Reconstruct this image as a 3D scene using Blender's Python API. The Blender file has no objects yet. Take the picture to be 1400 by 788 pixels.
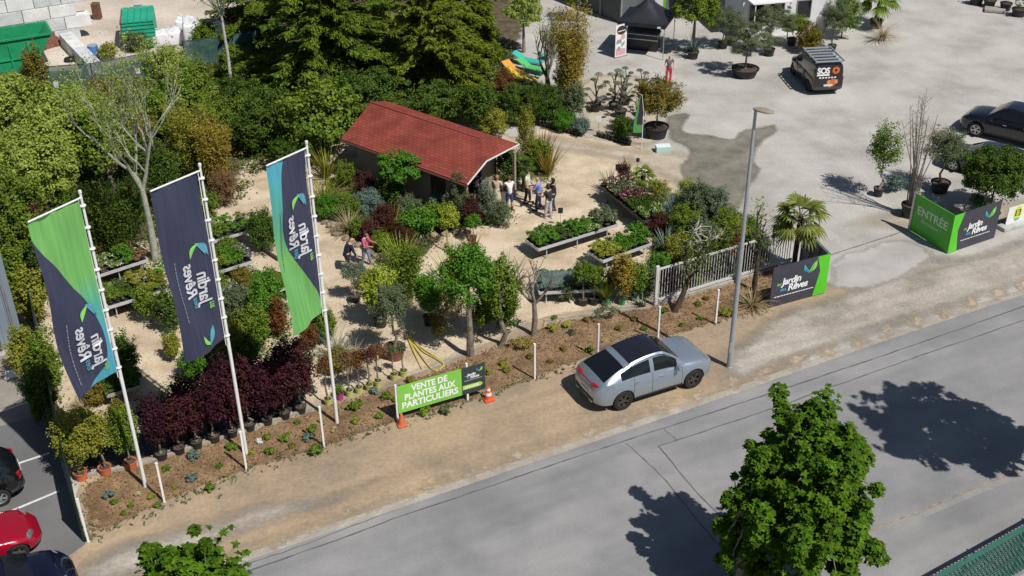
import bpy, bmesh, math, random
import numpy as np
from mathutils import Vector, Matrix
from mathutils.geometry import tessellate_polygon
random.seed(7); RNG = np.random.default_rng(7)
PI = math.pi
SC = bpy.context.scene
COL = SC.collection
# ------------------------------------------------------------------ camera
F_PX, CAM_H = 1610.0, 25.0
_roll = math.atan2(33.0, 2670.0); _pitch = math.atan(F_PX / math.hypot(33.0, 2670.0))
_cp, _sp = math.cos(_pitch), math.sin(_pitch)
_fw = np.array([0, _cp, -_sp]); _dn0 = np.array([0, -_sp, -_cp]); _rt0 = np.array([1.0, 0, 0])
_rt = _rt0 * math.cos(_roll) + _dn0 * math.sin(_roll)
_dn = -_rt0 * math.sin(_roll) + _dn0 * math.cos(_roll)
_cam = np.array([0, 0, CAM_H])
cd = bpy.data.cameras.new('camera'); cam = bpy.data.objects.new('camera', cd); COL.objects.link(cam)
cd.sensor_width = 36; cd.lens = 36 * F_PX / 1400; cd.clip_end = 900; cd.clip_start = 0.5
M3 = Matrix(((_rt[0], -_dn[0], -_fw[0]), (_rt[1], -_dn[1], -_fw[1]), (_rt[2], -_dn[2], -_fw[2])))
cam.matrix_world = Matrix.Translation((0, 0, CAM_H)) @ M3.to_4x4()
SC.camera = cam
# ------------------------------------------------------------------ light
SUN_EL = math.radians(54); SUN_DIR = (0.70, -0.714)
w = bpy.data.worlds.new('World'); SC.world = w; w.use_nodes = True
nt = w.node_tree; bg = nt.nodes['Background']; sky = nt.nodes.new('ShaderNodeTexSky')
sky.sky_type = 'NISHITA'; sky.sun_disc = False; sky.sun_elevation = SUN_EL
sky.sun_rotation = math.atan2(SUN_DIR[0], SUN_DIR[1]); sky.air_density = 1.0; sky.dust_density = 0.6
nt.links.new(sky.outputs[0], bg.inputs[0]); bg.inputs[1].default_value = 0.06
sl = bpy.data.lights.new('sun', 'SUN'); sl.energy = 4.9; sl.angle = math.radians(0.5); sl.color = (1.0, 0.955, 0.89)
so = bpy.data.objects.new('sun', sl); COL.objects.link(so)
sv = Vector((SUN_DIR[0] * math.cos(SUN_EL), SUN_DIR[1] * math.cos(SUN_EL), math.sin(SUN_EL)))
so.rotation_euler = sv.to_track_quat('Z', 'Y').to_euler(); so.location = sv * 60
SC.view_settings.view_transform = 'Standard'; SC.view_settings.look = 'None'
SC.view_settings.exposure = -0.08; SC.view_settings.gamma = 1.0
SC.render.engine = 'CYCLES'
SC.cycles.max_bounces = 6; SC.cycles.diffuse_bounces = 3; SC.cycles.transparent_max_bounces = 12
SC.render.resolution_x = 1024; SC.render.resolution_y = 576
# ------------------------------------------------------------------ placement helpers
def G(px, py, z=0.0):
    d = _fw * F_PX + _rt * (px - 700) + _dn * (py - 394)
    return Vector(_cam + d * ((z - CAM_H) / d[2]))
def scale_at(p):
    return F_PX / float((np.array(p) - _cam) @ _fw)
def proj(p):
    v = np.array(p, float) - _cam; d = v @ _fw
    return 700 + F_PX * (v @ _rt) / d, 394 + F_PX * (v @ _dn) / d
def height_for(base, ty):
    lo, hi = 0.0, 20.0
    for _ in range(30):
        m = (lo + hi) / 2
        if proj((base[0], base[1], m))[1] > ty: lo = m
        else: hi = m
    return lo
# ------------------------------------------------------------------ materials
def _n(nt, t, **k):
    n = nt.nodes.new(t)
    for a, b in k.items(): setattr(n, a, b)
    return n
MATS = {}
def mat(name, c1, c2=None, scale=3.0, rough=0.7, bump=0.0, metal=0.0, detail=6.0, c3=None, coat=0.0, spec=0.4, alpha=1.0, fine=None, lo=0.35, hi=0.65, emit=None):
    if name in MATS: return MATS[name]
    m = bpy.data.materials.new(name); m.use_nodes = True; nt = m.node_tree
    b = nt.nodes['Principled BSDF']; L = nt.links.new
    b.inputs['Roughness'].default_value = rough; b.inputs['Metallic'].default_value = metal
    b.inputs['Specular IOR Level'].default_value = spec
    if coat: b.inputs['Coat Weight'].default_value = coat; b.inputs['Coat Roughness'].default_value = 0.04
    b.inputs['Base Color'].default_value = (*c1, 1)
    if c2:
        tc = _n(nt, 'ShaderNodeTexCoord'); geo = _n(nt, 'ShaderNodeNewGeometry')
        no = _n(nt, 'ShaderNodeTexNoise'); no.inputs['Scale'].default_value = scale; no.inputs['Detail'].default_value = detail; no.inputs['Roughness'].default_value = 0.62
        L(geo.outputs['Position'], no.inputs['Vector'])
        cr = _n(nt, 'ShaderNodeValToRGB'); e = cr.color_ramp.elements
        e[0].position = lo; e[0].color = (*c1, 1); e[1].position = hi; e[1].color = (*c2, 1)
        if c3: x = cr.color_ramp.elements.new((lo + hi) / 2); x.color = (*c3, 1)
        L(no.outputs[0], cr.inputs[0]); out = cr.outputs[0]
        if fine:
            n2 = _n(nt, 'ShaderNodeTexNoise'); n2.inputs['Scale'].default_value = fine[0]; n2.inputs['Detail'].default_value = 4
            L(geo.outputs['Position'], n2.inputs['Vector'])
            mr = _n(nt, 'ShaderNodeMapRange'); mr.inputs[1].default_value = 0.3; mr.inputs[2].default_value = 0.7
            mr.inputs[3].default_value = 1 - fine[1]; mr.inputs[4].default_value = 1 + fine[1]
            L(n2.outputs[0], mr.inputs[0])
            vm = _n(nt, 'ShaderNodeVectorMath', operation='SCALE'); L(out, vm.inputs[0]); L(mr.outputs[0], vm.inputs['Scale']); out = vm.outputs[0]
        L(out, b.inputs['Base Color'])
        if bump:
            bp = _n(nt, 'ShaderNodeBump'); bp.inputs['Strength'].default_value = bump; bp.inputs['Distance'].default_value = 0.03
            src = n2.outputs[0] if fine else no.outputs[0]
            L(src, bp.inputs['Height']); L(bp.outputs[0], b.inputs['Normal'])
    if emit: b.inputs['Emission Color'].default_value = (*c1, 1); b.inputs['Emission Strength'].default_value = emit
    if alpha < 1: b.inputs['Alpha'].default_value = alpha
    MATS[name] = m; return m
def leafmat(name, dark, light, trans=0.22, rough=0.55, mid=None):
    if name in MATS: return MATS[name]
    m = bpy.data.materials.new(name); m.use_nodes = True; nt = m.node_tree; L = nt.links.new
    b = nt.nodes['Principled BSDF']; o = nt.nodes['Material Output']
    geo = _n(nt, 'ShaderNodeNewGeometry'); no = _n(nt, 'ShaderNodeTexNoise'); no.inputs['Scale'].default_value = 1.3; no.inputs['Detail'].default_value = 3
    L(geo.outputs['Position'], no.inputs['Vector'])
    mx = _n(nt, 'ShaderNodeMath', operation='MULTIPLY_ADD'); mx.inputs[1].default_value = 0.55
    ad = _n(nt, 'ShaderNodeMath', operation='MULTIPLY'); ad.inputs[1].default_value = 0.55
    L(no.outputs[0], ad.inputs[0]); L(geo.outputs['Random Per Island'], mx.inputs[0]); L(ad.outputs[0], mx.inputs[2])
    cr = _n(nt, 'ShaderNodeValToRGB'); e = cr.color_ramp.elements
    e[0].position = 0.15; e[0].color = (*dark, 1); e[1].position = 0.85; e[1].color = (*light, 1)
    if mid: x = e.new(0.55); x.color = (*mid, 1)
    L(mx.outputs[0], cr.inputs[0]); L(cr.outputs[0], b.inputs['Base Color'])
    b.inputs['Roughness'].default_value = 0.7; b.inputs['Specular IOR Level'].default_value = 0.12
    t = _n(nt, 'ShaderNodeBsdfTranslucent'); L(cr.outputs[0], t.inputs[0])
    mi = _n(nt, 'ShaderNodeMixShader'); mi.inputs[0].default_value = trans
    L(b.outputs[0], mi.inputs[1]); L(t.outputs[0], mi.inputs[2]); L(mi.outputs[0], o.inputs[0])
    MATS[name] = m; return m
def soft_edge(m, noise_scale=1.2, amount=0.7, k1=2.2, k0=-0.6):
    """lets a ground sheet's rim wear away raggedly into the sheet below (attribute 'rim': 0 at the rim, 1 inside)"""
    nt = m.node_tree; L = nt.links.new; b = nt.nodes['Principled BSDF']
    at = _n(nt, 'ShaderNodeAttribute', attribute_name='rim'); geo = _n(nt, 'ShaderNodeNewGeometry')
    no = _n(nt, 'ShaderNodeTexNoise'); no.inputs['Scale'].default_value = noise_scale; no.inputs['Detail'].default_value = 8; no.inputs['Roughness'].default_value = 0.7
    L(geo.outputs['Position'], no.inputs['Vector'])
    a = _n(nt, 'ShaderNodeMath', operation='MULTIPLY_ADD'); a.inputs[1].default_value = 1.5; a.inputs[2].default_value = -0.25
    s = _n(nt, 'ShaderNodeMath', operation='SUBTRACT'); s.inputs[1].default_value = 0.5
    k = _n(nt, 'ShaderNodeMath', operation='MULTIPLY'); k.inputs[1].default_value = amount * 6
    iv = _n(nt, 'ShaderNodeMath', operation='SUBTRACT'); iv.inputs[0].default_value = 1.0; L(at.outputs['Fac'], iv.inputs[1])
    wv = _n(nt, 'ShaderNodeMath', operation='MULTIPLY'); L(iv.outputs[0], wv.inputs[0]); L(at.outputs['Fac'], wv.inputs[1])
    w4 = _n(nt, 'ShaderNodeMath', operation='MULTIPLY'); w4.inputs[1].default_value = 4.0; L(wv.outputs[0], w4.inputs[0])
    kw = _n(nt, 'ShaderNodeMath', operation='MULTIPLY'); L(k.outputs[0], kw.inputs[0]); L(w4.outputs[0], kw.inputs[1])
    ad = _n(nt, 'ShaderNodeMath', operation='ADD', use_clamp=True)
    L(at.outputs['Fac'], a.inputs[0]); L(no.outputs[0], s.inputs[0]); L(s.outputs[0], k.inputs[0])
    L(a.outputs[0], ad.inputs[0]); L(kw.outputs[0], ad.inputs[1]); L(ad.outputs[0], b.inputs['Alpha'])
    return m
# ------------------------------------------------------------------ mesh builder
def link(name, me, parent=None):
    o = bpy.data.objects.new(name, me); COL.objects.link(o)
    if parent is not None: o.parent = parent
    return o
def tag(o, label=None, cat=None, group=None, kind=None):
    if label: o['label'] = label
    if cat: o['category'] = cat
    if group: o['group'] = group
    if kind: o['kind'] = kind
    return o
def empty(name, loc=(0, 0, 0), rz=0.0, label=None, cat=None, group=None):
    o = bpy.data.objects.new(name, None); COL.objects.link(o); o.location = loc; o.rotation_euler = (0, 0, rz)
    o.empty_display_size = 0.1
    return tag(o, label, cat, group)
ORD = 'first second third fourth fifth sixth seventh eighth ninth tenth eleventh twelfth thirteenth fourteenth fifteenth sixteenth seventeenth eighteenth nineteenth twentieth twenty-first twenty-second twenty-third twenty-fourth twenty-fifth'.split()
class MB:
    def __init__(s): s.v = []; s.f = []; s.m = []
    def add(s, vs, fs, mi=0):
        n = len(s.v); s.v.extend([tuple(v) for v in vs]); s.f.extend([tuple(i + n for i in f) for f in fs]); s.m.extend([mi] * len(fs)); return s
    def box(s, c, d, rz=0.0, mi=0, rot=None):
        x, y, z = d[0] / 2, d[1] / 2, d[2] / 2
        R = rot if rot is not None else Matrix.Rotation(rz, 3, 'Z'); c = Vector(c)
        vs = [c + R @ Vector(p) for p in ((-x, -y, -z), (x, -y, -z), (x, y, -z), (-x, y, -z), (-x, -y, z), (x, -y, z), (x, y, z), (-x, y, z))]
        return s.add(vs, [(0, 3, 2, 1), (4, 5, 6, 7), (0, 1, 5, 4), (1, 2, 6, 5), (2, 3, 7, 6), (3, 0, 4, 7)], mi)
    def bevbox(s, c, d, r=0.03, rz=0.0, mi=0):
        bm = bmesh.new(); bmesh.ops.create_cube(bm, size=1.0)
        for v in bm.verts: v.co = Vector((v.co.x * d[0], v.co.y * d[1], v.co.z * d[2]))
        bmesh.ops.bevel(bm, geom=bm.edges[:], offset=r, segments=2, profile=0.6, affect='EDGES')
        R = Matrix.Rotation(rz, 3, 'Z'); c = Vector(c)
        s.add([c + R @ v.co for v in bm.verts], [[v.index for v in f.verts] for f in bm.faces], mi) if not bm.verts.index_update() else 0
        bm.free(); return s
    def tube(s, pts, rad, n=8, mi=0, cap=True):
        pts = [Vector(p) for p in pts]
        if not hasattr(rad, '__len__'): rad = [rad] * len(pts)
        rings = []; up = None
        for i, p in enumerate(pts):
            d = (pts[min(i + 1, len(pts) - 1)] - pts[max(i - 1, 0)])
            if d.length < 1e-9: d = Vector((0, 0, 1))
            d.normalize()
            if up is None: up = Vector((0, 0, 1)) if abs(d.z) < 0.9 else Vector((1, 0, 0))
            a = d.cross(up)
            if a.length < 1e-6: a = d.cross(Vector((0, 1, 0)))
            a.normalize(); b = d.cross(a).normalized(); up = b.cross(d) * 1.0 if False else up
            rings.append([p + (a * math.cos(2 * PI * k / n) + b * math.sin(2 * PI * k / n)) * rad[i] for k in range(n)])
        vs = [v for r in rings for v in r]; fs = []
        for i in range(len(rings) - 1):
            for k in range(n): fs.append((i * n + k, i * n + (k + 1) % n, (i + 1) * n + (k + 1) % n, (i + 1) * n + k))
        if cap: fs.append(tuple(range(n - 1, -1, -1))); fs.append(tuple((len(rings) - 1) * n + k for k in range(n)))
        return s.add(vs, fs, mi)
    def lathe(s, prof, c=(0, 0, 0), n=16, mi=0, sx=1, sy=1):
        c = Vector(c); vs = []; fs = []
        for r, z in prof:
            for k in range(n): vs.append(c + Vector((r * sx * math.cos(2 * PI * k / n), r * sy * math.sin(2 * PI * k / n), z)))
        for i in range(len(prof) - 1):
            for k in range(n): fs.append((i * n + k, i * n + (k + 1) % n, (i + 1) * n + (k + 1) % n, (i + 1) * n + k))
        if prof[0][0] > 1e-4: fs.append(tuple(range(n - 1, -1, -1)))
        if prof[-1][0] > 1e-4: fs.append(tuple((len(prof) - 1) * n + k for k in range(n)))
        return s.add(vs, fs, mi)
    def prism(s, poly, z0, z1, mi=0):
        n = len(poly); vs = [(p[0], p[1], z0) for p in poly] + [(p[0], p[1], z1) for p in poly]
        tri = tessellate_polygon([[Vector((p[0], p[1], 0)) for p in poly]])
        fs = [tuple(i + n for i in t) for t in tri] + [tuple(reversed(t)) for t in tri]
        fs += [(i, (i + 1) % n, (i + 1) % n + n, i + n) for i in range(n)]
        return s.add(vs, fs, mi)
    def plate(s, poly2, fr, t=0.02, mi=0):
        """poly2 in the plane frame fr=(origin,u,v); thickness t along u x v"""
        o, u, v = fr; nrm = u.cross(v).normalized(); n = len(poly2)
        P = [o + u * a + v * b for a, b in poly2]
        tri = tessellate_polygon([[Vector((a, b, 0)) for a, b in poly2]])
        vs = [p + nrm * t for p in P] + P
        fs = [tuple(tr) for tr in tri] + [tuple(i + n for i in reversed(tr)) for tr in tri] + [(i, (i + 1) % n, (i + 1) % n + n, i + n) for i in range(n)]
        return s.add(vs, fs, mi)
    def build(s, name, mats, parent=None, smooth=False, angle=None):
        if not isinstance(mats, (list, tuple)): mats = [mats]
        me = bpy.data.meshes.new(name); me.from_pydata([tuple(v) for v in s.v], [], s.f)
        for m in mats: me.materials.append(m)
        if len(mats) > 1: me.polygons.foreach_set('material_index', s.m)
        bm = bmesh.new(); bm.from_mesh(me); bmesh.ops.recalc_face_normals(bm, faces=bm.faces); bm.to_mesh(me); bm.free()
        if smooth or angle:
            me.polygons.foreach_set('use_smooth', [True] * len(me.polygons))
            me.set_sharp_from_angle(angle=math.radians(angle or 40))
        me.update(); return link(name, me, parent)
def leaves(name, C, N, size, mats, parent=None, aspect=1.0, up=None, shape='rhomb', mi=None):
    """C centres (n,3), N normals (n,3), one leaf-sized face each"""
    n = len(C); C = np.asarray(C, float); N = np.asarray(N, float)
    N /= np.linalg.norm(N, axis=1, keepdims=True) + 1e-9
    if up is None: up = RNG.normal(size=(n, 3))
    A = np.cross(N, up); A /= np.linalg.norm(A, axis=1, keepdims=True) + 1e-9
    B = np.cross(N, A)
    s = np.asarray(size) * np.ones(n); s = s * RNG.uniform(0.7, 1.3, n)
    a = A * (s * 0.5)[:, None] ; b = B * (s * 0.5 * aspect)[:, None]
    fold = N * (s * 0.12)[:, None]
    V = np.stack([C - b, C + a * 0.9 + fold, C + b, C - a * 0.9 + fold], axis=1).reshape(-1, 3)
    me = bpy.data.meshes.new(name)
    me.vertices.add(4 * n); me.vertices.foreach_set('co', V.ravel())
    me.loops.add(4 * n); me.loops.foreach_set('vertex_index', np.arange(4 * n, dtype=np.int32))
    me.polygons.add(n); me.polygons.foreach_set('loop_start', np.arange(0, 4 * n, 4, dtype=np.int32)); 
    if not isinstance(mats, (list, tuple)): mats = [mats]
    for m in mats: me.materials.append(m)
    if mi is not None: me.polygons.foreach_set('material_index', np.asarray(mi, np.int32))
    me.update(calc_edges=True)
    return link(name, me, parent)
def copy_tree(o, parent=None):
    c = o.copy(); COL.objects.link(c)
    if parent is not None: c.parent = parent
    for ch in o.children: copy_tree(ch, c)
    return c
def spread(o, loc, rz=0, s=1.0, label=None, cat=None, group=None, sz=None):
    c = copy_tree(o); c.location = loc; c.rotation_euler = (0, 0, rz); c.scale = (s, s, sz or s)
    return tag(c, label, cat, group)
def resample(poly, step, closed=True):
    out = []; n = len(poly)
    for i in range(n if closed else n - 1):
        a = Vector(poly[i]); b = Vector(poly[(i + 1) % n]); k = max(1, int((b - a).length / step))
        out += [a.lerp(b, j / k) for j in range(k)]
    if not closed: out.append(Vector(poly[-1]))
    return out
def sheet(name, pxpoly, z, m, rim=0.0, jitter=0.0, world=False, kind='structure', step=0.8):
    """a ground sheet; rim>0 gives it a worn rim of that width"""
    P = [Vector((*p, z)) if world else G(p[0], p[1]).xy.to_3d() for p in pxpoly]
    P = [Vector((p.x, p.y, 0)) for p in P]; P = resample(P, step)
    ar = sum(P[i].x * P[(i + 1) % len(P)].y - P[(i + 1) % len(P)].x * P[i].y for i in range(len(P)))
    if ar < 0: P.reverse()
    n = len(P)
    if jitter:
        P = [p + Vector((random.gauss(0, jitter), random.gauss(0, jitter), 0)) for p in P]
        P = [(P[i - 1] + P[i] * 2 + P[(i + 1) % n]) / 4 for i in range(n)]
    if rim:                                                          # a fine grid that knows its distance to the outline, so the rim can wear away
        A = np.array([(p.x, p.y) for p in P]); B = np.roll(A, -1, 0); mn, mx = A.min(0), A.max(0); st = max(0.22, float((mx - mn).max()) / 170)
        gx = np.arange(mn[0] - st, mx[0] + 2 * st, st); gy = np.arange(mn[1] - st, mx[1] + 2 * st, st); X_, Y_ = np.meshgrid(gx, gy); Q = np.stack([X_.ravel(), Y_.ravel()], 1)
        dmin = np.full(len(Q), 1e9); ins = np.zeros(len(Q), bool)
        for a_, b_ in zip(A, B):
            ab = b_ - a_; t_ = np.clip(((Q - a_) @ ab) / (ab @ ab + 1e-12), 0, 1); dmin = np.minimum(dmin, np.hypot(*(Q - a_ - t_[:, None] * ab).T))
            if a_[1] != b_[1]:
                c_ = (a_[1] > Q[:, 1]) != (b_[1] > Q[:, 1]); xi = (b_[0] - a_[0]) * (Q[:, 1] - a_[1]) / (b_[1] - a_[1]) + a_[0]; ins ^= c_ & (Q[:, 0] < xi)
        f_ = np.where(ins, np.clip(dmin / rim, 0, 1), 0.0); W_ = len(gx); q0 = (np.arange(len(gy) - 1)[:, None] * W_ + np.arange(W_ - 1)[None]).ravel(); qd = np.stack([q0, q0 + 1, q0 + W_ + 1, q0 + W_], 1); qd = qd[ins[qd].any(1)]
        us, inv = np.unique(qd, return_inverse=True); me = bpy.data.meshes.new(name); me.from_pydata([(x_, y_, z) for x_, y_ in Q[us]], [], inv.reshape(-1, 4).tolist())
        at_ = me.attributes.new('rim', 'FLOAT', 'POINT'); at_.data.foreach_set('value', f_[us].astype(np.float32)); me.materials.append(m); o = link(name, me); o['kind'] = kind; return o
    bm = bmesh.new(); lay = bm.verts.layers.float.new('rim'); vs = [bm.verts.new((p.x, p.y, z)) for p in P]; f = bm.faces.new(vs); f.normal_update()
    if f.normal.z < 0: f.normal_flip()
    for v in bm.verts: v[lay] = 1.0
    bmesh.ops.triangulate(bm, faces=bm.faces[:])
    me = bpy.data.meshes.new(name); bm.to_mesh(me); bm.free(); me.materials.append(m)
    o = link(name, me); o['kind'] = kind
    return o
def font_mesh(txt, size=1.0, bold=0.0, spacing=1.0, align='LEFT', shear=0.0):
    """lettering as flat triangles: list of (x,y) verts and faces"""
    cu = bpy.data.curves.new('lettering', 'FONT'); cu.body = txt; cu.size = size; cu.offset = bold; cu.space_character = spacing
    cu.align_x = align; cu.shear = shear; cu.resolution_u = 3
    o = bpy.data.objects.new('lettering', cu); COL.objects.link(o)
    dg = bpy.context.evaluated_depsgraph_get(); dg.update()
    me = bpy.data.meshes.new_from_object(o.evaluated_get(dg))
    V = [(v.co.x, v.co.y) for v in me.vertices]; Fc = [tuple(p.vertices) for p in me.polygons]
    bpy.data.objects.remove(o); bpy.data.meshes.remove(me); bpy.data.curves.remove(cu)
    return V, Fc
def place2d(mb, V, Fc, fn, mi=0):
    mb.add([fn(a, b) for a, b in V], Fc, mi)
# ================================================================== GROUND
m_yard = mat('yard_gravel', (0.33, 0.315, 0.285), (0.475, 0.46, 0.425), 0.30, 0.9, 0.5, c3=(0.415, 0.40, 0.368), fine=(9, 0.10))
m_sand = mat('garden_gravel', (0.42, 0.33, 0.22), (0.63, 0.53, 0.39), 0.7, 0.95, 0.8, c3=(0.54, 0.44, 0.315), fine=(14, 0.16))
m_dirt = mat('verge_dirt', (0.24, 0.19, 0.14), (0.41, 0.305, 0.195), 0.42, 0.95, 0.6, c3=(0.345, 0.262, 0.178), fine=(7, 0.12), lo=0.3, hi=0.7)
m_grit = mat('verge_grit', (0.25, 0.225, 0.19), (0.42, 0.385, 0.335), 0.5, 0.95, 0.5, c3=(0.35, 0.315, 0.265), fine=(8, 0.12))
m_bed = mat('bed_soil', (0.145, 0.092, 0.05), (0.30, 0.20, 0.11), 1.1, 0.98, 1.0, c3=(0.225, 0.145, 0.078), fine=(16, 0.28))
m_wet = mat('wet_gravel', (0.15, 0.135, 0.11), (0.25, 0.23, 0.19), 0.8, 0.6, 0.3, fine=(9, 0.1))
m_yarddirt = mat('stained_gravel', (0.36, 0.30, 0.22), (0.50, 0.44, 0.35), 0.6, 0.95, 0.5, fine=(8, 0.12))
m_depot = mat('depot_dirt', (0.42, 0.36, 0.29), (0.62, 0.55, 0.47), 0.25, 0.95, 0.5, c3=(0.52, 0.45, 0.37), fine=(6, 0.12))
m_planted = mat('planted_soil', (0.05, 0.04, 0.025), (0.14, 0.11, 0.06), 1.6, 0.98, 0.8, fine=(10, 0.3))  # dark brown soil of the planted areas
m_fabric = mat('weed_fabric', (0.02, 0.021, 0.024), (0.05, 0.05, 0.055), 3, 0.55, 0.6, fine=(6, 0.3))
def asphalt(name, c1, c2, c3):
    return mat(name, c1, c2, 0.3, 0.85, 0.25, c3=c3, fine=(22, 0.10))
m_road = asphalt('road_asphalt', (0.205, 0.204, 0.208), (0.285, 0.281, 0.28), (0.245, 0.243, 0.244))
def streaks(m, ang, sx, sy, amt, sc=1.0):
    nt = m.node_tree; L_ = nt.links.new; b = nt.nodes['Principled BSDF']; src = b.inputs['Base Color'].links[0].from_socket
    geo = _n(nt, 'ShaderNodeNewGeometry'); mp = _n(nt, 'ShaderNodeMapping'); mp.inputs['Rotation'].default_value = (0, 0, -ang); mp.inputs['Scale'].default_value = (sx, sy, 1)
    m0 = _n(nt, 'ShaderNodeVectorRotate'); m0.rotation_type = 'Z_AXIS'; m0.inputs['Angle'].default_value = -ang; L_(geo.outputs['Position'], m0.inputs['Vector'])
    mp.inputs['Rotation'].default_value = (0, 0, 0); L_(m0.outputs[0], mp.inputs[0]); no = _n(nt, 'ShaderNodeTexNoise'); no.inputs['Scale'].default_value = sc; no.inputs['Detail'].default_value = 5; L_(mp.outputs[0], no.inputs['Vector'])
    mr = _n(nt, 'ShaderNodeMapRange'); mr.inputs[1].default_value = 0.32; mr.inputs[2].default_value = 0.68; mr.inputs[3].default_value = 1 - amt; mr.inputs[4].default_value = 1 + amt; L_(no.outputs[0], mr.inputs[0])
    vm = _n(nt, 'ShaderNodeVectorMath', operation='SCALE'); L_(src, vm.inputs[0]); L_(mr.outputs[0], vm.inputs['Scale']); L_(vm.outputs[0], b.inputs['Base Color'])
streaks(m_road, math.radians(27), 0.05, 0.9, 0.10); streaks(m_road, math.radians(27), 0.25, 0.5, 0.06, 2.0)
streaks(m_dirt, math.radians(27), 0.12, 1.3, 0.14); streaks(m_grit, math.radians(25), 0.12, 1.5, 0.16); streaks(m_yard, math.radians(115), 0.15, 0.7, 0.05); streaks(m_sand, math.radians(10), 0.5, 0.9, 0.09)
m_lot = asphalt('parking_asphalt', (0.125, 0.125, 0.13), (0.17, 0.17, 0.172), (0.145, 0.145, 0.148))
m_crack = mat('bitumen_seal', (0.09, 0.088, 0.088), (0.15, 0.145, 0.14), 2, 0.7)
m_kerb = mat('kerb_concrete', (0.30, 0.27, 0.23), (0.42, 0.385, 0.33), 1.2, 0.9, 0.4, fine=(12, 0.12))
m_white = mat('white_paint', (0.78, 0.78, 0.78), (0.70, 0.70, 0.69), 5, 0.45)
m_line = mat('worn_line_paint', (0.55, 0.55, 0.54), (0.72, 0.72, 0.71), 6, 0.7)

sheet('terrain', [(-300, -60, 0)[:2], (300, -60), (300, 500), (-300, 500)], 0.0, m_yard, world=True, step=400)
# the road is a slightly bending band: its upper edge through pixels of the photograph's kerb line
edge = [G(*p) for p in ((150, 838), (336, 757), (578, 674), (800, 599), (1000, 531), (1200, 461), (1400, 395))]
e0 = edge[0] + (edge[0] - edge[1]).normalized() * 30; e1 = edge[-1] + (edge[-1] - edge[-2]).normalized() * 60
edge = [e0] + edge + [e1]
def off(pl, d):
    out = []
    for i, p in enumerate(pl):
        t = (pl[min(i + 1, len(pl) - 1)] - pl[max(i - 1, 0)]).normalized(); out.append(p + Vector((t.y, -t.x, 0)) * d)
    return out
low = off(edge, 11.5)
w2 = lambda pl: [(p.x, p.y) for p in pl]
sheet('road', w2(edge) + w2(reversed(low)), 0.004, m_road, world=True, step=1.5)
sheet('gutter', w2(off(edge, 0.02)) + w2(reversed(off(edge, 0.34))), 0.012, m_kerb, world=True, step=1.2)
sheet('far_verge', w2(low) + w2(reversed(off(edge, 26))), 0.008, m_grit, world=True, step=2, rim=0.5)
soft_edge(m_grit, 1.5, 0.22)
def strip(name, pl, wd, z, m, jit=0.0, closed=False):
    P = resample([p.to_3d() for p in pl], 0.25, False); mb = MB(); vs = []
    wob = 0
    for i, p in enumerate(P):
        t = (P[min(i + 1, len(P) - 1)] - P[max(i - 1, 0)]).normalized(); nn = Vector((t.y, -t.x, 0))
        wob = wob * 0.9 + random.gauss(0, jit); h = wd / 2 * random.uniform(0.6, 1.4) if jit else wd / 2
        q = p + nn * wob; vs += [(q.x + nn.x * h, q.y + nn.y * h, z), (q.x - nn.x * h, q.y - nn.y * h, z)]
    mb.add(vs, [(2 * i, 2 * i + 1, 2 * i + 3, 2 * i + 2) for i in range(len(P) - 1)])
    o = mb.build(name, m); o['kind'] = 'structure'; return o
strip('road_seal_line', [G(*p) for p in ((100, 850), (336, 783), (586, 694), (800, 621), (1000, 555), (1166, 500), (1400, 420), (1500, 385))], 0.05, 0.009, m_crack, 0.008)
strip('road_seal_line', [G(*p) for p in ((856, 606), (905, 653), (963, 719), (1020, 790))], 0.035, 0.010, m_crack, 0.012)
strip('road_seal_line', [G(*p) for p in ((1400, 438), (1223, 500), (1114, 537), (1058, 558), (899, 610), (949, 670), (1003, 722), (1060, 790))], 0.045, 0.0105, m_crack, 0.008)
strip('road_seal_line', [G(*p) for p in ((908, 588), (926, 602))], 0.035, 0.0112, m_crack, 0.01)
strip('road_seal_line', [G(*p) for p in ((336, 771), (420, 745), (560, 690), (640, 660))], 0.03, 0.0095, m_crack, 0.02)
strip('road_edge_line', [G(*p) for p in ((1180, 730), (1329, 669), (1450, 620))], 0.05, 0.0118, mat('rusty_joint', (0.25, 0.15, 0.09), (0.38, 0.3, 0.22), 4, 0.9), 0.006)
m_gr2 = mat('pale_gutter', (0.24, 0.235, 0.23), (0.29, 0.285, 0.275), 1.2, 0.9, fine=(12, 0.1))
strip('road_gutter_far', [G(*p) for p in ((1100, 772), (1200, 731), (1335, 673), (1460, 624))], 0.22, 0.0055, m_gr2)
# verge
m_dirt_r = soft_edge(m_dirt, 1.4, 0.30)
sheet('verge', [(30, 810), (110, 722), (225, 665), (337, 620), (444, 588), (545, 550), (660, 515), (731, 492), (820, 450), (977, 416), (1052, 385), (1085, 378), (1150, 385), (1215, 395), (1140, 475), (1020, 545), (800, 625), (578, 702), (336, 786), (150, 865)], 0.002, m_dirt_r, rim=0.7, jitter=0.08)
sheet('verge_grit', [(1050, 418), (1130, 398), (1240, 345), (1330, 345), (1400, 312), (1500, 280), (1560, 335), (1400, 400), (1200, 466), (1010, 533), (960, 500)], 0.0032, m_grit, rim=1.2, jitter=0.1)
sheet('verge_grit', [(60, 800), (115, 748), (200, 722), (300, 700), (420, 672), (560, 640), (520, 672), (400, 716), (336, 742), (230, 790), (100, 830)], 0.0032, m_grit, rim=1.1, jitter=0.15)
sheet('verge', [(112, 745), (225, 692), (337, 647), (545, 580), (731, 523), (977, 447), (1060, 420), (1066, 362), (893, 416), (744, 432), (600, 500), (426, 558), (100, 655)], 0.0098, MATS['verge_dirt'], jitter=0.03)
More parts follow.
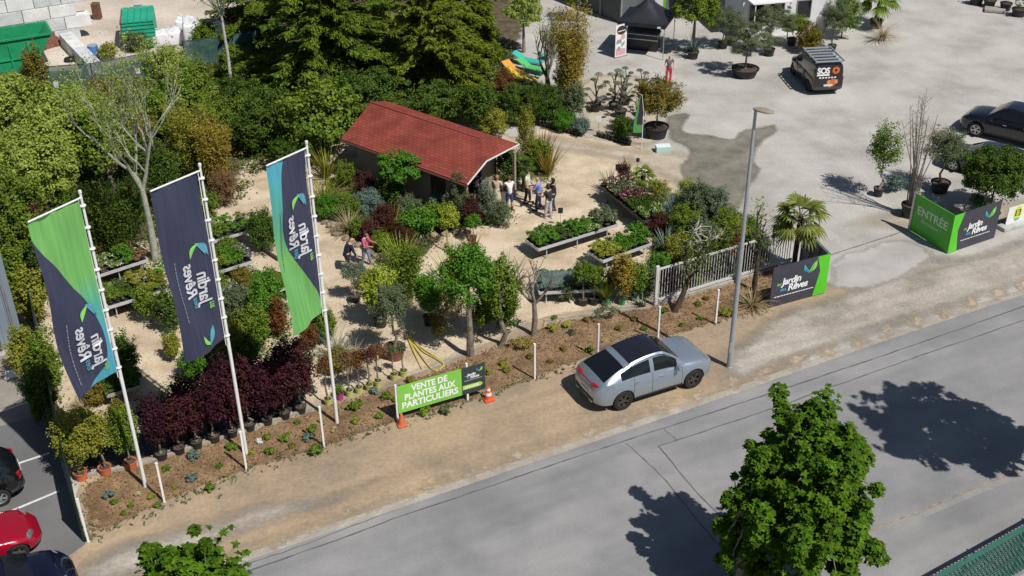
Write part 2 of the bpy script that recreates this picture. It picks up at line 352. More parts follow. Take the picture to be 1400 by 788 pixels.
m_loose = soft_edge(mat('loose_sand', (0.34, 0.27, 0.19), (0.47, 0.39, 0.29), 1.5, 0.95, 0.4, fine=(9, 0.12)), 2.0, 0.9)
sheet('sand_drift', w2(off(edge, -0.40)) + w2(reversed(off(edge, 0.04))), 0.0125, m_loose, world=True, step=0.5, rim=0.2)
# garden ground
sheet('garden_path', [(70, 560), (20, 420), (300, 215), (420, 205), (470, 180), (640, 110), (700, 190), (735, 172), (860, 196), (930, 205), (935, 262), (960, 320), (1010, 350), (1000, 375), (893, 419), (815, 429), (744, 438), (701, 460), (650, 482), (600, 503), (560, 519), (480, 541), (426, 560), (105, 656)], 0.006, soft_edge(m_sand, 1.5), rim=0.5, jitter=0.06)
sheet('stained_gravel', [(700, 200), (735, 176), (860, 198), (935, 200), (1000, 230), (1010, 262), (960, 300), (925, 262), (850, 225), (780, 215)], 0.0085, soft_edge(m_yarddirt, 1.2, 0.16), rim=1.5, jitter=0.1)
sheet('stained_gravel', [(1110, 315), (1215, 275), (1350, 268), (1400, 262), (1470, 262), (1400, 320), (1300, 350), (1240, 322)], 0.0087, m_yarddirt, rim=2.0, jitter=0.1)
sheet('sandy_patch', [(775, 125), (805, 100), (880, 100), (905, 140), (915, 190), (890, 205), (790, 185)], 0.0085, m_yarddirt, rim=0.8, jitter=0.1)
m_wet = soft_edge(m_wet, 3.0, 0.25)
sheet('wet_patch', [(905, 158), (942, 152), (952, 158), (935, 168), (938, 183), (955, 182), (1003, 190), (1005, 178), (1062, 167), (1068, 186), (1042, 196), (1035, 225), (1046, 236), (1025, 262), (1015, 285), (985, 300), (955, 288), (930, 262), (925, 230), (940, 205), (912, 190), (905, 172)], 0.0110, m_wet, rim=0.5, jitter=0.10, step=0.45)
# planting bed with its concrete edging
bedpx = [(121, 741), (225, 688), (337, 643), (444, 612), (545, 577), (604, 563), (668, 542), (731, 520), (800, 492), (900, 465), (977, 444), (1048, 424), (1052, 400), (1064, 368), (893, 421), (815, 432), (760, 440), (744, 442), (730, 458), (701, 464), (650, 485), (600, 506), (560, 523), (480, 545), (426, 563), (107, 658)]
sheet('planting_bed', bedpx, 0.03, m_bed, rim=0.25, jitter=0.05)
soft_edge(m_bed, 2.5)
mb = MB(); k = resample([G(105, 656), G(187, 639), G(426, 561)], 0.5, False)
for i in range(len(k) - 1):
    c = (k[i] + k[i + 1]) / 2; d = k[i + 1] - k[i]; mb.box((c.x, c.y, 0.06), (d.length - 0.01, 0.10, 0.13), math.atan2(d.y, d.x))
o = mb.build('garden_kerb', m_kerb); o['kind'] = 'structure'
mb = MB(); k = resample([G(893, 419), G(980, 394), G(1066, 367)], 0.5, False)
for i in range(len(k) - 1):
    c = (k[i] + k[i + 1]) / 2; d = k[i + 1] - k[i]; mb.box((c.x, c.y + 0.05, 0.07), (d.length - 0.01, 0.16, 0.14), math.atan2(d.y, d.x))
o = mb.build('gate_kerb', m_kerb); o['kind'] = 'structure'
mb = MB(); k = resample([G(744, 440), G(815, 430), G(885, 423)], 0.6, False)
for i in range(len(k) - 1):
    c = (k[i] + k[i + 1]) / 2; d = k[i + 1] - k[i]; mb.box((c.x, c.y, 0.04), (d.length - 0.01, 0.07, 0.10), math.atan2(d.y, d.x))
o = mb.build('garden_kerb', m_kerb); o['kind'] = 'structure'
sheet('weed_fabric', [(108, 653), (424, 557), (410, 522), (100, 622)], 0.012, m_fabric, jitter=0.03)
sheet('planted_soil', [(-200, 330), (-200, 95), (90, 95), (320, 55), (420, -60), (760, -60), (700, 95), (700, 165), (560, 160), (470, 190), (430, 215), (370, 210), (335, 225), (330, 265), (250, 320), (130, 350), (75, 400), (40, 400)], 0.010, soft_edge(m_planted), rim=0.6, jitter=0.1)
sheet('planted_soil', [(455, 300), (530, 380), (545, 382), (612, 320), (688, 304), (700, 290), (660, 255), (560, 235), (470, 235), (440, 250)], 0.011, m_planted, rim=0.3, jitter=0.05)
sheet('planted_soil', [(672, 150), (735, 170), (735, 180), (790, 178), (780, 130), (740, 110), (680, 110)], 0.011, m_planted, rim=0.3, jitter=0.05)
sheet('planted_soil', [(905, 270), (960, 262), (1030, 300), (1060, 330), (1055, 360), (960, 392), (905, 408), (880, 330)], 0.011, m_planted, rim=0.4, jitter=0.05)
# depot ground beyond the mesh fence
sheet('depot_yard', [(-400, 110), (-400, -300), (820, -300), (420, -60), (310, 56), (90, 96)], 0.012, m_depot, rim=0.5)
# parking lot on the left
sheet('parking_lot', [(117, 744), (60, 560), (40, 478), (-400, 600), (-500, 900), (-100, 900)], 0.008, m_lot)
sheet('parking_apron', [(40, 478), (60, 560), (62, 566), (-200, 640), (-300, 560)], 0.0125, mat('parking_concrete', (0.22, 0.2, 0.175), (0.30, 0.275, 0.24), 0.8, 0.9, 0.3, fine=(9, 0.1)))
for i, (a, b) in enumerate([((-80, 591), (53, 545)), ((-60, 663), (68, 620)), ((-60, 731), (81, 672))]):
    pa, pb = G(*a), G(*b); strip('parking_bay_line', [pa, pb], 0.10, 0.0165 + 0.001 * i, m_line)
strip('driveway_joint', [G(1132, 350), G(1232, 318)], 0.05, 0.0125, m_crack, 0.004)
sheet('driveway', [(1128, 400), (1132, 352), (1232, 320), (1294, 350), (1200, 400)], 0.0045, mat('driveway_screed', (0.34, 0.33, 0.31), (0.44, 0.425, 0.40), 0.6, 0.9, 0.3, fine=(12, 0.06)), rim=0.5, jitter=0.02)
soft_edge(MATS['driveway_screed'])
# scattered stones on gravel and verge, one uncountable mass
C = []
for (x0, y0, x1, y1, n) in ((450, 430, 640, 520, 120), (240, 400, 420, 520, 60), (650, 240, 860, 340, 120), (560, 440, 1040, 480, 200)):
    for _ in range(n):
        p = G(random.uniform(x0, x1), random.uniform(y0, y1)); C.append((p.x, p.y, 0.035))
leafn = RNG.normal(size=(len(C), 3)) * 0.4 + [0, 0, 1]
o = leaves('gravel_stones', C, leafn, 0.045, mat('pebble', (0.5, 0.42, 0.32), (0.3, 0.24, 0.18), 4, 0.9)); o['kind'] = 'stuff'

# ================================================================== SIGN LETTERING + LOGO
m_char = mat('panel_charcoal', (0.045, 0.045, 0.065), (0.055, 0.055, 0.078), 1.5, 0.45)
m_green = mat('panel_green', (0.09, 0.52, 0.02), (0.11, 0.58, 0.03), 1.5, 0.4)
m_dgreen = mat('panel_green_deep', (0.06, 0.36, 0.02), (0.075, 0.42, 0.025), 1.5, 0.4)
m_lime = mat('logo_lime', (0.22, 0.62, 0.12), rough=0.4); m_teal = mat('logo_teal', (0.05, 0.42, 0.55), rough=0.4)
m_txt = mat('lettering_white', (0.82, 0.83, 0.84), rough=0.4); m_txt2 = mat('lettering_pale', (0.45, 0.62, 0.40), rough=0.4)
m_panelback = mat('panel_back', (0.20, 0.21, 0.22), (0.26, 0.27, 0.28), 2, 0.5)
def crescent(p0, p1, bul_o, bul_i, n=10):
    p0, p1 = Vector(p0), Vector(p1); d = p1 - p0; nn = Vector((-d.y, d.x)); out = []
    for i in range(n + 1):
        t = i / n; out.append(p0 + d * t + nn * bul_o * math.sin(PI * t))
    for i in range(n - 1, 0, -1):
        t = i / n; out.append(p0 + d * t + nn * bul_i * math.sin(PI * t) * (0.4 + 0.6 * t))
    return [(a.x, a.y) for a in out]
BIRD_T = [crescent((0.02, 0.86), (0.62, 0.05), -0.30, -0.04), crescent((0.08, 0.56), (0.60, 0.02), -0.22, -0.02)]   # teal wing feathers
BIRD_G = [crescent((1.18, 1.02), (0.42, -0.04), 0.30, 0.04), crescent((1.00, 0.92), (0.46, 0.0), 0.18, -0.02), crescent((0.98, 0.60), (0.42, -0.05), 0.20, 0.04)]   # green wing feathers
def put_bird(mb, f, gi, ti):
    for q in BIRD_T: put_poly(mb, q, f, ti)
    for q in BIRD_G: put_poly(mb, q, f, gi)
def put_poly(mb, poly, fn, mi):
    tri = tessellate_polygon([[Vector((a, b, 0)) for a, b in poly]]); mb.add([fn(a, b) for a, b in poly], [tuple(t) for t in tri], mi)
def logo(mb, fn, s=1.0, tag_line=True):
    """bird, au Jardin des Reves with its circumflex; about 4.2 x 2.3 units, fn maps (x,y) to the surface"""
    f = lambda a, b: fn(a * s, b * s)
    V, Fc = font_mesh('Jardin', 1.0, 0.028, 0.92, shear=0.12); place2d(mb, V, Fc, lambda a, b: f(a + 0.45, b + 0.78), 0)
    V, Fc = font_mesh('R\u00eaves', 1.0, 0.028, 0.92, shear=0.12); place2d(mb, V, Fc, lambda a, b: f(a + 1.15, b + 0.02), 0)
    V, Fc = font_mesh('au', 0.5, 0.01, shear=0.12); place2d(mb, V, Fc, lambda a, b: f(a - 0.12, b + 0.80), 1)
    V, Fc = font_mesh('des', 0.5, 0.01, shear=0.12); place2d(mb, V, Fc, lambda a, b: f(a + 0.28, b + 0.12), 2)
    put_bird(mb, lambda a, b: f(a * 1.2 + 2.75, b * 1.15 + 1.42), 1, 2)
    if tag_line:
        x = -0.3
        while x < 4.0:
            l = random.uniform(0.12, 0.34); put_poly(mb, [(x, -0.42), (x + l, -0.42), (x + l, -0.33), (x, -0.33)], f, 0); x += l + 0.06
LM = [m_txt, m_lime, m_teal, m_txt2]
def panel_frame(a, b, z0, z1, lift=0.006):
    """frame of an upright panel from ground point a to b seen with a on the left"""
    a = Vector((a.x, a.y, z0)); u = Vector((b.x - a.x, b.y - a.y, 0)); L = u.length; u.normalize(); v = Vector((0, 0, 1)); n = u.cross(v)
    return a, u, v, n, L, z1 - z0
# ---- exit corner sign (right of the gate)
def corner_sign(label, A, K, Bc, D, h, leftdark, name='corner_sign'):
    """front panel A..Bc (K = where the green strip starts), return panel Bc..D"""
    root = empty(name, (Bc.x, Bc.y, 0), 0, label, 'sign'); o0 = Vector((Bc.x, Bc.y, 0))
    def loc(p): return p - o0
    return root, loc
def quadp(mb, o, u, n, pts, t=0.0, mi=0): put_poly(mb, pts, lambda a, b: o + u * a + Vector((0, 0, b)) + n * t, mi)
A, K, Bc, D = G(1051.5, 422), G(1110, 406), G(1128, 401), G(1093, 362)
HS = 1.85
root = empty('corner_sign', (Bc.x, Bc.y, 0), 0, 'charcoal and bright green corner sign with white lettering beside the white gate', 'sign')
o0 = Vector((Bc.x, Bc.y, 0))
a, u, v, n, L, H = panel_frame(A - o0, Bc - o0, 0.04, HS)
lk = (K - A).length
MB().plate([(0, 0), (L, 0), (L, H), (0, H)], (a - n * 0.04, u, v), 0.04).build('front_panel', m_char, root)
mb = MB(); quadp(mb, a, u, n, [(lk, 0), (L, 0), (L, H), (L - 0.62, H), (L - 0.42, H * 0.62)], 0.005); mb.build('green_strip', m_green, root)
mb = MB(); s = 0.43; logo(mb, lambda x, y: a + u * (x + 0.30) + v * (y + 0.58) + n * 0.010, s); mb.build('lettering', LM, root)
a2, u2, v2, n2, L2, H2 = panel_frame(D - o0, Bc - o0, 0.04, HS)
MB().plate([(0, 0), (L2 - 0.03, 0), (L2 - 0.03, H2), (0, H2)], (a2 + n2 * 0.0, u2, v2), 0.04).build('return_panel', m_panelback, root)
mb = MB()
for z in (0.08, H2 * 0.5, H2 - 0.05): mb.box(a2 + u2 * (L2 / 2) + Vector((0, 0, z)) + n2 * 0.07, (L2 - 0.1, 0.05, 0.05), math.atan2(u2.y, u2.x))
for t in (0.05, 0.33, 0.66, 0.97): mb.box(a2 + u2 * (L2 * t - 0.02) + Vector((0, 0, H2 / 2)) + n2 * 0.068, (0.05, 0.045, H2), math.atan2(u2.y, u2.x))
mb.build('steel_frame', mat('galvanised_steel', (0.38, 0.39, 0.40), (0.5, 0.5, 0.51), 4, 0.4, metal=0.7), root)
m_galv = MATS['galvanised_steel']
# ---- entrance corner sign
A, K, Bc, D = G(1244, 316), G(1295, 347.5), G(1310.5, 342), G(1359, 326)
root = empty('corner_sign', (K.x, K.y, 0), 0, 'large green and charcoal corner sign reading ENTR\u00c9E across the driveway', 'sign'); o0 = Vector((K.x, K.y, 0))
a, u, v, n, L, H = panel_frame(A - o0, K - o0, 0.04, HS)
MB().plate([(0, 0), (L, 0), (L, H), (0, H)], (a - n * 0.04, u, v), 0.04).build('side_panel', m_dgreen, root)
mb = MB(); V, Fc = font_mesh('ENTR\u00c9E', 0.56, 0.012, 1.0); W = max(p[0] for p in V); q = (L * 0.80) / W
place2d(mb, V, Fc, lambda x, y: a + u * (x * q + L * 0.09) + v * (y * q * 1.0 + H * 0.53) + n * 0.008, 0)
V, Fc = font_mesh('Bienvenue !', 0.3, 0.0, 0.9, shear=0.3); W = max(p[0] for p in V); q = (L * 0.52) / W
place2d(mb, V, Fc, lambda x, y: a + u * (x * q + L * 0.22) + v * (y * q + H * 0.36) + n * 0.008, 1)
mb.build('lettering', [mat('lettering_soft', (0.55, 0.70, 0.52), rough=0.4), m_txt2], root)
MB().box(a + v * (H / 2) - u * 0.06 - n * 0.02, (0.12, 0.12, H + 0.05), math.atan2(u.y, u.x)).build('post', m_galv, root)
a, u, v, n, L, H = panel_frame(K - o0, D - o0, 0.04, HS)
MB().plate([(0.02, 0), (L, 0), (L, H), (0.02, H)], (a - n * 0.04, u, v), 0.04).build('front_panel', m_char, root)
mb = MB(); quadp(mb, a, u, n, [(0.0, 0), (0.52, 0), (0.36, H * 0.55), (0.60, H), (0.0, H)], 0.005); mb.build('green_strip', m_green, root)
mb = MB(); logo(mb, lambda x, y: a + u * (x + 0.78) + v * (y + 0.58) + n * 0.010, 0.41); mb.build('lettering', LM, root)
# ---- white sign with badge at the right border
A = G(1373, 312); d = (G(1470, 283) - A)
root = empty('roadside_sign', (A.x, A.y, 0), 0, 'white board with a yellow, green and black badge right of the entrance sign', 'sign'); o0 = Vector((A.x, A.y, 0))
a, u, v, n, L, H = panel_frame(A - o0, G(1460, 286) - o0, 0.12, 1.0)
MB().plate([(0, 0), (L, 0), (L, H), (0, H)], (a, u, v), 0.03).build('board', m_white, root)
mb = MB(); circ = [(0.62 + 0.24 * math.cos(t * PI / 10), 0.47 + 0.38 * math.sin(t * PI / 10)) for t in range(20)]
f = lambda x, y, l=0.034: a + u * x + v * y + n * l
put_poly(mb, circ, lambda x, y: f(x, y), 0); put_poly(mb, [(0.46, 0.36), (0.78, 0.36), (0.78, 0.68), (0.46, 0.68)], lambda x, y: f(x, y, 0.038), 1)
V, Fc = font_mesh('B', 0.36, 0.01); place2d(mb, V, Fc, lambda x, y: f(x + 0.51, y + 0.40, 0.042), 0)
put_poly(mb, [(0.50, 0.14), (0.74, 0.14), (0.78, 0.26), (0.46, 0.26)], lambda x, y: f(x, y, 0.040), 2)
put_poly(mb, [(1.1, 0.2), (2.3, 0.2), (2.3, 0.34), (1.1, 0.34)], lambda x, y: f(x, y, 0.036), 1)
mb.build('badge', [mat('badge_yellow', (0.62, 0.70, 0.05), rough=0.4), mat('badge_black', (0.02, 0.02, 0.02), rough=0.4), m_teal], root)
mb = MB()
for t in (0.1, 0.9): mb.box(a + u * (L * t) + Vector((0, 0, 0.4 - 0.12)) - n * 0.04, (0.06, 0.05, 1.1))
mb.build('post', m_galv, root)
MB().bevbox((G(1392, 308).x, G(1392, 308).y, 0.09), (2.2, 0.5, 0.18), 0.04, 0.45).build('concrete_block', mat('block_grey', (0.36, 0.36, 0.36), (0.5, 0.5, 0.49), 3, 0.9))
tag(bpy.data.objects['concrete_block'], 'low grey concrete block behind the white badge board', 'block')
# ---- roadside plant sale sign
A, B_ = G(544.5, 577), G(640, 549)
d = (B_ - A).normalized(); o0 = A
root = empty('sale_sign', (A.x, A.y, 0), 0, 'green roadside board reading VENTE DE PLANTES AUX PARTICULIERS between two white posts', 'sign')
a = Vector((0, 0, 0.36)); u = d; v = Vector((0, 0, 1)); n = u.cross(v); Lp = 3.32; H = 1.12; Lg = 2.42
MB().plate([(0.03, 0), (Lg, 0), (Lg, H), (0.03, H)], (a, u, v), 0.025).build('green_board', mat('board_green', (0.20, 0.52, 0.07), (0.23, 0.57, 0.09), 1, 0.4), root)
MB().plate([(Lg + 0.004, 0), (Lp, 0), (Lp, H), (Lg + 0.004, H)], (a, u, v), 0.025).build('charcoal_board', mat('panel_slate', (0.035, 0.05, 0.055), rough=0.4), root)
mb = MB()
for i, t in enumerate(('VENTE DE', 'PLANTES AUX', 'PARTICULIERS')):
    V, Fc = font_mesh(t, 0.36, 0.012, 1.0, 'CENTER'); W = max(p[0] for p in V) - min(p[0] for p in V)
    q = (1.35, 1.9, 2.1)[i] / W
    place2d(mb, V, Fc, lambda x, y: a + u * (x * q + 1.22) + v * (y * 0.98 + 0.80 - 0.32 * i) + n * 0.031, 0)
mb.build('lettering', [m_txt], root)
mb = MB(); logo(mb, lambda x, y: a + u * (x + Lg + 0.15) + v * (y + 0.62) + n * 0.031, 0.155)
put_poly(mb, [(0, 0.20), (0.68, 0.20), (0.78, 0.29), (0.68, 0.38), (0, 0.38)], lambda x, y: a + u * (x + Lg + 0.03) + v * y + n * 0.031, 1)
for k in range(7): put_poly(mb, [(0.08 + k * 0.08, 0.25), (0.13 + k * 0.08, 0.25), (0.13 + k * 0.08, 0.33), (0.08 + k * 0.08, 0.33)], lambda x, y: a + u * (x + Lg + 0.03) + v * y + n * 0.036, 0)
mb.build('emblem', [m_txt, mat('arrow_lime', (0.42, 0.62, 0.10), rough=0.4), m_teal, m_txt], root)
for t, hh in ((0.0, 1.55), ((B_ - A).length, 1.62)):
    MB().box(u * t + Vector((0, 0, hh / 2)) - n * 0.035, (0.07, 0.07, hh), math.atan2(u.y, u.x)).build('post', m_white, root)

# ================================================================== FLAGS
def flag(base, toppx, barpx, bot_r_y, bot_l, label, design, seed):
    b = G(*base); H = height_for(b, toppx[1]); rnd = random.Random(seed)
    root = empty('banner_flag', (b.x, b.y, 0), 0, label, 'flag', 'tall banner flags along the road')
    MB().tube([(0, 0, 0), (0, 0, H * 0.5), (0, 0, H)], [0.062, 0.052, 0.034], 14).build('pole', m_white, root, smooth=True)
    MB().lathe([(0, 0.12), (0.045, 0.10), (0.055, 0.03), (0.04, 0)], (0, 0, H), 12).build('pole_cap', m_white, root, smooth=True)
    ztop = H - 0.12; e = G(barpx[0], barpx[1], ztop) - b; W = Vector((e.x, e.y, 0)); wl = W.length; W.normalize()
    MB().tube([(0, 0, ztop + 0.0), tuple(W * wl + Vector((0, 0, ztop)))], 0.028, 8).build('top_bar', m_white, root, smooth=True)
    zb = height_for(b, bot_r_y); Lf = (ztop - zb) * (0.965 if design < 3 else 0.99); gap = 0.11
    N = W.cross(Vector((0, 0, 1)))
    if N.y > 0: N = -N                                              # toward the road
    ph = rnd.random() * 6
    bl = G(bot_l[0], bot_l[1], zb - 0.2) - b
    def P(uu, vv, o=0.0):
        amp = 0.03 + 0.16 * vv * uu
        wv = amp * math.sin(2.4 * uu * 2 + 2.6 * vv * 3 + ph) + 0.02 * math.sin(9 * uu + 14 * vv + ph) * vv + 0.04 * math.sin(15 * uu + 3.0 * vv + ph) * (1 - 0.5 * vv) + 0.05 * math.exp(-3 * vv) * math.sin(6 * uu - 9 * vv)
        x = gap + (wl - gap) * uu * (1 - 0.03 * vv - 0.10 * max(0, vv - 0.75) * 4 * 0.5)
        z = ztop - 0.03 - Lf * vv - (0.10 * uu * uu * vv) - 0.12 * max(0, vv - 0.8) * 5 * uu * math.sin(3.0 * uu)
        return W * x + Vector((0, 0, z)) + N * (wv + o)
    nu, nv = 28, 90; vs = [P(i / nu, j / nv) for j in range(nv + 1) for i in range(nu + 1)]
    fs = [(j * (nu + 1) + i, j * (nu + 1) + i + 1, (j + 1) * (nu + 1) + i + 1, (j + 1) * (nu + 1) + i) for j in range(nv) for i in range(nu)]
    me = bpy.data.meshes.new('cloth'); me.from_pydata(vs, [], fs); uvl = me.uv_layers.new(name='UVMap')
    for l in me.loops:
        i = l.vertex_index % (nu + 1); j = l.vertex_index // (nu + 1); uvl.data[l.index].uv = (i / nu, j / nv)
    me.polygons.foreach_set('use_smooth', [True] * len(me.polygons)); me.materials.append(flagmat(design)); link('cloth', me, root)
    # rings that tie the cloth to the pole, and the lower weight
    for k in range(9):
        z = ztop - 0.25 - (Lf - 0.3) * k / 8; mb = MB(); mb.lathe([(0.075, -0.03), (0.09, 0), (0.075, 0.03)], (0, 0, z), 10); mb.box(W * (gap * 0.7) + Vector((0, 0, z)), (0.10, 0.02, 0.03), math.atan2(W.y, W.x)); mb.build('tie', m_white, root)
    MB().tube([W * 0.10 + Vector((0, 0, ztop - 0.05)), W * 0.10 + Vector((0, 0, zb - 0.05))], 0.014, 6).build('halyard', m_white, root)
    MB().tube([W * 0.02 + Vector((0, 0, zb - 0.1)), W * 0.02 + Vector((0, 0, zb - 0.5))], [0.05, 0.03], 8).build('weight', m_white, root, smooth=True)
    # printed lettering seen through the cloth from its back: mirrored, running up the pole
    mb = MB(); Wm = wl - gap
    if design == 1: u0, v0, s = 0.20, 0.905, 0.62
    elif design == 2: u0, v0, s = 0.16, 0.735, 0.62
    else: u0, v0, s = 0.18, 0.585, 0.62
    def fn(x, y):   # x runs up, y runs towards the pole
        uu = (u0 * Wm + (2.0 * s - y) * 0.62) / Wm; vv = v0 - x * 0.62 / Lf * 1.0
        return P(min(0.98, max(0.02, uu)), vv, 0.045)
    f = lambda a, b_: fn(a * s, b_ * s)
    def T(t, sz, bo, x0, y0, mi):
        V, Fc = font_mesh(t, sz, bo, 0.95, shear=0.08); place2d(mb, V, Fc, lambda a_, b_: f(a_ + x0, b_ + y0), mi)
    T('au', 0.72, 0.01, -0.62, 1.82, 1); T('Jardin', 1.35, 0.030, 0.05, 1.10, 0); T('des', 0.72, 0.01, 0.0, 0.42, 2); T('R\u00eaves', 1.35, 0.030, 1.0, 0.0, 0)
    x = -0.6
    while x < 4.6:
        l = rnd.uniform(0.12, 0.34); put_poly(mb, [(x, -0.62), (x + l, -0.62), (x + l, -0.54), (x, -0.54)], f, 3); x += l + 0.07
    rb = lambda a_, b_: f(4.35 + b_ * 1.35, 1.1 + (0.5 - a_) * -1.2)
    put_bird(mb, lambda a_, b_: f(5.55 - b_ * 1.35, 1.35 + (a_ - 0.5) * 1.35), 2, 1)
    if design == 2:
        put_bird(mb, lambda a_, b_: P(0.40 - (a_ - 0.5) * 0.45 / Wm, 0.965 - b_ * 0.50 / Lf, 0.045), 2, 1)
    mb.build('lettering', [mat('flag_print_white', (0.60, 0.61, 0.66), rough=0.7), m_lime, mat('flag_print_teal', (0.10, 0.32, 0.42), rough=0.6), mat('flag_print_grey', (0.22, 0.23, 0.28), rough=0.7)], root)
    return root
def flagmat(design):
    m = bpy.data.materials.new('flag_cloth'); m.use_nodes = True; nt = m.node_tree; L = nt.links.new
    b = nt.nodes['Principled BSDF']; o = nt.nodes['Material Output']
    tc = _n(nt, 'ShaderNodeTexCoord'); sp = _n(nt, 'ShaderNodeSeparateXYZ'); L(tc.outputs['UV'], sp.inputs[0])
    dark = (0.058, 0.064, 0.118, 1)
    cr = _n(nt, 'ShaderNodeValToRGB'); e = cr.color_ramp.elements
    if design == 1: e[0].position = 0.40; e[0].color = (0.22, 0.56, 0.15, 1); e[1].position = 0.75; e[1].color = (0.10, 0.46, 0.62, 1); x = e.new(0.58); x.color = (0.12, 0.55, 0.40, 1)
    else: e[0].position = 0.05; e[0].color = (0.10, 0.46, 0.58, 1); e[1].position = 0.55; e[1].color = (0.22, 0.58, 0.16, 1); x = e.new(0.3); x.color = (0.12, 0.50, 0.36, 1)
    L(sp.outputs['Y'], cr.inputs[0])
    fc = _n(nt, 'ShaderNodeFloatCurve'); c = fc.mapping.curves[0]
    pts = {1: [(0, 1), (0.08, 1.0), (0.12, 0.97), (0.3, 0.66), (0.42, 0.48), (0.52, 0.30), (0.65, 0.14), (0.78, 0.08), (0.88, 0.14), (0.95, 0.34), (1, 0.62)], 2: [(0, 0), (1, 0)],
           3: [(0, 0.50), (0.04, 0.60), (0.12, 0.72), (0.25, 0.78), (0.38, 0.80), (0.50, 0.72), (0.58, 0.58), (0.68, 0.38), (0.78, 0.2), (0.88, 0.03), (0.92, 0.0), (1, 0.0)]}[design]
    while len(c.points) > 2: c.points.remove(c.points[-1])
    c.points[0].location = pts[0]; c.points[1].location = pts[-1]
    for p in pts[1:-1]: c.points.new(*p)
    fc.mapping.update(); L(sp.outputs['Y'], fc.inputs['Value'])
    cmp_ = _n(nt, 'ShaderNodeMath', operation='GREATER_THAN' if design != 3 else 'LESS_THAN')
    L(sp.outputs['X'], cmp_.inputs[0]); L(fc.outputs[0], cmp_.inputs[1])
    mx = _n(nt, 'ShaderNodeMix', data_type='RGBA'); L(cmp_.outputs[0], mx.inputs[0]); L(cr.outputs[0], mx.inputs[6]); mx.inputs[7].default_value = dark
    # weave streaks of the print
    mp = _n(nt, 'ShaderNodeMapping'); mp.inputs['Scale'].default_value = (14, 3, 1); L(tc.outputs['UV'], mp.inputs[0])
    no = _n(nt, 'ShaderNodeTexNoise'); no.inputs['Scale'].default_value = 1.0; L(mp.outputs[0], no.inputs['Vector'])
    mr = _n(nt, 'ShaderNodeMapRange'); mr.inputs[1].default_value = 0.3; mr.inputs[2].default_value = 0.7; mr.inputs[3].default_value = 0.9; mr.inputs[4].default_value = 1.15; L(no.outputs[0], mr.inputs[0])
    vm = _n(nt, 'ShaderNodeVectorMath', operation='SCALE'); L(mx.outputs[2], vm.inputs[0]); L(mr.outputs[0], vm.inputs['Scale'])
    L(vm.outputs[0], b.inputs['Base Color']); b.inputs['Roughness'].default_value = 0.75
    bp = _n(nt, 'ShaderNodeBump'); bp.inputs['Strength'].default_value = 0.5; bp.inputs['Distance'].default_value = 0.05; L(no.outputs[0], bp.inputs['Height']); L(bp.outputs[0], b.inputs['Normal'])
    t = _n(nt, 'ShaderNodeBsdfTranslucent'); L(vm.outputs[0], t.inputs[0]); mi = _n(nt, 'ShaderNodeMixShader'); mi.inputs[0].default_value = 0.35
    L(b.outputs[0], mi.inputs[1]); L(t.outputs[0], mi.inputs[2]); L(mi.outputs[0], o.inputs[0])
    return m
flag((199, 666), (110, 265), (38, 304), 512, (105, 530), 'banner flag with a light green top and dark lower curve, nearest the car park', 1, 1)
flag((337, 621), (270, 228), (205, 262), 468, (247, 487), 'all charcoal banner flag with mirrored white lettering, the middle one', 2, 5)
flag((461, 579), (420, 197), (364, 227), 428, (393, 447), 'banner flag with charcoal top, turquoise edge and light green bottom', 3, 9)
# ================================================================== STREET LAMP, POSTS, CONES
b = G(997, 502); hl = height_for(b, 151)
root = empty('street_lamp', (b.x, b.y, 0), 0, 'tall grey steel street lamp with a flat head beside the silver car', 'street lamp')
m_pole = mat('lamp_grey', (0.36, 0.39, 0.42), (0.42, 0.45, 0.48), 3, 0.4, metal=0.3)
MB().tube([(0, 0, 0), (0, 0, 3), (0, 0, hl)], [0.105, 0.088, 0.05], 16).build('pole', m_pole, root, smooth=True)
MB().lathe([(0.12, 0), (0.12, 0.03), (0.105, 0.05)], (0, 0, 0.0), 16).build('base_plate', m_pole, root)
MB().box((0.108 * -0.3, -0.1, 0.9), (0.10, 0.02, 0.45)).build('access_door', m_pole, root)
hp = G(1050, 155, hl) - b; ha = math.atan2(hp.y, hp.x)
MB().tube([(0, 0, hl - 0.02), (0.18 * math.cos(ha), 0.18 * math.sin(ha), hl + 0.03)], 0.045, 10).build('arm', m_pole, root)
mb = MB(); Rr = Matrix.Rotation(ha, 3, 'Z')
mb.lathe([(0.0, 0.075), (0.16, 0.07), (0.27, 0.03), (0.28, -0.01), (0.24, -0.03), (0, -0.03)], (0, 0, 0), 20, sx=1.35, sy=0.62)
mb.v = [tuple(Rr @ Vector(p) + Vector((0.28 * math.cos(ha), 0.28 * math.sin(ha), hl + 0.05))) for p in mb.v]
hd = mb.build('lamp_head', mat('lamp_head_tan', (0.27, 0.22, 0.16), (0.34, 0.28, 0.20), 6, 0.6), root, smooth=True)
posts = [((121, 741), 683, 'leftmost white garden post at the end of the mesh fence'), ((225, 687), 634, 'white garden post right of the first flagpole'), ((337, 643), 591, 'white garden post just in front of the middle flagpole'),
         ((443, 611), 557, 'white garden post left of the third flagpole'), ((731, 519), 471, 'white garden post behind the rear of the silver car'), ((817, 490), 444, 'white garden post partly hidden by the silver car roof'),
         ((899, 468), 420, 'white garden post at the left end of the white gate'), ((978, 444), 397, 'white garden post in front of the white gate, left of the street lamp')]
for i, (p, ty, lb) in enumerate(posts):
    b = G(*p); h = height_for(b, ty)
    r_ = empty('garden_post', (b.x, b.y, 0), 0.45, lb, 'post', 'white posts along the planting bed')
    MB().box((0, 0, h / 2), (0.065, 0.065, h)).build('shaft', m_white, r_); MB().bevbox((0, 0, h + 0.012), (0.085, 0.085, 0.03), 0.008).build('cap', m_white, r_)
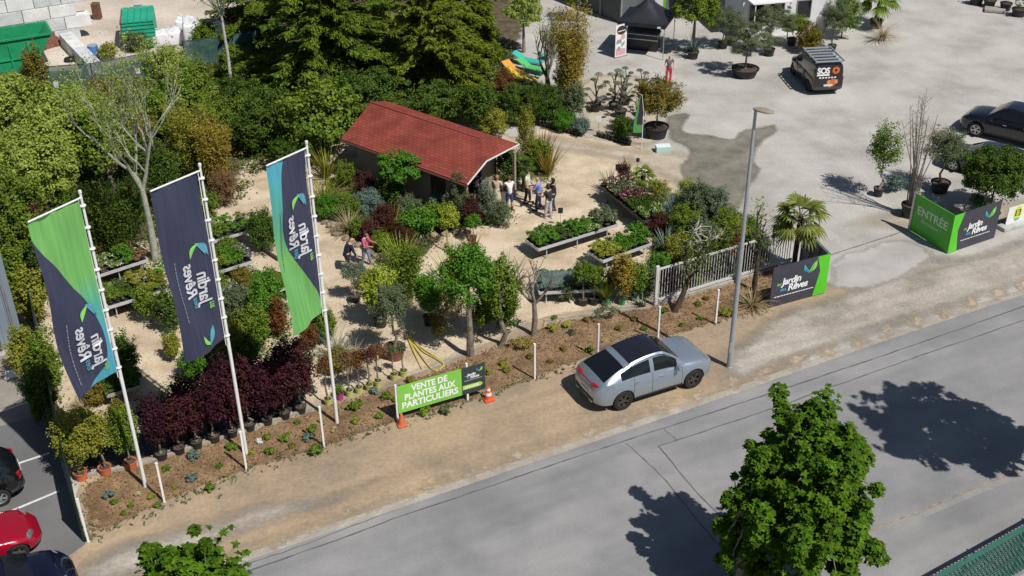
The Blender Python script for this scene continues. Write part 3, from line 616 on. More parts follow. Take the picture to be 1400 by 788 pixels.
m_cone = mat('cone_orange', (0.75, 0.12, 0.03), (0.62, 0.10, 0.03), 5, 0.5); m_conew = mat('cone_white', (0.75, 0.72, 0.70), rough=0.5)
def cone(p, s, lb, faded):
    b = G(*p); r_ = empty('traffic_cone', (b.x, b.y, 0.03), 0.4, lb, 'traffic cone', 'traffic cones beside the sale sign')
    mm = mat('cone_faded', (0.62, 0.16, 0.08), (0.5, 0.11, 0.05), 5, 0.6) if faded else m_cone
    MB().bevbox((0, 0, 0.02), (0.36 * s, 0.36 * s, 0.04), 0.012).build('base', mm, r_)
    pr = lambda z: 0.13 * s * (1 - z / 0.56) + 0.022
    MB().lathe([(pr(z), z * s + 0.04) for z in (0, 0.1, 0.2, 0.3, 0.4, 0.5)] + [(0.012, 0.5 * s + 0.04)], (0, 0, 0), 18).build('body', mm, r_, smooth=True)
    mb = MB()
    for z0, z1 in ((0.17, 0.27), (0.36, 0.44)): mb.lathe([(pr(z0) + 0.004, z0 * s + 0.04), (pr(z1) + 0.004, z1 * s + 0.04)], (0, 0, 0), 18)
    mb.build('white_bands', mm if faded else m_conew, r_, smooth=True)
cone((549.5, 582), 0.9, 'dull red traffic cone at the foot of the left sign post', True); cone((668, 547), 1.0, 'orange traffic cone with white bands right of the sale sign', False)

m_gatew = mat('gate_white', (0.50, 0.50, 0.50), (0.60, 0.60, 0.60), 4, 0.5)
# ================================================================== WHITE GATE
b = G(896, 418); e = G(1081, 361); d = e - b; L = d.length; an = math.atan2(d.y, d.x); GH = 1.78
root = empty('sliding_gate', (b.x, b.y, 0.10), an, 'long white metal sliding gate with vertical bars beside the planting bed', 'gate')
MB().box((L / 2, 0, 0.14), (L, 0.07, 0.10)).build('bottom_rail', m_gatew, root)
MB().box((L / 2, 0, GH - 0.22), (L, 0.06, 0.07)).build('top_rail', m_gatew, root)
MB().bevbox((0.0, 0.0, GH / 2 - 0.05), (0.16, 0.10, GH), 0.02).build('end_post', m_gatew, root)
MB().box((L * 0.58, -0.03, GH / 2 - 0.05), (0.10, 0.10, GH)).build('middle_post', m_gatew, root)
nb = int(L / 0.13)
for i in range(1, nb):
    if i == 1: bar = MB().box((0, 0, (GH - 0.22 + 0.14) / 2), (0.024, 0.024, GH - 0.36 - 0.045)).build('bar', m_gatew, root); bar.location.x = i * L / nb
    elif i < 100: c = bar.copy(); COL.objects.link(c); c.location.x = i * L / nb
root2 = empty('gate_sign', (b.x, b.y, 0.10), an, 'small black sign with a green emblem on the right end of the white gate', 'sign')
MB().box((L - 0.75, -0.09, GH + 0.05), (1.05, 0.03, 0.62)).build('board', mat('sign_black', (0.02, 0.03, 0.025), rough=0.35), root2)
mb = MB(); f = lambda x, y: Vector((L - 0.66 + x * 0.36, -0.112, GH - 0.12 + y * 0.34)); put_bird(mb, f, 0, 1)
for k in range(3): put_poly(mb, [(-1.6, 0.3 + k * 0.3), (-0.5 - 0.2 * k, 0.3 + k * 0.3), (-0.5 - 0.2 * k, 0.38 + k * 0.3), (-1.6, 0.38 + k * 0.3)], f, 0)
mb.build('emblem', [m_lime, mat('emblem_green', (0.05, 0.25, 0.05), rough=0.4)], root2)
mb = MB(); mb.box((L - 1.15, -0.055, GH - 0.1), (0.05, 0.03, 0.8)); mb.box((L - 0.35, -0.055, GH - 0.1), (0.05, 0.03, 0.8)); mb.build('bracket', m_galv, root2)

# ================================================================== CHALET
m_shing = bpy.data.materials.new('red_shingles'); m_shing.use_nodes = True
def shingles(m):
    nt = m.node_tree; L_ = nt.links.new; b = nt.nodes['Principled BSDF']; uv = _n(nt, 'ShaderNodeTexCoord')
    br = _n(nt, 'ShaderNodeTexBrick'); br.offset = 0.5; br.inputs['Scale'].default_value = 1.0
    br.inputs['Color1'].default_value = (0.285, 0.064, 0.044, 1); br.inputs['Color2'].default_value = (0.225, 0.050, 0.036, 1); br.inputs['Mortar'].default_value = (0.13, 0.034, 0.026, 1)
    br.inputs['Mortar Size'].default_value = 0.012; br.inputs['Brick Width'].default_value = 0.28; br.inputs['Row Height'].default_value = 0.17; br.inputs['Bias'].default_value = 0.1
    L_(uv.outputs['UV'], br.inputs['Vector'])
    no = _n(nt, 'ShaderNodeTexNoise'); no.inputs['Scale'].default_value = 0.9; no.inputs['Detail'].default_value = 7; geo = _n(nt, 'ShaderNodeNewGeometry'); L_(geo.outputs['Position'], no.inputs['Vector'])
    mr = _n(nt, 'ShaderNodeMapRange'); mr.inputs[1].default_value = 0.3; mr.inputs[2].default_value = 0.7; mr.inputs[3].default_value = 0.74; mr.inputs[4].default_value = 1.2; L_(no.outputs[0], mr.inputs[0])
    vm = _n(nt, 'ShaderNodeVectorMath', operation='SCALE'); L_(br.outputs[0], vm.inputs[0]); L_(mr.outputs[0], vm.inputs['Scale']); L_(vm.outputs[0], b.inputs['Base Color'])
    b.inputs['Roughness'].default_value = 0.9; b.inputs['Specular IOR Level'].default_value = 0.2
    bp = _n(nt, 'ShaderNodeBump'); bp.inputs['Strength'].default_value = 0.6; bp.inputs['Distance'].default_value = 0.02; L_(br.outputs['Fac'], bp.inputs['Height']); bp.invert = True; L_(bp.outputs[0], b.inputs['Normal'])
shingles(m_shing)
ZE, ZR = 2.15, 2.92
Dc, Cc = G(466, 190, ZE), G(638, 252, ZE)
el = (Cc - Dc).normalized(); pn = Vector((-el.y, el.x, 0))
Ac = Dc - el * 0.72 + pn * 2.8 + Vector((0, 0, ZR - ZE)); Bc_ = Dc + el * 6.4 + pn * 2.8 + Vector((0, 0, ZR - ZE))
nrm = (Cc - Dc).cross(Ac - Dc).normalized()
def hit(px, py):
    dd = Vector(_fw * F_PX + _rt * (px - 700) + _dn * (py - 394)); c0 = Vector(_cam); return c0 + dd * ((Dc - c0).dot(nrm) / dd.dot(nrm))
Kc = hit(664, 220)
run = (Ac - Dc).dot(pn)                                               # horizontal run of the slope
mir = lambda p: p + pn * 2 * (run - (p - Dc).dot(pn))
Kc = Dc + el * 7.7 + pn * 1.64 + Vector((0, 0, (ZR - ZE) * 1.64 / 2.8)); Kb = mir(Kc); Cb = Kb + pn * 0.02 - Vector((0, 0, 0.006)); Db = Vector((0, 0, Cb.z)) + (Dc - el * 0.9).xy.to_3d() + pn * ((Cb - Dc).dot(pn))
root = empty('garden_chalet', tuple((Dc + Cb) / 2 * 1.0 - Vector((0, 0, ((Dc + Cb) / 2).z))), 0, 'wooden chalet with a red shingle roof in the middle of the garden', 'building'); o0 = root.location.copy()
def slab(name, faces, th, mt, parent):
    me = bpy.data.meshes.new(name); bm = bmesh.new(); uvl = bm.loops.layers.uv.new('UVMap'); cache = {}
    def V_(p):
        k_ = tuple(round(x, 4) for x in p)
        if k_ not in cache: cache[k_] = bm.verts.new(p)
        return cache[k_]
    for fc_ in faces:
        f_ = bm.faces.new([V_(tuple(p - o0)) for p in fc_]); f_.normal_update()
        if f_.normal.z < 0: f_.normal_flip(); f_.normal_update()
        nn = f_.normal; hx = Vector((0, 0, 1)).cross(nn)
        hx = hx.normalized() if hx.length > 1e-4 else Vector((1, 0, 0)); hy = nn.cross(hx)
        for l in f_.loops: l[uvl].uv = (l.vert.co.dot(hx), l.vert.co.dot(hy))
    r = bmesh.ops.extrude_face_region(bm, geom=bm.faces[:]); 
    for v_ in [g for g in r['geom'] if isinstance(g, bmesh.types.BMVert)]: v_.co.z -= th
    bmesh.ops.recalc_face_normals(bm, faces=bm.faces[:]); bm.to_mesh(me); bm.free(); me.materials.append(mt); return link(name, me, parent)
roof = slab('roof', [[Dc, Cc, Kc, Bc_, Ac], [Kc, Kb, Bc_], [Cb, Db, Ac, Bc_, Kb]], 0.07, m_shing, root)
m_fas = mat('fascia_white', (0.55, 0.55, 0.53), (0.42, 0.42, 0.40), 5, 0.6)
for seg in ((Cc, Kc), (Kc, Kb), (Kb, Cb)):
    p, q = seg[0] - o0, seg[1] - o0; MB().tube([p + Vector((0, 0, -0.03)) + el * 0.03, q + Vector((0, 0, -0.03)) + el * 0.03], 0.05, 4).build('fascia', m_fas, roof)
MB().tube([Dc - o0 - pn * 0.05 + Vector((0, 0, -0.08)), Cc - o0 - pn * 0.05 + Vector((0, 0, -0.08))], 0.05, 8).build('gutter', mat('gutter_brown', (0.10, 0.05, 0.04), rough=0.5), roof, smooth=True)
MB().tube([Ac - o0 + Vector((0, 0, 0.03)), Bc_ - o0 + Vector((0, 0, 0.01))], 0.045, 6).build('ridge_cap', mat('ridge_red', (0.26, 0.058, 0.046), rough=0.8), roof, smooth=True)
Lr = (Cc - Dc).length
def cw(s_, t_, z=0.0): p = Dc + el * s_ + pn * t_; return Vector((p.x, p.y, z)) - o0    # chalet coordinates: along the eave, into depth
m_wood = bpy.data.materials.new('stained_boards'); m_wood.use_nodes = True
def boards(m, c1, c2, sc):
    nt = m.node_tree; L_ = nt.links.new; b = nt.nodes['Principled BSDF']; geo = _n(nt, 'ShaderNodeNewGeometry'); sp = _n(nt, 'ShaderNodeSeparateXYZ'); L_(geo.outputs['Position'], sp.inputs[0])
    m1 = _n(nt, 'ShaderNodeMath', operation='MULTIPLY'); m1.inputs[1].default_value = sc; L_(sp.outputs['Z'], m1.inputs[0]); fr = _n(nt, 'ShaderNodeMath', operation='FRACT'); L_(m1.outputs[0], fr.inputs[0])
    cr = _n(nt, 'ShaderNodeValToRGB'); e = cr.color_ramp.elements; e[0].position = 0.04; e[0].color = (c1[0] * 0.3, c1[1] * 0.3, c1[2] * 0.3, 1); e[1].position = 0.12; e[1].color = (*c1, 1); x = e.new(0.9); x.color = (*c2, 1)
    L_(fr.outputs[0], cr.inputs[0]); L_(cr.outputs[0], b.inputs['Base Color']); b.inputs['Roughness'].default_value = 0.8
    bp = _n(nt, 'ShaderNodeBump'); bp.inputs['Strength'].default_value = 0.6; bp.inputs['Distance'].default_value = 0.02; L_(cr.outputs[0], bp.inputs['Height']); L_(bp.outputs[0], b.inputs['Normal'])
boards(m_wood, (0.29, 0.235, 0.175), (0.34, 0.28, 0.21), 7.0)
W2 = 3.85; th = 0.12; x0, x1, y0 = 0.55, Lr - 1.5, 0.55
def wall(p, q, z0, z1, holes=()):
    """one wall from p to q (chalet coordinates) butted round its openings (s0,s1,z0,z1)"""
    mb = MB(); P_, Q_ = Vector((*p, 0)), Vector((*q, 0)); Lw = (Q_ - P_).length; d_ = (Q_ - P_) / Lw
    def seg(s0, s1, a_, b_):
        c_ = P_ + d_ * (s0 + s1) / 2; w_ = cw(c_.x, c_.y, (a_ + b_) / 2); ang = math.atan2(el.y, el.x) + math.atan2(d_.y, d_.x); mb.box(w_, (s1 - s0, th, b_ - a_), ang)
    cur = 0
    for s0, s1, a_, b_ in sorted(holes):
        seg(cur, s0, z0, z1)
        if a_ > z0: seg(s0, s1, z0, a_)
        seg(s0, s1, b_, z1); cur = s1
    seg(cur, Lw, z0, z1); return mb
hs = [(1.55, 2.45, 1.05, 1.85), (4.75, 5.7, 0.05, 1.95)]
wall((x0, y0), (x1, y0), 0, ZE + 0.05, hs).build('wall', m_wood, root)
wall((x0, W2 - 0.1), (x1, W2 - 0.1), 0, ZE + 0.05).build('wall', m_wood, root)
wall((x0, y0 + th), (x0, W2 - 0.1 - th), 0, ZE + 0.05).build('wall', m_wood, root)
wall((x1, y0 + th), (x1, W2 - 0.1 - th), 0, ZE + 0.05, [(0.8, 2.0, 0.05, 2.0)]).build('wall', m_wood, root)
for gx_ in (x0, x1):
    tri_ = [cw(gx_, y0, ZE + 0.052), cw(gx_, W2 - 0.1, ZE + 0.052), cw(gx_, run, ZR - 0.12)]; MB().add([p_ - el * 0.05 for p_ in tri_] + [p_ + el * 0.05 for p_ in tri_], [(0, 1, 2), (5, 4, 3), (0, 3, 4, 1), (1, 4, 5, 2), (2, 5, 3, 0)]).build('gable', m_wood, root)
m_dark = mat('dark_glass', (0.01, 0.012, 0.014), rough=0.08, spec=0.6)
fr_ = MB(); c_ = cw(x0 + 2.0, y0 - 0.03, 1.45); ea = math.atan2(el.y, el.x)
fr_.box(c_ + Vector((0, 0, 0.42)), (1.02, 0.08, 0.07), ea); fr_.box(c_ - Vector((0, 0, 0.42)), (1.02, 0.08, 0.07), ea)
fr_.box(c_ - el * 0.48, (0.07, 0.08, 0.77), ea); fr_.box(c_ + el * 0.48, (0.07, 0.08, 0.77), ea); fr_.box(c_, (0.04, 0.07, 0.77), ea)
fw = fr_.build('window', mat('window_frame_brown', (0.07, 0.035, 0.025), rough=0.5), root)
MB().box(cw(x0 + 2.0, y0 + 0.03, 1.45), (0.9, 0.02, 0.8), ea).build('pane', m_dark, fw)
dr = MB().box(cw(x0 + 5.22, y0 + 0.02, 1.0), (0.95, 0.05, 1.9), ea).build('door', mat('door_brown', (0.06, 0.03, 0.02), rough=0.5), root)
MB().tube([cw(x0 + 5.6, y0 - 0.04, 1.0), cw(x0 + 5.5, y0 - 0.04, 1.0)], 0.015, 6).build('handle', m_galv, dr)
for t in (0.35, W2 - 0.1):
    MB().box(cw(Lr - 0.35, t, (ZE) / 2 + 0.05), (0.12, 0.12, ZE + 0.1), ea).build('porch_post', m_wood, root)
MB().box(cw(Lr / 2, 0.5 * W2 + 0.1, 0.02), (Lr - 0.6, W2, 0.05), ea).build('floor', mat('chalet_floor', (0.10, 0.08, 0.06), rough=0.8), root)

# ================================================================== BUILDINGS AT THE RIM
m_clad = mat('blue_grey_cladding', (0.22, 0.27, 0.33), (0.27, 0.32, 0.38), 0.4, 0.45, metal=0.2)
def hall(p, q, depth, h, name, label, m, ribs=True, side=1, ribm=None, z0=0.0):
    """a plain hall: near face from ground point p to q, going back by depth"""
    d = (q - p); Lw = d.length; an = math.atan2(d.y, d.x); r_ = empty(name, (p.x, p.y, 0), an, label, 'building')
    mb = MB(); mb.box((Lw / 2, depth / 2, h / 2), (Lw, depth, h))
    if ribs:
        for i in range(int(Lw / 0.3)): mb.box((0.15 + i * 0.3, -0.016, h / 2), (0.10, 0.03, h - 0.02))
        for i in range(int(depth / 0.3)): mb.box((Lw + 0.016, 0.15 + i * 0.3, h / 2), (0.03, 0.10, h - 0.02))
    mb.build('wall', m, r_)
    return r_, Lw
r_, Lw = hall(G(-170, 532), G(33, 470), 9.0, 4.6, 'metal_hall', 'blue grey corrugated metal hall at the left edge', m_clad)
MB().box((Lw / 2, 4.5, 4.66), (Lw + 0.3, 9.3, 0.12)).build('roof', mat('hall_roof', (0.12, 0.13, 0.14), (0.16, 0.17, 0.18), 0.6, 0.7), r_)
dd = MB().box((Lw - 2.3, -0.035, 1.35), (3.0, 0.05, 2.7)).build('door', mat('hall_door', (0.045, 0.055, 0.07), (0.06, 0.07, 0.085), 1, 0.35), r_)
MB().box((Lw - 3.6, -0.075, 1.2), (0.05, 0.03, 0.25)).build('handle', m_galv, dd)
MB().tube([(Lw - 0.25, -0.08, 0), (Lw - 0.25, -0.08, 4.5)], 0.05, 8).build('downpipe', m_galv, r_)
# white site office at the top
p, q = G(1012, 52), G(1130, 42)
r_, Lw = hall(p, q, 4.0, 2.9, 'site_office', 'white prefabricated office behind the potted olive trees', mat('office_white', (0.66, 0.67, 0.68), (0.74, 0.75, 0.76), 1, 0.5), False)
for s_ in (0.9, 2.3, 4.1):
    wf = MB().box((s_, -0.02, 1.55), (1.0, 0.05, 1.2)).build('window', m_galv, r_); MB().box((s_, -0.05, 1.55), (0.88, 0.02, 1.08)).build('pane', m_dark, wf)
MB().bevbox((Lw / 2, 1.9, 2.98), (Lw + 0.5, 4.6, 0.16), 0.04).build('roof', m_white, r_)
MB().box((1.5, -0.55, 2.45), (2.6, 1.1, 0.06)).build('awning', m_white, r_)
mb = MB(); mb.tube([(0.4, -1.0, 0), (0.4, -1.0, 2.42)], 0.04, 8); mb.tube([(2.7, -1.0, 0), (2.7, -1.0, 2.42)], 0.04, 8); mb.build('awning_post', m_white, r_)
# polytunnel-like grey roof left of the office and dark shed behind the tent
p, q = G(935, 22), G(1000, 34)
r_, Lw = hall(p, q, 6.0, 2.6, 'storage_shed', 'grey blue storage shed left of the white office', mat('shed_grey', (0.16, 0.19, 0.21), (0.20, 0.23, 0.25), 1, 0.6), False)
MB().box((Lw / 2, 3, 2.66), (Lw + 0.3, 6.3, 0.1)).build('roof', mat('shed_roof', (0.20, 0.26, 0.28), (0.26, 0.32, 0.34), 0.8, 0.6), r_)
p, q = G(744, -10), G(850, 33)
r_, Lw = hall(p, q, 5.0, 3.0, 'dark_shed', 'dark grey shed wall with posts behind the black tent', mat('shed_slate', (0.085, 0.095, 0.10), (0.12, 0.13, 0.135), 1, 0.7), False)
MB().box((Lw / 2, 2.5, 3.06), (Lw + 0.3, 5.3, 0.1)).build('roof', mat('shed_roof_dark', (0.06, 0.065, 0.07), rough=0.7), r_)
for t in range(5): MB().box((0.05 + t * (Lw - 0.1) / 4, -0.06, 1.5), (0.12, 0.10, 3.0)).build('post', m_panelback, r_)

# ================================================================== MESH FENCES
m_net = mat('windbreak_net', (0.006, 0.018, 0.014), (0.010, 0.028, 0.02), 3, 0.6, fine=(30, 0.3))
m_net2 = mat('windbreak_teal', (0.04, 0.105, 0.095), (0.10, 0.18, 0.16), 0.9, 0.6, fine=(20, 0.2), alpha=0.78)
m_rail = mat('fence_green', (0.008, 0.028, 0.022), rough=0.5)
def netfence(pts, h, label, mnet, name='mesh_fence', step=2.5):
    P = resample(pts, step, False); o0 = P[0]; r_ = empty(name, (o0.x, o0.y, 0), 0, label, 'fence')
    mb = MB()
    for i in range(len(P) - 1):
        a, b = P[i] - o0, P[i + 1] - o0; n_ = 8; d = b - a; nn = Vector((-d.y, d.x, 0)).normalized()
        for k in range(n_):
            for j in range(4):
                def q(kk, jj):
                    t = kk / n_; zz = 0.05 + (h - 0.05) * jj / 4; return a + d * t + nn * 0.04 * math.sin(t * 9 + i * 2) * math.sin(PI * jj / 4) + Vector((0, 0, zz))
                mb.add([q(k, j), q(k + 1, j), q(k + 1, j + 1), q(k, j + 1)], [(0, 1, 2, 3)])
    mb.build('screen', mnet, r_)
    for p in P: MB().box((p.x - o0.x, p.y - o0.y, h / 2 + 0.03), (0.06, 0.06, h + 0.06)).build('post', m_rail, r_)
    mb = MB()
    for i in range(len(P) - 1):
        a, b = P[i] - o0, P[i + 1] - o0; mb.tube([a + Vector((0, 0, h)), b + Vector((0, 0, h))], 0.022, 6)
    mb.build('top_rail', m_rail, r_)
netfence([G(116, 741), G(88, 620), G(63, 500), G(48, 430)], 1.95, 'dark green windbreak fence between the car park and the garden', m_net)
netfence([G(-120, 152), G(72, 124), G(130, 120), G(215, 103)], 1.45, 'faded teal windbreak fence in front of the green skip', m_net2)
netfence([G(255, 92), G(315, 84), G(380, 70)], 1.6, 'teal windbreak fence behind the birch tree', m_net2)
# fence of woven slats in the bottom right corner (across the street)
A, B_ = G(1262, 800, 1.9), G(1440, 700, 1.9); A.z = B_.z = 0; A = A - (B_ - A) * 0.6; B_ = B_ + (B_ - A) * 0.5
d = B_ - A; Lw = d.length; an = math.atan2(d.y, d.x)
r_ = empty('garden_fence', (A.x, A.y, 0), an, 'green wire mesh fence across the street in the bottom right corner', 'fence')
m_wire = mat('wire_green', (0.03, 0.13, 0.095), (0.04, 0.16, 0.12), 4, 0.45)
MB().box((Lw / 2, 0, 1.9), (Lw, 0.10, 0.07)).build('top_rail', m_wire, r_)
mb = MB(); st = 0.15; H_ = 1.86
for i in range(int(Lw / st)):
    for sgn in (1, -1):
        x = i * st; dx = sgn * H_ * 0.8; xe = x + dx; z1 = H_
        if xe < 0: z1 = H_ * (x / -dx); xe = 0
        if xe > Lw: z1 = H_ * ((Lw - x) / dx); xe = Lw
        mb.tube([(x, 0.012 * sgn, 0.0), (xe, 0.012 * sgn, z1)], 0.017, 4, cap=False)
mb.build('mesh_panel', m_wire, r_)
for t in range(int(Lw / 2.5) + 1): MB().box((t * 2.5, 0.07, 0.95), (0.06, 0.06, 1.95)).build('post', m_wire, r_)
sheet('far_pavement', w2([A - Vector((20, 10, 0)), B_ + Vector((30, 15, 0)), B_ + Vector((40, -30, 0)), A - Vector((10, 40, 0))]), 0.02, mat('pavement_grey', (0.24, 0.24, 0.24), (0.32, 0.32, 0.315), 1, 0.9), world=True, step=3)

# ================================================================== DEPOT BEHIND THE GARDEN (top left)
m_conc = mat('cast_concrete', (0.46, 0.48, 0.50), (0.62, 0.64, 0.65), 1.6, 0.85, 0.4, c3=(0.55, 0.57, 0.58), fine=(7, 0.08))
m_concw = mat('cast_concrete_pale', (0.62, 0.62, 0.61), (0.74, 0.74, 0.73), 1.3, 0.85, 0.3, fine=(7, 0.08))
def blockwall(p, ang, n, rows, name_lbl, start=0, setback=0.0, sz=(1.6, 0.8, 0.8)):
    R = Matrix.Rotation(ang, 3, 'Z')
    for r in range(rows):
        for i in range(n - (r if setback else 0)):
            course = ('bottom', 'second', 'third', 'fourth', 'top')[r] if rows > 2 else ('lower', 'upper')[r]; lb_ = name_lbl.replace('concrete block', 'block, %s from left, %s course' % (ORD[i], course) if rows > 1 else 'block, %s from the skip' % ORD[i], 1)
            off_ = (r % 2) * 0.8
            c = p + R @ Vector((i * sz[0] + off_, r * 0.0, r * sz[2]))
            o = MB().bevbox((0, 0, sz[2] / 2), (sz[0] - 0.03, sz[1], sz[2] - 0.02), 0.035).build('concrete_block', random.choice([m_conc, m_conc, m_concw]))
            o.location = (c.x, c.y, c.z); o.rotation_euler.z = ang; tag(o, lb_, 'block')
            o['group'] = 'interlocking blocks of the storage bays'
p = G(-130, 92); q = G(133, 48); ab = math.atan2(q.y - p.y, q.x - p.x)
n_ = int((q - p).length / 1.6); blockwall(p + Vector((0, 0, 0)), ab, n_, 5, 'pale concrete block of the tall bay wall')
p = G(-100, 118); q = G(80, 82); n_ = int((q - p).length / 1.6)
blockwall(p, ab, n_, 2, 'pale concrete block of the wall behind the skip')
blockwall(G(97, 66), ab - PI / 2 + 0.06, 4, 1, 'grey concrete block in the row past the skip end')
# heap of bark
mb = bmesh.new(); bmesh.ops.create_icosphere(mb, subdivisions=4, radius=1.0)
c0 = G(5, 62)
for v_ in mb.verts:
    k_ = 1 + 0.12 * math.sin(v_.co.x * 7) * math.cos(v_.co.y * 6) + random.uniform(-0.05, 0.05)
    v_.co = Vector((v_.co.x * 3.4 * k_, v_.co.y * 2.0 * k_, max(-0.1, v_.co.z * 2.1 * k_)))
me = bpy.data.meshes.new('bark_heap'); mb.to_mesh(me); mb.free(); me.materials.append(mat('bark_mulch', (0.11, 0.045, 0.03), (0.22, 0.10, 0.065), 3, 0.95, 1.0, fine=(14, 0.35)))
o = link('bark_heap', me); o.location = (c0.x, c0.y, 0); tag(o, 'heap of red brown bark inside the concrete bay', 'heap', kind='stuff')
m_skip = mat('skip_green', (0.012, 0.24, 0.095), (0.018, 0.30, 0.125), 1.2, 0.5, fine=(9, 0.15)); m_skipd = mat('skip_inside', (0.02, 0.11, 0.06), (0.05, 0.08, 0.05), 1.5, 0.8)
# roll-off skip: open top, sloped end
p = G(-70, 118); q = G(68, 95); an = math.atan2(q.y - p.y, q.x - p.x); Ls = 6.4
c0 = q
r_ = empty('waste_skip', (c0.x, c0.y, 0), an, 'large open green steel skip by the low block wall', 'skip')
mb = MB(); Hs, Ws = 2.15, 2.3; t = 0.07
prof = [(-Ls, 0.15), (-0.9, 0.15), (0.55, Hs), (-Ls, Hs)]
for y in (0, Ws): mb.add([(a, y + s_, z) for s_ in (0, t) for a, z in prof], [(0, 1, 2, 3), (7, 6, 5, 4), (0, 4, 5, 1), (1, 5, 6, 2), (2, 6, 7, 3), (3, 7, 4, 0)])
mb.build('side_wall', m_skip, r_)
mb = MB(); mb.add([(-0.9, t, 0.15), (-0.9, Ws, 0.15), (0.55, Ws, Hs), (0.55, t, Hs), (-0.98, t, 0.18), (-0.98, Ws, 0.18), (0.47, Ws, Hs), (0.47, t, Hs)], [(0, 1, 2, 3), (7, 6, 5, 4), (0, 3, 7, 4), (1, 5, 6, 2), (3, 2, 6, 7), (0, 4, 5, 1)])
mb.box((-Ls + 0.04, Ws / 2 + 0.03, 1.0), (0.06, Ws - 0.1, 1.7)); mb.build('end_wall', m_skip, r_)
MB().box((-Ls / 2 - 0.5, Ws / 2 + 0.03, 0.2), (Ls - 1.2, Ws - 0.08, 0.06)).build('floor', m_skipd, r_)
mb = MB(); mb.box((-Ls / 2 + 0.27, -0.05, Hs), (Ls + 0.6, 0.14, 0.10)); mb.box((-Ls / 2 + 0.27, Ws + t + 0.05, Hs), (Ls + 0.6, 0.14, 0.10)); mb.box((0.56, Ws / 2 + 0.03, Hs + 0.002), (0.12, Ws + 0.0, 0.10)); mb.build('rim', m_skip, r_)
for i in range(6):
    MB().box((-0.4 - i * 1.05 - 0.5, -0.045, 1.05), (0.10, 0.08, 1.6)).build('rib', m_skip, r_)
MB().box((-Ls / 2, -0.04, 0.95), (Ls - 0.6, 0.07, 0.09)).build('side_rail', m_skip, r_)
for x in (-0.9, -Ls + 0.4):
    for y in (0.35, Ws - 0.35): MB().tube([(x, y - 0.1, 0.12), (x, y + 0.1, 0.12)], 0.12, 12).build('roller', m_galv, r_)
# small closed container
b = G(172, 70); c1 = G(216, 66); an = math.atan2(c1.y - b.y, c1.x - b.x) ; Lc = (c1 - b).length
r_ = empty('waste_container', (b.x, b.y, 0), an, 'smaller closed jade green container left of the white bulk bags', 'container')
m_jade = mat('container_jade', (0.02, 0.33, 0.20), (0.03, 0.40, 0.25), 1.2, 0.5, fine=(9, 0.12))
MB().box((Lc / 2, 1.5, 0.95), (Lc, 3.0, 1.6)).build('body', m_jade, r_)
mb = MB()
for i in range(6): mb.box((Lc / 2, -0.02, 0.35 + i * 0.25), (Lc, 0.05, 0.07))
mb.build('front_rib', m_jade, r_)
mb = MB()
for i in range(5): mb.box((Lc / 10 + i * Lc / 5, 1.5, 1.79), (Lc / 5 - 0.05, 3.1, 0.07))
ld = mb.build('lid', m_jade, r_); MB().box((Lc / 2, 3.08, 1.85), (0.5, 0.08, 0.10)).build('handle', m_galv, ld)
for i in range(2): MB().box((0.2 + i * (Lc - 0.4), 1.5, 0.08), (0.12, 2.8, 0.15)).build('skid', m_galv, r_)
MB().box((-0.05, 1.5, 0.95), (0.06, 3.0, 1.7)).build('side_frame', mat('rusty_steel', (0.16, 0.08, 0.05), (0.28, 0.17, 0.12), 3, 0.8), r_)
# blue bin, tyre, bulk bags
b = G(130, 82); r_ = empty('blue_drum', (b.x, b.y, 0), 0, 'blue plastic drum beside the teal mesh fence', 'drum')
MB().lathe([(0.28, 0), (0.31, 0.05), (0.31, 0.4), (0.33, 0.43), (0.31, 0.46), (0.31, 0.85), (0.27, 0.9)], (0, 0, 0), 20).build('body', mat('drum_blue', (0.05, 0.16, 0.42), rough=0.4), r_, smooth=True)
MB().lathe([(0.30, 0.9), (0.30, 0.95), (0.0, 0.96)], (0, 0, 0), 20).build('lid', mat('drum_lid', (0.25, 0.35, 0.5), rough=0.4), r_, smooth=True)
b = G(96, 84); o = MB().lathe([(0.18, 0.0), (0.32, 0.02), (0.36, 0.10), (0.32, 0.19), (0.18, 0.21), (0.17, 0.10), (0.18, 0.0)], (0, 0, 0), 24).build('old_tyre', mat('tyre_rubber', (0.018, 0.018, 0.019), rough=0.8), smooth=True)
o.location = (b.x, b.y, 0.02); tag(o, 'worn black tyre on the ground at the end of the skip', 'tyre')
m_bag = mat('bag_white', (0.68, 0.69, 0.72), (0.76, 0.76, 0.78), 3, 0.7, 0.4)
def bulkbag(p, s, h, rz, lb):
    b = G(*p); r_ = empty('bulk_bag', (b.x, b.y, 0), rz, lb, 'bag', 'white bulk bags in the depot')
    bm = bmesh.new(); bmesh.ops.create_cube(bm, size=1); bmesh.ops.subdivide_edges(bm, edges=bm.edges[:], cuts=6, use_grid_fill=True)
    for v_ in bm.verts:
        z = v_.co.z + 0.5; bul = 1 + 0.14 * math.sin(PI * z) ; n_ = random.uniform(0.97, 1.03)
        v_.co = Vector((v_.co.x * s * bul * n_, v_.co.y * s * bul * n_, z * h + (0.06 * math.sin(v_.co.x * 9) if z > .9 else 0)))
    me = bpy.data.meshes.new('body'); bm.to_mesh(me); bm.free(); me.materials.append(m_bag); me.polygons.foreach_set('use_smooth', [True] * len(me.polygons)); link('body', me, r_)
    for sx in (-1, 1):
        for sy in (-1, 1):
            MB().tube([(sx * s * .5, sy * s * .5, h * .9), (sx * s * .42, sy * s * .42, h * 1.18), (sx * s * .2, sy * s * .45, h * 1.02)], 0.03, 6).build('loop', m_bag, r_)
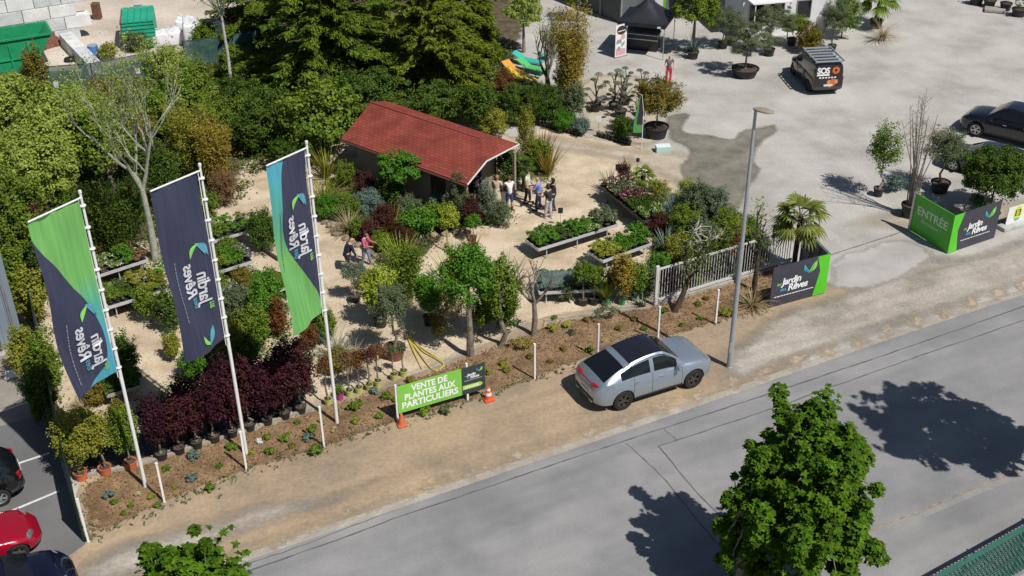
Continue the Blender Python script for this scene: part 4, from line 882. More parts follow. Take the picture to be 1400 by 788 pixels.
bulkbag((222, 62), 0.95, 0.9, 0.2, 'squat white bulk bag right of the jade container'); bulkbag((240, 60), 0.9, 0.95, 0.5, 'white bulk bag in the middle of the bags'); bulkbag((256, 50), 1.0, 1.2, 0.1, 'tall white bulk bag furthest back'); bulkbag((266, 62), 1.0, 1.5, 0.3, 'tallest white bulk bag nearest the birch')
o = MB().bevbox((0, 0, 0.55), (0.5, 0.5, 1.1), 0.05).build('wood_stump', mat('stump_wood', (0.10, 0.05, 0.03), (0.17, 0.09, 0.06), 5, 0.9)); b = G(134, 26); o.location = b; tag(o, 'dark weathered timber block at the end of the tall block wall', 'timber')

# ================================================================== TENT + COUNTER + BANNER
fl, fr2 = G(843, 76), G(906.5, 83); d = fr2 - fl; Wt = d.length; an = math.atan2(d.y, d.x)
r_ = empty('market_tent', (fl.x, fl.y, 0), an, 'black pop-up tent with a peaked roof at the yard edge', 'tent')
m_blk = mat('tent_black', (0.012, 0.014, 0.02), (0.018, 0.02, 0.028), 2, 0.6); Dt = Wt
mb = MB(); N_ = 10; vs = []; fs = []
for j in range(N_ + 1):
    for i in range(N_ + 1):
        x, y = i / N_, j / N_; r = max(abs(x - .5), abs(y - .5)) * 2; z = 2.15 + 1.25 * (1 - r) ** 1.45
        vs.append((x * Wt, y * Dt, z))
for j in range(N_):
    for i in range(N_): fs.append((j * (N_ + 1) + i, j * (N_ + 1) + i + 1, (j + 1) * (N_ + 1) + i + 1, (j + 1) * (N_ + 1) + i))
mb.add(vs, fs); mb.build('canopy', m_blk, r_, smooth=True)
mb = MB(); zv = 1.93
for (cx, cy, sx, sy) in ((Wt / 2, -0.01, Wt, 0.02), (Wt / 2, Dt + 0.01, Wt, 0.02), (-0.01, Dt / 2, 0.02, Dt), (Wt + 0.01, Dt / 2, 0.02, Dt)): mb.box((cx, cy, zv + 0.11), (sx, sy, 0.24))
mb.build('valance', m_blk, r_)
for x in (0.03, Wt - 0.03):
    for y in (0.03, Dt - 0.03): MB().box((x, y, 1.07), (0.045, 0.045, 2.14)).build('leg', m_galv, r_)
MB().tube([(Wt / 2, Dt / 2, 3.35), (Wt / 2, Dt / 2, 3.6)], [0.06, 0.03], 8).build('finial', m_white, r_)
MB().box((Wt - 0.35, -0.026, 2.0), (0.22, 0.01, 0.12)).build('badge', m_white, r_)
p = G(852, 67); r_ = empty('sales_counter', (p.x, p.y, 0), an, 'long dark counter with a silver edge and green strip under the tent', 'counter')
Lk = 2.1
MB().bevbox((Lk / 2, 0.45, 0.5), (Lk, 0.9, 1.0), 0.03).build('body', mat('counter_black', (0.02, 0.022, 0.026), rough=0.35), r_)
MB().bevbox((Lk / 2, 0.45, 1.03), (Lk + 0.1, 1.0, 0.05), 0.01).build('counter_top', m_galv, r_)
MB().box((Lk / 2, -0.01, 0.72), (Lk + 0.06, 0.03, 0.06)).build('edge_trim', m_galv, r_)
MB().box((Lk * 0.72, 0.95, 1.3), (1.15, 0.04, 0.25)).build('green_strip', m_green, r_)
MB().box((Lk / 2, 0.93, 1.22), (Lk, 0.03, 0.42)).build('back_board', mat('counter_slate', (0.05, 0.07, 0.075), rough=0.4), r_)
a_, b_ = G(840.5, 80), G(850.5, 77.5); d = b_ - a_; an2 = math.atan2(d.y, d.x); Wb = d.length
Wb = 0.85
r_ = empty('rollup_banner', (a_.x, a_.y, 0), an2, 'white upright advertising banner standing in front of the tent', 'banner')
MB().box((Wb / 2, 0, 1.05), (Wb, 0.02, 2.0)).build('screen', m_white, r_)
MB().bevbox((Wb / 2, 0.0, 0.04), (Wb + 0.04, 0.18, 0.08), 0.02).build('foot', m_galv, r_)
mb = MB(); f = lambda x, y: Vector((x, -0.0125, y)); el_ = lambda cx, cy, rx, ry: [(cx + rx * math.cos(t * PI / 10), cy + ry * math.sin(t * PI / 10)) for t in range(20)]
put_poly(mb, el_(Wb * .52, 1.68, .36, .28), f, 0); f2 = lambda x, y: Vector((x, -0.0145, y)); put_poly(mb, [(0.15, 1.6), (0.75, 1.63), (0.75, 1.68), (0.15, 1.65)], f2, 1)
put_poly(mb, el_(Wb * .66, 1.25, .17, .17), f2, 2); put_poly(mb, [(0.06, 0.85), (0.5, 0.88), (0.42, 1.15), (0.10, 1.1)], f, 3); put_poly(mb, [(0.42, 0.62), (0.68, 0.76), (0.72, 0.98), (0.46, 0.82)], f2, 4)
put_poly(mb, [(0.06, 0.12), (0.78, 0.12), (0.78, 0.5), (0.06, 0.58)], f, 2); put_poly(mb, el_(.28, .55, .13, .13), f2, 3)
mb.build('artwork', [mat('ink_dark', (0.05, 0.03, 0.035), rough=0.4), m_white, mat('ink_pink', (0.62, 0.34, 0.38), rough=0.4), mat('ink_grey', (0.30, 0.29, 0.30), rough=0.4), mat('ink_aqua', (0.12, 0.35, 0.42), rough=0.4)], r_)
# tall white and green flag board behind the tent
b = G(899, 44); r_ = empty('tall_signboard', (b.x, b.y, 0), 0, 'tall white and green signboard rising behind the black tent', 'sign')
MB().box((0, 0, 1.9), (0.5, 0.05, 2.6)).build('board', m_white, r_); MB().box((0.33, 0, 1.9), (0.14, 0.05, 2.6)).build('green_strip', m_green, r_); MB().box((0, 0.06, 1.2), (0.06, 0.06, 2.4)).build('post', m_galv, r_)

# ================================================================== LAMP-LIKE SMALL THINGS ON THE GROUND
b = G(906, 207); r_ = empty('storage_crate', (b.x, b.y, 0), 0.1, 'pale aqua crate on the gravel right of the feather flag', 'crate')
mb = MB(); mb.box((0, 0, 0.03), (0.72, 0.42, 0.04)); 
for (x, y, sx, sy) in ((0, -0.2, 0.72, 0.03), (0, 0.2, 0.72, 0.03), (-0.345, 0, 0.03, 0.37), (0.345, 0, 0.03, 0.37)): mb.box((x, y, 0.17), (sx, sy, 0.24))
mb.build('tray', mat('crate_aqua', (0.42, 0.62, 0.60), rough=0.5), r_); MB().bevbox((0, 0, 0.31), (0.74, 0.44, 0.04), 0.015).build('lid', mat('crate_lid', (0.66, 0.78, 0.77), rough=0.5), r_)
b = G(877, 205); r_ = empty('feather_flag', (b.x, b.y, 0), 0, 'small green and charcoal feather flag between the pots and the big round shrub', 'flag')
MB().tube([(0, 0, 0), (0, 0, 1.1), (0.02, 0, 2.0), (-0.1, 0, 2.95), (-0.28, 0, 3.05)], [0.022, 0.02, 0.016, 0.012, 0.008], 8).build('pole', m_white, r_, smooth=True)
mb = MB(); vs = []; n_ = 14
for j in range(n_ + 1):
    z = 0.95 + 2.0 * j / n_; w_ = 0.40 * (1 - (j / n_) ** 2.2) + 0.05; x0_ = -0.02 - (0.1 * max(0, j - 8) / 6)
    for i in range(4): vs.append((x0_ - w_ * i / 3, -0.03 * math.sin(j * 0.7 + i), z))
fs = [(j * 4 + i, j * 4 + i + 1, (j + 1) * 4 + i + 1, (j + 1) * 4 + i) for j in range(n_) for i in range(3)]
mb.add(vs, fs); mb.m = [0 if i > 1 or j < 3 else 1 for j in range(n_) for i in range(3)]
mb.build('cloth', [mat('feather_green', (0.08, 0.30, 0.07), rough=0.7), mat('feather_dark', (0.03, 0.03, 0.05), rough=0.7)], r_, smooth=True)
# hose
mb = MB(); m_hose = mat('hose_yellow', (0.62, 0.52, 0.10), (0.5, 0.44, 0.08), 3, 0.5)
hp = [(558, 455), (566, 468), (578, 482), (596, 492), (606, 500), (598, 508), (588, 504), (574, 486), (562, 468), (556, 458), (560, 466), (566, 480), (572, 496), (577, 506), (569, 490), (561, 472), (558, 462), (572, 474), (590, 486), (604, 496), (607, 503)]
P = [Vector((G(*p).x, G(*p).y, 0.03 + 0.012 * (i % 4))) for i, p in enumerate(hp)]
def smoothpath(P, n=5):
    out = []
    for i in range(len(P) - 1):
        p0, p1, p2, p3 = P[max(i - 1, 0)], P[i], P[i + 1], P[min(i + 2, len(P) - 1)]
        for k in range(n):
            t = k / n; out.append(0.5 * ((2 * p1) + (p2 - p0) * t + (2 * p0 - 5 * p1 + 4 * p2 - p3) * t * t + (3 * p1 - p0 - 3 * p2 + p3) * t ** 3))
    return out + [P[-1]]
mb.tube(smoothpath(P), 0.022, 6); o = mb.build('garden_hose', m_hose, smooth=True); tag(o, 'yellow garden hose lying in loops on the gravel behind the sale sign', 'hose')
# coloured sun loungers stacked under the trees at the top
def lounger(p, rz, m1, lb, z=0.0, tilt=0.5):
    b = G(*p); r_ = empty('sun_lounger', (b.x, b.y, z), rz, lb, 'sun lounger', 'bright sun loungers in the shade of the trees')
    mb = MB(); mb.box((0.6, 0, 0.32), (1.25, 0.6, 0.05)); R_ = Matrix.Rotation(tilt, 3, 'Y'); mb.box((-0.32, 0, 0.50), (0.75, 0.6, 0.05), rot=R_); mb.build('sling', m1, r_)
    mb = MB()
    for x in (1.1, -0.1):
        for y in (-0.27, 0.27): mb.tube([(x, y, 0), (x - 0.1, y, 0.33)], 0.02, 6)
    mb.build('frame', m_galv, r_)
mt_ = mat('sling_turquoise', (0.05, 0.42, 0.36), rough=0.5); my_ = mat('sling_yellow', (0.62, 0.50, 0.05), rough=0.5); mg_ = mat('sling_green', (0.10, 0.45, 0.14), rough=0.5); mo_ = mat('sling_orange', (0.65, 0.30, 0.05), rough=0.5)
lounger((716, 88), -0.5, mt_, 'turquoise sun lounger furthest back in the row under the bare tree'); lounger((722, 98), -0.6, mg_, 'grass green sun lounger next to the turquoise one'); lounger((708, 112), -0.4, my_, 'yellow sun lounger nearest the dark hedge'); lounger((700, 102), -0.9, mo_, 'orange sun lounger at the left of the row'); lounger((742, 84), 0.9, mt_, 'turquoise sun lounger behind the vase-shaped trunk')
# ================================================================== VEHICLES
m_tyre = MATS['tyre_rubber']; m_rimd = mat('rim_dark', (0.10, 0.10, 0.105), rough=0.3, metal=0.8); m_rims = mat('rim_silver', (0.55, 0.56, 0.58), rough=0.3, metal=0.8)
m_glass = mat('car_glass', (0.008, 0.010, 0.013), rough=0.06, spec=0.5, coat=0.2); m_trim = mat('black_trim', (0.015, 0.015, 0.017), rough=0.5)
m_lampc = mat('headlight_glass', (0.35, 0.37, 0.40), (0.12, 0.13, 0.15), 18, 0.08, coat=1.0, metal=0.4); m_lampr = mat('taillight_red', (0.35, 0.01, 0.012), rough=0.12, coat=1.0); m_plate = mat('plate_white', (0.65, 0.66, 0.64), rough=0.4); m_chrome = mat('chrome', (0.7, 0.71, 0.72), rough=0.15, metal=1.0)
def curve_at(pts, xs, sm=5):
    p = sorted(pts); y = np.interp(xs, [a for a, b in p], [b for a, b in p]); k = np.ones(sm) / sm
    yp = np.pad(y, sm // 2, mode='edge'); ys = np.convolve(yp, k, 'valid'); ys[0] = y[0]; ys[-1] = y[-1]; return ys
def wheel(parent, x, y, r, side, rimm, spokes=5, flat=False):
    wr_ = empty('wheel', (x, y, r), 0); wr_.parent = parent; s_ = side
    o_ = 0.115
    mb = MB(); prof = [(r * 0.66, -o_), (r * 0.93, -o_), (r, -o_ * 0.7), (r, o_ * 0.7), (r * 0.93, o_), (r * 0.66, o_)]
    n = 28; vs = []; fs = []
    for rr, yy in prof:
        for k in range(n): vs.append((rr * math.cos(2 * PI * k / n), yy, rr * math.sin(2 * PI * k / n)))
    for i in range(len(prof)):
        for k in range(n):
            j = (i + 1) % len(prof); fs.append((i * n + k, i * n + (k + 1) % n, j * n + (k + 1) % n, j * n + k))
    mb.add(vs, fs); mb.build('tyre', m_tyre, wr_, smooth=True)
    mb = MB(); yo = s_ * (o_ - 0.02)
    def ring(r0, r1, y0, y1):
        vs = []; fs = []
        for rr, yy in ((r0, y0), (r1, y0), (r1, y1), (r0, y1)):
            for k in range(n): vs.append((rr * math.cos(2 * PI * k / n), yy, rr * math.sin(2 * PI * k / n)))
        for i in range(4):
            j = (i + 1) % 4
            for k in range(n): fs.append((i * n + k, i * n + (k + 1) % n, j * n + (k + 1) % n, j * n + k))
        mb.add(vs, fs)
    ring(r * 0.58, r * 0.68, yo - s_ * 0.12, yo); ring(0.001, r * 0.16, yo - s_ * 0.06, yo - s_ * 0.005)
    for k in range(spokes * (2 if not flat else 1)):
        a = 2 * PI * k / (spokes * (2 if not flat else 1)) + (0.16 if k % 2 else -0.16) * (0 if flat else 1)
        R_ = Matrix.Rotation(-a, 3, 'Y'); c = R_ @ Vector((r * 0.36, yo - s_ * 0.02, 0)); mb.box(c, (r * 0.5, 0.03, r * (0.075 if not flat else 0.2)), rot=R_)
    mb.build('rim', rimm, wr_)
    mb = MB(); ring(0.001, r * 0.6, yo - s_ * 0.10, yo - s_ * 0.085); mb.build('brake_disc', m_rimd if not flat else rimm, wr_)
def car(name, label, loc, heading, sp, paint, roofm=None, rimm=None, spokes=5, cat='car', group=None, flat=False):
    root = empty(name, (loc[0], loc[1], 0.0), heading, label, cat, group)
    Lc, Wc, Hc = sp['L'], sp['W'] / 2, sp['H']; Ra = sp['r'] * 1.13; xs = np.array(sorted(set(list(np.round(np.linspace(-Lc / 2, Lc / 2, 91), 4)) + [round(a + d_ * Ra, 4) for a in sp['ax'] for d_ in (-1.001, -0.999, -0.97, -0.9, 0.9, 0.97, 0.999, 1.001)])))
    w_ = curve_at(sp['w'], xs); zb = curve_at(sp['zb'], xs); zt = curve_at(sp['belt'], xs); zc = curve_at(sp['crown'], xs)
    rings = []
    for i in range(len(xs)):
        w0, b0, t0, c0_ = w_[i], zb[i], zt[i], zc[i]; m0 = b0 + (t0 - b0) * 0.5
        za = max([-9] + [sp['r'] + math.sqrt(Ra * Ra - (xs[i] - a) ** 2) for a in sp['ax'] if abs(xs[i] - a) < Ra]); A_ = za > 0; q_ = lambda z, k: max(z, za + 0.006 * k)
        half = [(0, b0), ((Wc - 0.34) if A_ else 0.55 * w0, b0), ((Wc - 0.335) if A_ else 0.88 * w0, q_(b0 + 0.01, 0)), (0.972 * w0, q_(b0 + 0.07, 0.5)), (0.99 * w0, q_(b0 + 0.22, 2)), (1.0 * w0, q_(m0, 4)), (0.997 * w0, q_(m0 + (t0 - m0) * 0.4, 6)), (0.975 * w0, m0 + (t0 - m0) * 0.78), (0.925 * w0, t0), (0.84 * w0, t0 + (c0_ - t0) * 0.42), (0.62 * w0, t0 + (c0_ - t0) * 0.8), (0.32 * w0, c0_ - 0.004), (0, c0_)]
        ring = [(xs[i], y, z) for y, z in half] + [(xs[i], -y, z) for y, z in half[-2:0:-1]]; rings.append(ring)
    n = len(rings[0]); vs = [p for r in rings for p in r]; fs = []
    for i in range(len(rings) - 1):
        for k in range(n): fs.append((i * n + k, i * n + (k + 1) % n, (i + 1) * n + (k + 1) % n, (i + 1) * n + k))
    fs.append(tuple(range(n))); fs.append(tuple((len(rings) - 1) * n + k for k in range(n - 1, -1, -1)))
    bo = MB().add(vs, fs).build('body', paint, root)
    nm = bo.data; R_ = sp['r']; nm.polygons.foreach_set('use_smooth', [True] * len(nm.polygons)); nm.set_sharp_from_angle(angle=math.radians(38))
    bsec = lambda x_, s_: [(x_, s_ * y, z) for (_, y, z) in rings[int(np.argmin(abs(xs - x_)))][3:9]]
    for sx_ in sp.get('seams', ()):
        for s_ in (-1, 1): MB().tube([(p_[0], p_[1] * 1.001 + s_ * 0.001, p_[2]) for p_ in bsec(sx_, s_)], 0.007, 4, cap=False).build('door_seam', m_trim, root)
    # greenhouse
    g0, g1 = sp['glass'][0], sp['glass'][1]; gx = np.array(sorted(set(list(np.round(np.linspace(g0, g1, 45), 4)) + [round(a, 4) for a in sp['cuts']])))
    zr = curve_at(sp['roof'], gx, 3); wr = curve_at(sp['roofw'], gx, 3); wb = np.interp(gx, xs, w_) * 0.93; zbl = np.interp(gx, xs, zt) - 0.015
    gr = []
    for i in range(len(gx)):
        b_ = (wb[i], zbl[i]); e_ = (min(wr[i], wb[i]), max(zr[i] - 0.055, zbl[i] + 0.002)); le = lambda t: (b_[0] + (e_[0] - b_[0]) * t + 0.03 * math.sin(PI * t) * min(1, (e_[1] - b_[1]) * 3), b_[1] + (e_[1] - b_[1]) * t)
        zt_ = max(zr[i], zbl[i] + 0.004)
        gr.append([b_, le(0.12), le(0.5), le(0.86), e_, (e_[0] * 0.93, e_[1] + (zt_ - e_[1]) * 0.6), (e_[0] * 0.6, zt_ - 0.006), (e_[0] * 0.3, zt_), (0, zt_ + 0.003)])
    parts = {}
    ws, rf, rw = sp['ws'], sp['rf'], sp['rw']                        # windscreen x-range, roof panel x-range, rear window x-range
    for i in range(len(gx) - 1):
        xm = (gx[i] + gx[i + 1]) / 2
        for s_ in (1, -1):
            for j in range(8):
                hgt_ = gr[i][4][1] - gr[i][0][1]
                if j in (1, 2):
                    k = 'side_glass' if sp['sg'][0] < xm < sp['sg'][1] and not any(a < xm < c_ for a, c_ in sp['pill']) and hgt_ > 0.10 else 'pillars'
                    if sp.get('van') and k == 'pillars': k = 'pillars'
                elif j in (0, 3, 4): k = 'pillars'
                else:
                    if ws[0] < xm < ws[1]: k = 'windscreen'
                    elif rf[0] < xm < rf[1]: k = 'roof_panel'
                    elif rw[0] < xm < rw[1] and j > 4: k = 'rear_window'
                    else: k = 'pillars'
                if j == 4 and k != 'pillars': k = 'pillars'
                q = [(gx[i], s_ * gr[i][j][0], gr[i][j][1]), (gx[i + 1], s_ * gr[i + 1][j][0], gr[i + 1][j][1]), (gx[i + 1], s_ * gr[i + 1][j + 1][0], gr[i + 1][j + 1][1]), (gx[i], s_ * gr[i][j + 1][0], gr[i][j + 1][1])]
                kk = k + ('L' if s_ > 0 and k == 'side_glass' else '')
                parts.setdefault(kk, MB()).add(q, [(0, 1, 2, 3)] if s_ < 0 else [(3, 2, 1, 0)])
    for k, mb in parts.items():
        mt_ = paint if k == 'pillars' else (roofm or paint) if k == 'roof_panel' else m_glass
        # weld
        bm = bmesh.new(); me = bpy.data.meshes.new(k); me.from_pydata(mb.v, [], mb.f); bm.from_mesh(me); bmesh.ops.remove_doubles(bm, verts=bm.verts[:], dist=0.0008); bmesh.ops.recalc_face_normals(bm, faces=bm.faces[:]); bm.to_mesh(me); bm.free()
        me.materials.append(mt_); me.polygons.foreach_set('use_smooth', [True] * len(me.polygons)); me.set_sharp_from_angle(angle=math.radians(50)); link(k.replace('L', ''), me, root)
    # close the cabin ends below the glass if open (van tail)
    if sp.get('van'):
        i = 0; g = gr[0]; pts = [(gx[0], y, z) for y, z in g] + [(gx[0], -y, z) for y, z in g[-2::-1]]
        MB().add(pts, [tuple(range(len(pts)))]).build('rear_door', paint, root)
    for x in sp['ax']:
        for s_ in (-1, 1): wheel(root, x, s_ * (Wc - 0.14), R_, s_, rimm or m_rimd, spokes, flat)
        MB().tube([(x, -Wc + 0.32, R_), (x, Wc - 0.32, R_)], R_ * 1.12, 24).build('wheel_well', m_trim, root) if False else None
    MB().box((0, 0, sp['zbm'] + 0.02), (Lc * 0.8, Wc * 1.5, 0.05)).build('underbody', m_trim, root)
    yb = lambda x: float(np.interp(x, xs, w_)); zbt = lambda x: float(np.interp(x, xs, zt))
    for s_ in (-1, 1):
        mx_ = sp['mirror']; mm = MB(); mm.bevbox((mx_, s_ * (yb(mx_) + 0.10), zbt(mx_) + 0.06), (0.14, 0.24, 0.15), 0.04); mm.box((mx_ + 0.01, s_ * (yb(mx_) - 0.02), zbt(mx_) + 0.0), (0.06, 0.14, 0.04)); mm.build('mirror', paint, root, smooth=True)
        for hx in sp['handles']: MB().bevbox((hx, s_ * (yb(hx) * 0.997 + 0.008), zbt(hx) - 0.16), (0.2, 0.04, 0.035), 0.012).build('door_handle', sp.get('hm', m_chrome), root)
        fx = Lc / 2; hl_ = sp['hl']
        mm = MB(); mm.lathe([(0.0, 0.03), (0.6, 0.02), (0.92, -0.03), (1.0, -0.12), (0.9, -0.2), (0, -0.25)], (0, 0, 0), 20)
        nx = Vector((1.0, s_ * 0.55, 0.45)).normalized(); q_ = nx.to_track_quat('Z', 'Y').to_matrix()
        mm.v = [tuple(Vector((hl_[0], s_ * hl_[1], hl_[2])) + q_ @ Vector((v_[0] * hl_[3], v_[1] * hl_[4], v_[2] * 0.35))) for v_ in mm.v]
        mm.build('headlight', m_lampc, root, smooth=True)
        tl = sp['tl']; MB().bevbox((tl[0], s_ * tl[1], tl[2]), (tl[3], tl[4], tl[5]), 0.03, rz=-s_ * tl[6]).build('taillight', m_lampr, root, smooth=True)
        MB().box((0, s_ * (yb(0) * 0.985), zb.min() + 0.10), (sp['ax'][0] - sp['ax'][1] - 2 * R_ * 1.2, 0.05, 0.05)).build('sill', sp.get('sillm', m_trim), root)
    pz = sp.get('plate', 0.75); MB().box((-Lc / 2 - 0.012, 0, pz), (0.02, 0.5, 0.11)).build('number_plate', m_plate, root)
    MB().bevbox((-Lc / 2 + 0.05, 0, zb[0] + 0.10), (0.14, w_[0] * 1.85, 0.14), 0.03).build('rear_bumper', sp.get('bump', m_trim), root)
    MB().bevbox((Lc / 2 - 0.05, 0, zb[-1] + 0.14), (0.14, w_[-1] * 1.7, 0.16), 0.03).build('front_grille', m_trim, root)
    return root, (yb, zbt)
def paintm(name, c, metal=0.5, rough=0.28): return mat(name, c, rough=rough, metal=metal, coat=0.8, spec=0.5)
SUVC = dict(L=4.92, W=1.98, H=1.68, r=0.38, ax=(1.47, -1.43), zbm=0.25,
    w=[(-2.46, 0.66), (-2.40, 0.80), (-2.2, 0.91), (-1.9, 0.965), (-1.4, 0.99), (-0.7, 0.955), (0.5, 0.95), (1.4, 0.985), (1.9, 0.955), (2.2, 0.86), (2.38, 0.70), (2.46, 0.52)],
    zb=[(-2.46, 0.42), (-2.2, 0.30), (-1, 0.26), (1, 0.26), (2.2, 0.27), (2.46, 0.38)],
    belt=[(-2.46, 0.80), (-2.40, 0.98), (-2.25, 1.04), (-1.8, 1.09), (-1.2, 1.10), (0, 1.04), (1.0, 1.0), (1.8, 0.93), (2.2, 0.84), (2.4, 0.72), (2.46, 0.60)],
    crown=[(-2.46, 0.86), (-2.38, 1.00), (-2.2, 1.07), (-1.8, 1.12), (0, 1.1), (0.9, 1.12), (1.5, 1.06), (2.0, 0.97), (2.3, 0.84), (2.46, 0.66)],
    glass=(-2.36, 1.06), cuts=(-1.30, -1.08, 0.30, 0.93), roof=[(-2.36, 1.0), (-2.1, 1.13), (-1.75, 1.29), (-1.3, 1.45), (-0.9, 1.565), (-0.4, 1.645), (0.0, 1.665), (0.3, 1.63), (0.65, 1.42), (1.06, 1.10)],
    roofw=[(-2.36, 0.70), (-2.1, 0.80), (-1.5, 0.71), (-0.8, 0.67), (0.2, 0.66), (0.6, 0.74), (1.06, 0.86)],
    ws=(0.31, 1.0), rf=(-1.08, 0.31), rw=(-2.14, -1.32), sg=(-1.50, 0.72), pill=[(-0.32, -0.22)], mirror=0.72, handles=(0.10, -0.95),
    hl=(2.16, 0.70, 0.80, 0.20, 0.15), tl=(-2.28, 0.58, 0.96, 0.16, 0.50, 0.08, 0.42), plate=0.62, seams=(0.95, -0.27, -1.02))
for k_, dz_ in (('belt', 0.11), ('crown', 0.12), ('roof', 0.15)): SUVC[k_] = [(x_, z_ + dz_ * (1 if abs(x_) < 2.3 else 0.4)) for x_, z_ in SUVC[k_]]
SUVC['W'] = 2.02; SUVC['w'] = [(x_, z_ * 1.02) for x_, z_ in SUVC['w']]; SUVC['r'] = 0.39; SUVC['hl'] = (2.14, 0.72, 0.90, 0.22, 0.15); SUVC['tl'] = (-2.28, 0.60, 1.07, 0.16, 0.50, 0.08, 0.42); SUVC['plate'] = 0.68
a, c_ = G(849.5, 561), G(949, 529.6); hd = (c_ - a); hd.normalize(); hdg = math.atan2(hd.y, hd.x); side = Vector((-hd.y, hd.x, 0))
cc = (a + c_) / 2 + side * 0.94 - hd * 0.02
silver = paintm('silver_blue_paint', (0.36, 0.425, 0.51), 0.6, 0.28)
sc, fn_ = car('parked_car', 'silver blue coupe-style car with a black roof parked on the verge', (cc.x, cc.y), hdg, SUVC, silver, mat('panorama_roof', (0.016, 0.016, 0.026), rough=0.12, coat=0.3), mat('rim_graphite', (0.16, 0.155, 0.155), rough=0.3, metal=0.8), 5, group='parked cars')
yb, zbt = fn_
mb = MB()
for s_ in (-1, 1): mb.tube([(x, s_ * float(np.interp(x, [-1.45, -0.8, 0.2, 0.72], [0.82, 0.72, 0.725, 0.88])), float(np.interp(x, [-1.45, -0.9, -0.4, 0.0, 0.3, 0.72], [1.47, 1.67, 1.74, 1.75, 1.71, 1.44]))) for x in np.linspace(-1.40, 0.72, 14)], 0.014, 5)
mb.build('window_trim', m_chrome, sc, smooth=True)
MB().tube([(-2.425, y, 1.08 - 0.02 * abs(y)) for y in np.linspace(-0.68, 0.68, 9)], 0.02, 6).build('light_bar', m_lampr, sc)
mb = MB()
for y in (-0.25, 0.25): mb.tube([(0.98, y, 1.30), (0.72, y + 0.3, 1.48)], 0.012, 5)
mb.build('wiper', m_trim, sc)
mb = MB(); mb.tube([(-2.47, -0.55, 0.45), (-2.47, -0.35, 0.45)], 0.04, 8); mb.tube([(-2.47, 0.55, 0.45), (-2.47, 0.35, 0.45)], 0.04, 8); mb.build('exhaust', m_chrome, sc)
COUPE = dict(L=4.1, W=1.72, H=1.35, r=0.31, ax=(1.28, -1.25), zbm=0.2,
    w=[(-2.05, 0.55), (-1.9, 0.74), (-1.5, 0.83), (0, 0.84), (1.3, 0.85), (1.7, 0.78), (1.95, 0.62), (2.05, 0.42)],
    zb=[(-2.05, 0.34), (-1, 0.2), (1.5, 0.2), (2.05, 0.26)], belt=[(-2.05, 0.7), (-1.8, 0.86), (-1, 0.9), (0.7, 0.86), (1.4, 0.76), (1.85, 0.62), (2.05, 0.46)],
    crown=[(-2.05, 0.75), (-1.8, 0.92), (-1, 0.95), (0.7, 0.93), (1.3, 0.86), (1.8, 0.70), (2.05, 0.5)],
    glass=(-1.5, 0.82), cuts=(0.2, -0.7), roof=[(-1.5, 0.94), (-1.0, 1.18), (-0.6, 1.3), (-0.2, 1.33), (0.15, 1.28), (0.82, 0.92)], roofw=[(-1.5, 0.6), (-0.5, 0.56), (0.2, 0.58), (0.82, 0.76)],
    ws=(0.18, 0.78), rf=(-0.75, 0.18), rw=(-1.45, -0.75), sg=(-0.95, 0.5), pill=[(-0.6, -0.52)], mirror=0.5, handles=(-0.35,),
    hl=(1.76, 0.60, 0.70, 0.20, 0.12), tl=(-1.95, 0.6, 0.72, 0.12, 0.3, 0.12, 0.3), seams=(0.75, -0.5))
h30 = math.radians(31)
def at_nose(px, py, L, h): g = G(px, py); return (g.x - math.cos(h) * L / 2, g.y - math.sin(h) * L / 2)
fw_ = G(28, 765)   # front near wheel contact of the red car
sd = Vector((-math.sin(h30), math.cos(h30), 0)); hv = Vector((math.cos(h30), math.sin(h30), 0))
c1 = fw_ + sd * 0.72 - hv * 1.28
rc, _ = car('parked_car', 'glossy red small car nosing up to the fence, bottom left', (c1.x, c1.y), h30, COUPE, mat('red_paint', (0.34, 0.006, 0.022), rough=0.22, metal=0.15, coat=0.8), None, mat('wheel_cover_grey', (0.13, 0.13, 0.135), rough=0.45, metal=0.4), 5, group='parked cars', flat=True)
HATCH = dict(L=4.2, W=1.78, H=1.48, r=0.32, ax=(1.3, -1.28), zbm=0.2,
    w=[(-2.1, 0.62), (-1.95, 0.80), (-1.5, 0.87), (0, 0.875), (1.3, 0.87), (1.75, 0.80), (2.0, 0.62), (2.1, 0.45)],
    zb=[(-2.1, 0.36), (-1.5, 0.22), (1.5, 0.22), (2.1, 0.28)], belt=[(-2.1, 0.7), (-1.98, 0.95), (-1, 0.98), (0.8, 0.93), (1.5, 0.84), (1.9, 0.7), (2.1, 0.5)],
    crown=[(-2.1, 0.78), (-1.95, 1.0), (-1, 1.02), (0.8, 1.02), (1.4, 0.94), (1.85, 0.78), (2.1, 0.56)],
    glass=(-2.0, 1.0), cuts=(0.3, -1.5), roof=[(-2.0, 1.02), (-1.75, 1.28), (-1.5, 1.40), (-0.6, 1.47), (0.25, 1.42), (1.0, 1.01)], roofw=[(-2.0, 0.64), (-1.4, 0.60), (0.2, 0.62), (1.0, 0.80)],
    ws=(0.28, 0.95), rf=(-1.5, 0.28), rw=(-1.97, -1.55), sg=(-1.6, 0.62), pill=[(-0.45, -0.36), (-1.3, -1.2)], mirror=0.6, handles=(0.0, -0.95),
    hl=(1.78, 0.64, 0.72, 0.17, 0.11), tl=(-1.98, 0.66, 0.86, 0.12, 0.16, 0.26, 0.5))
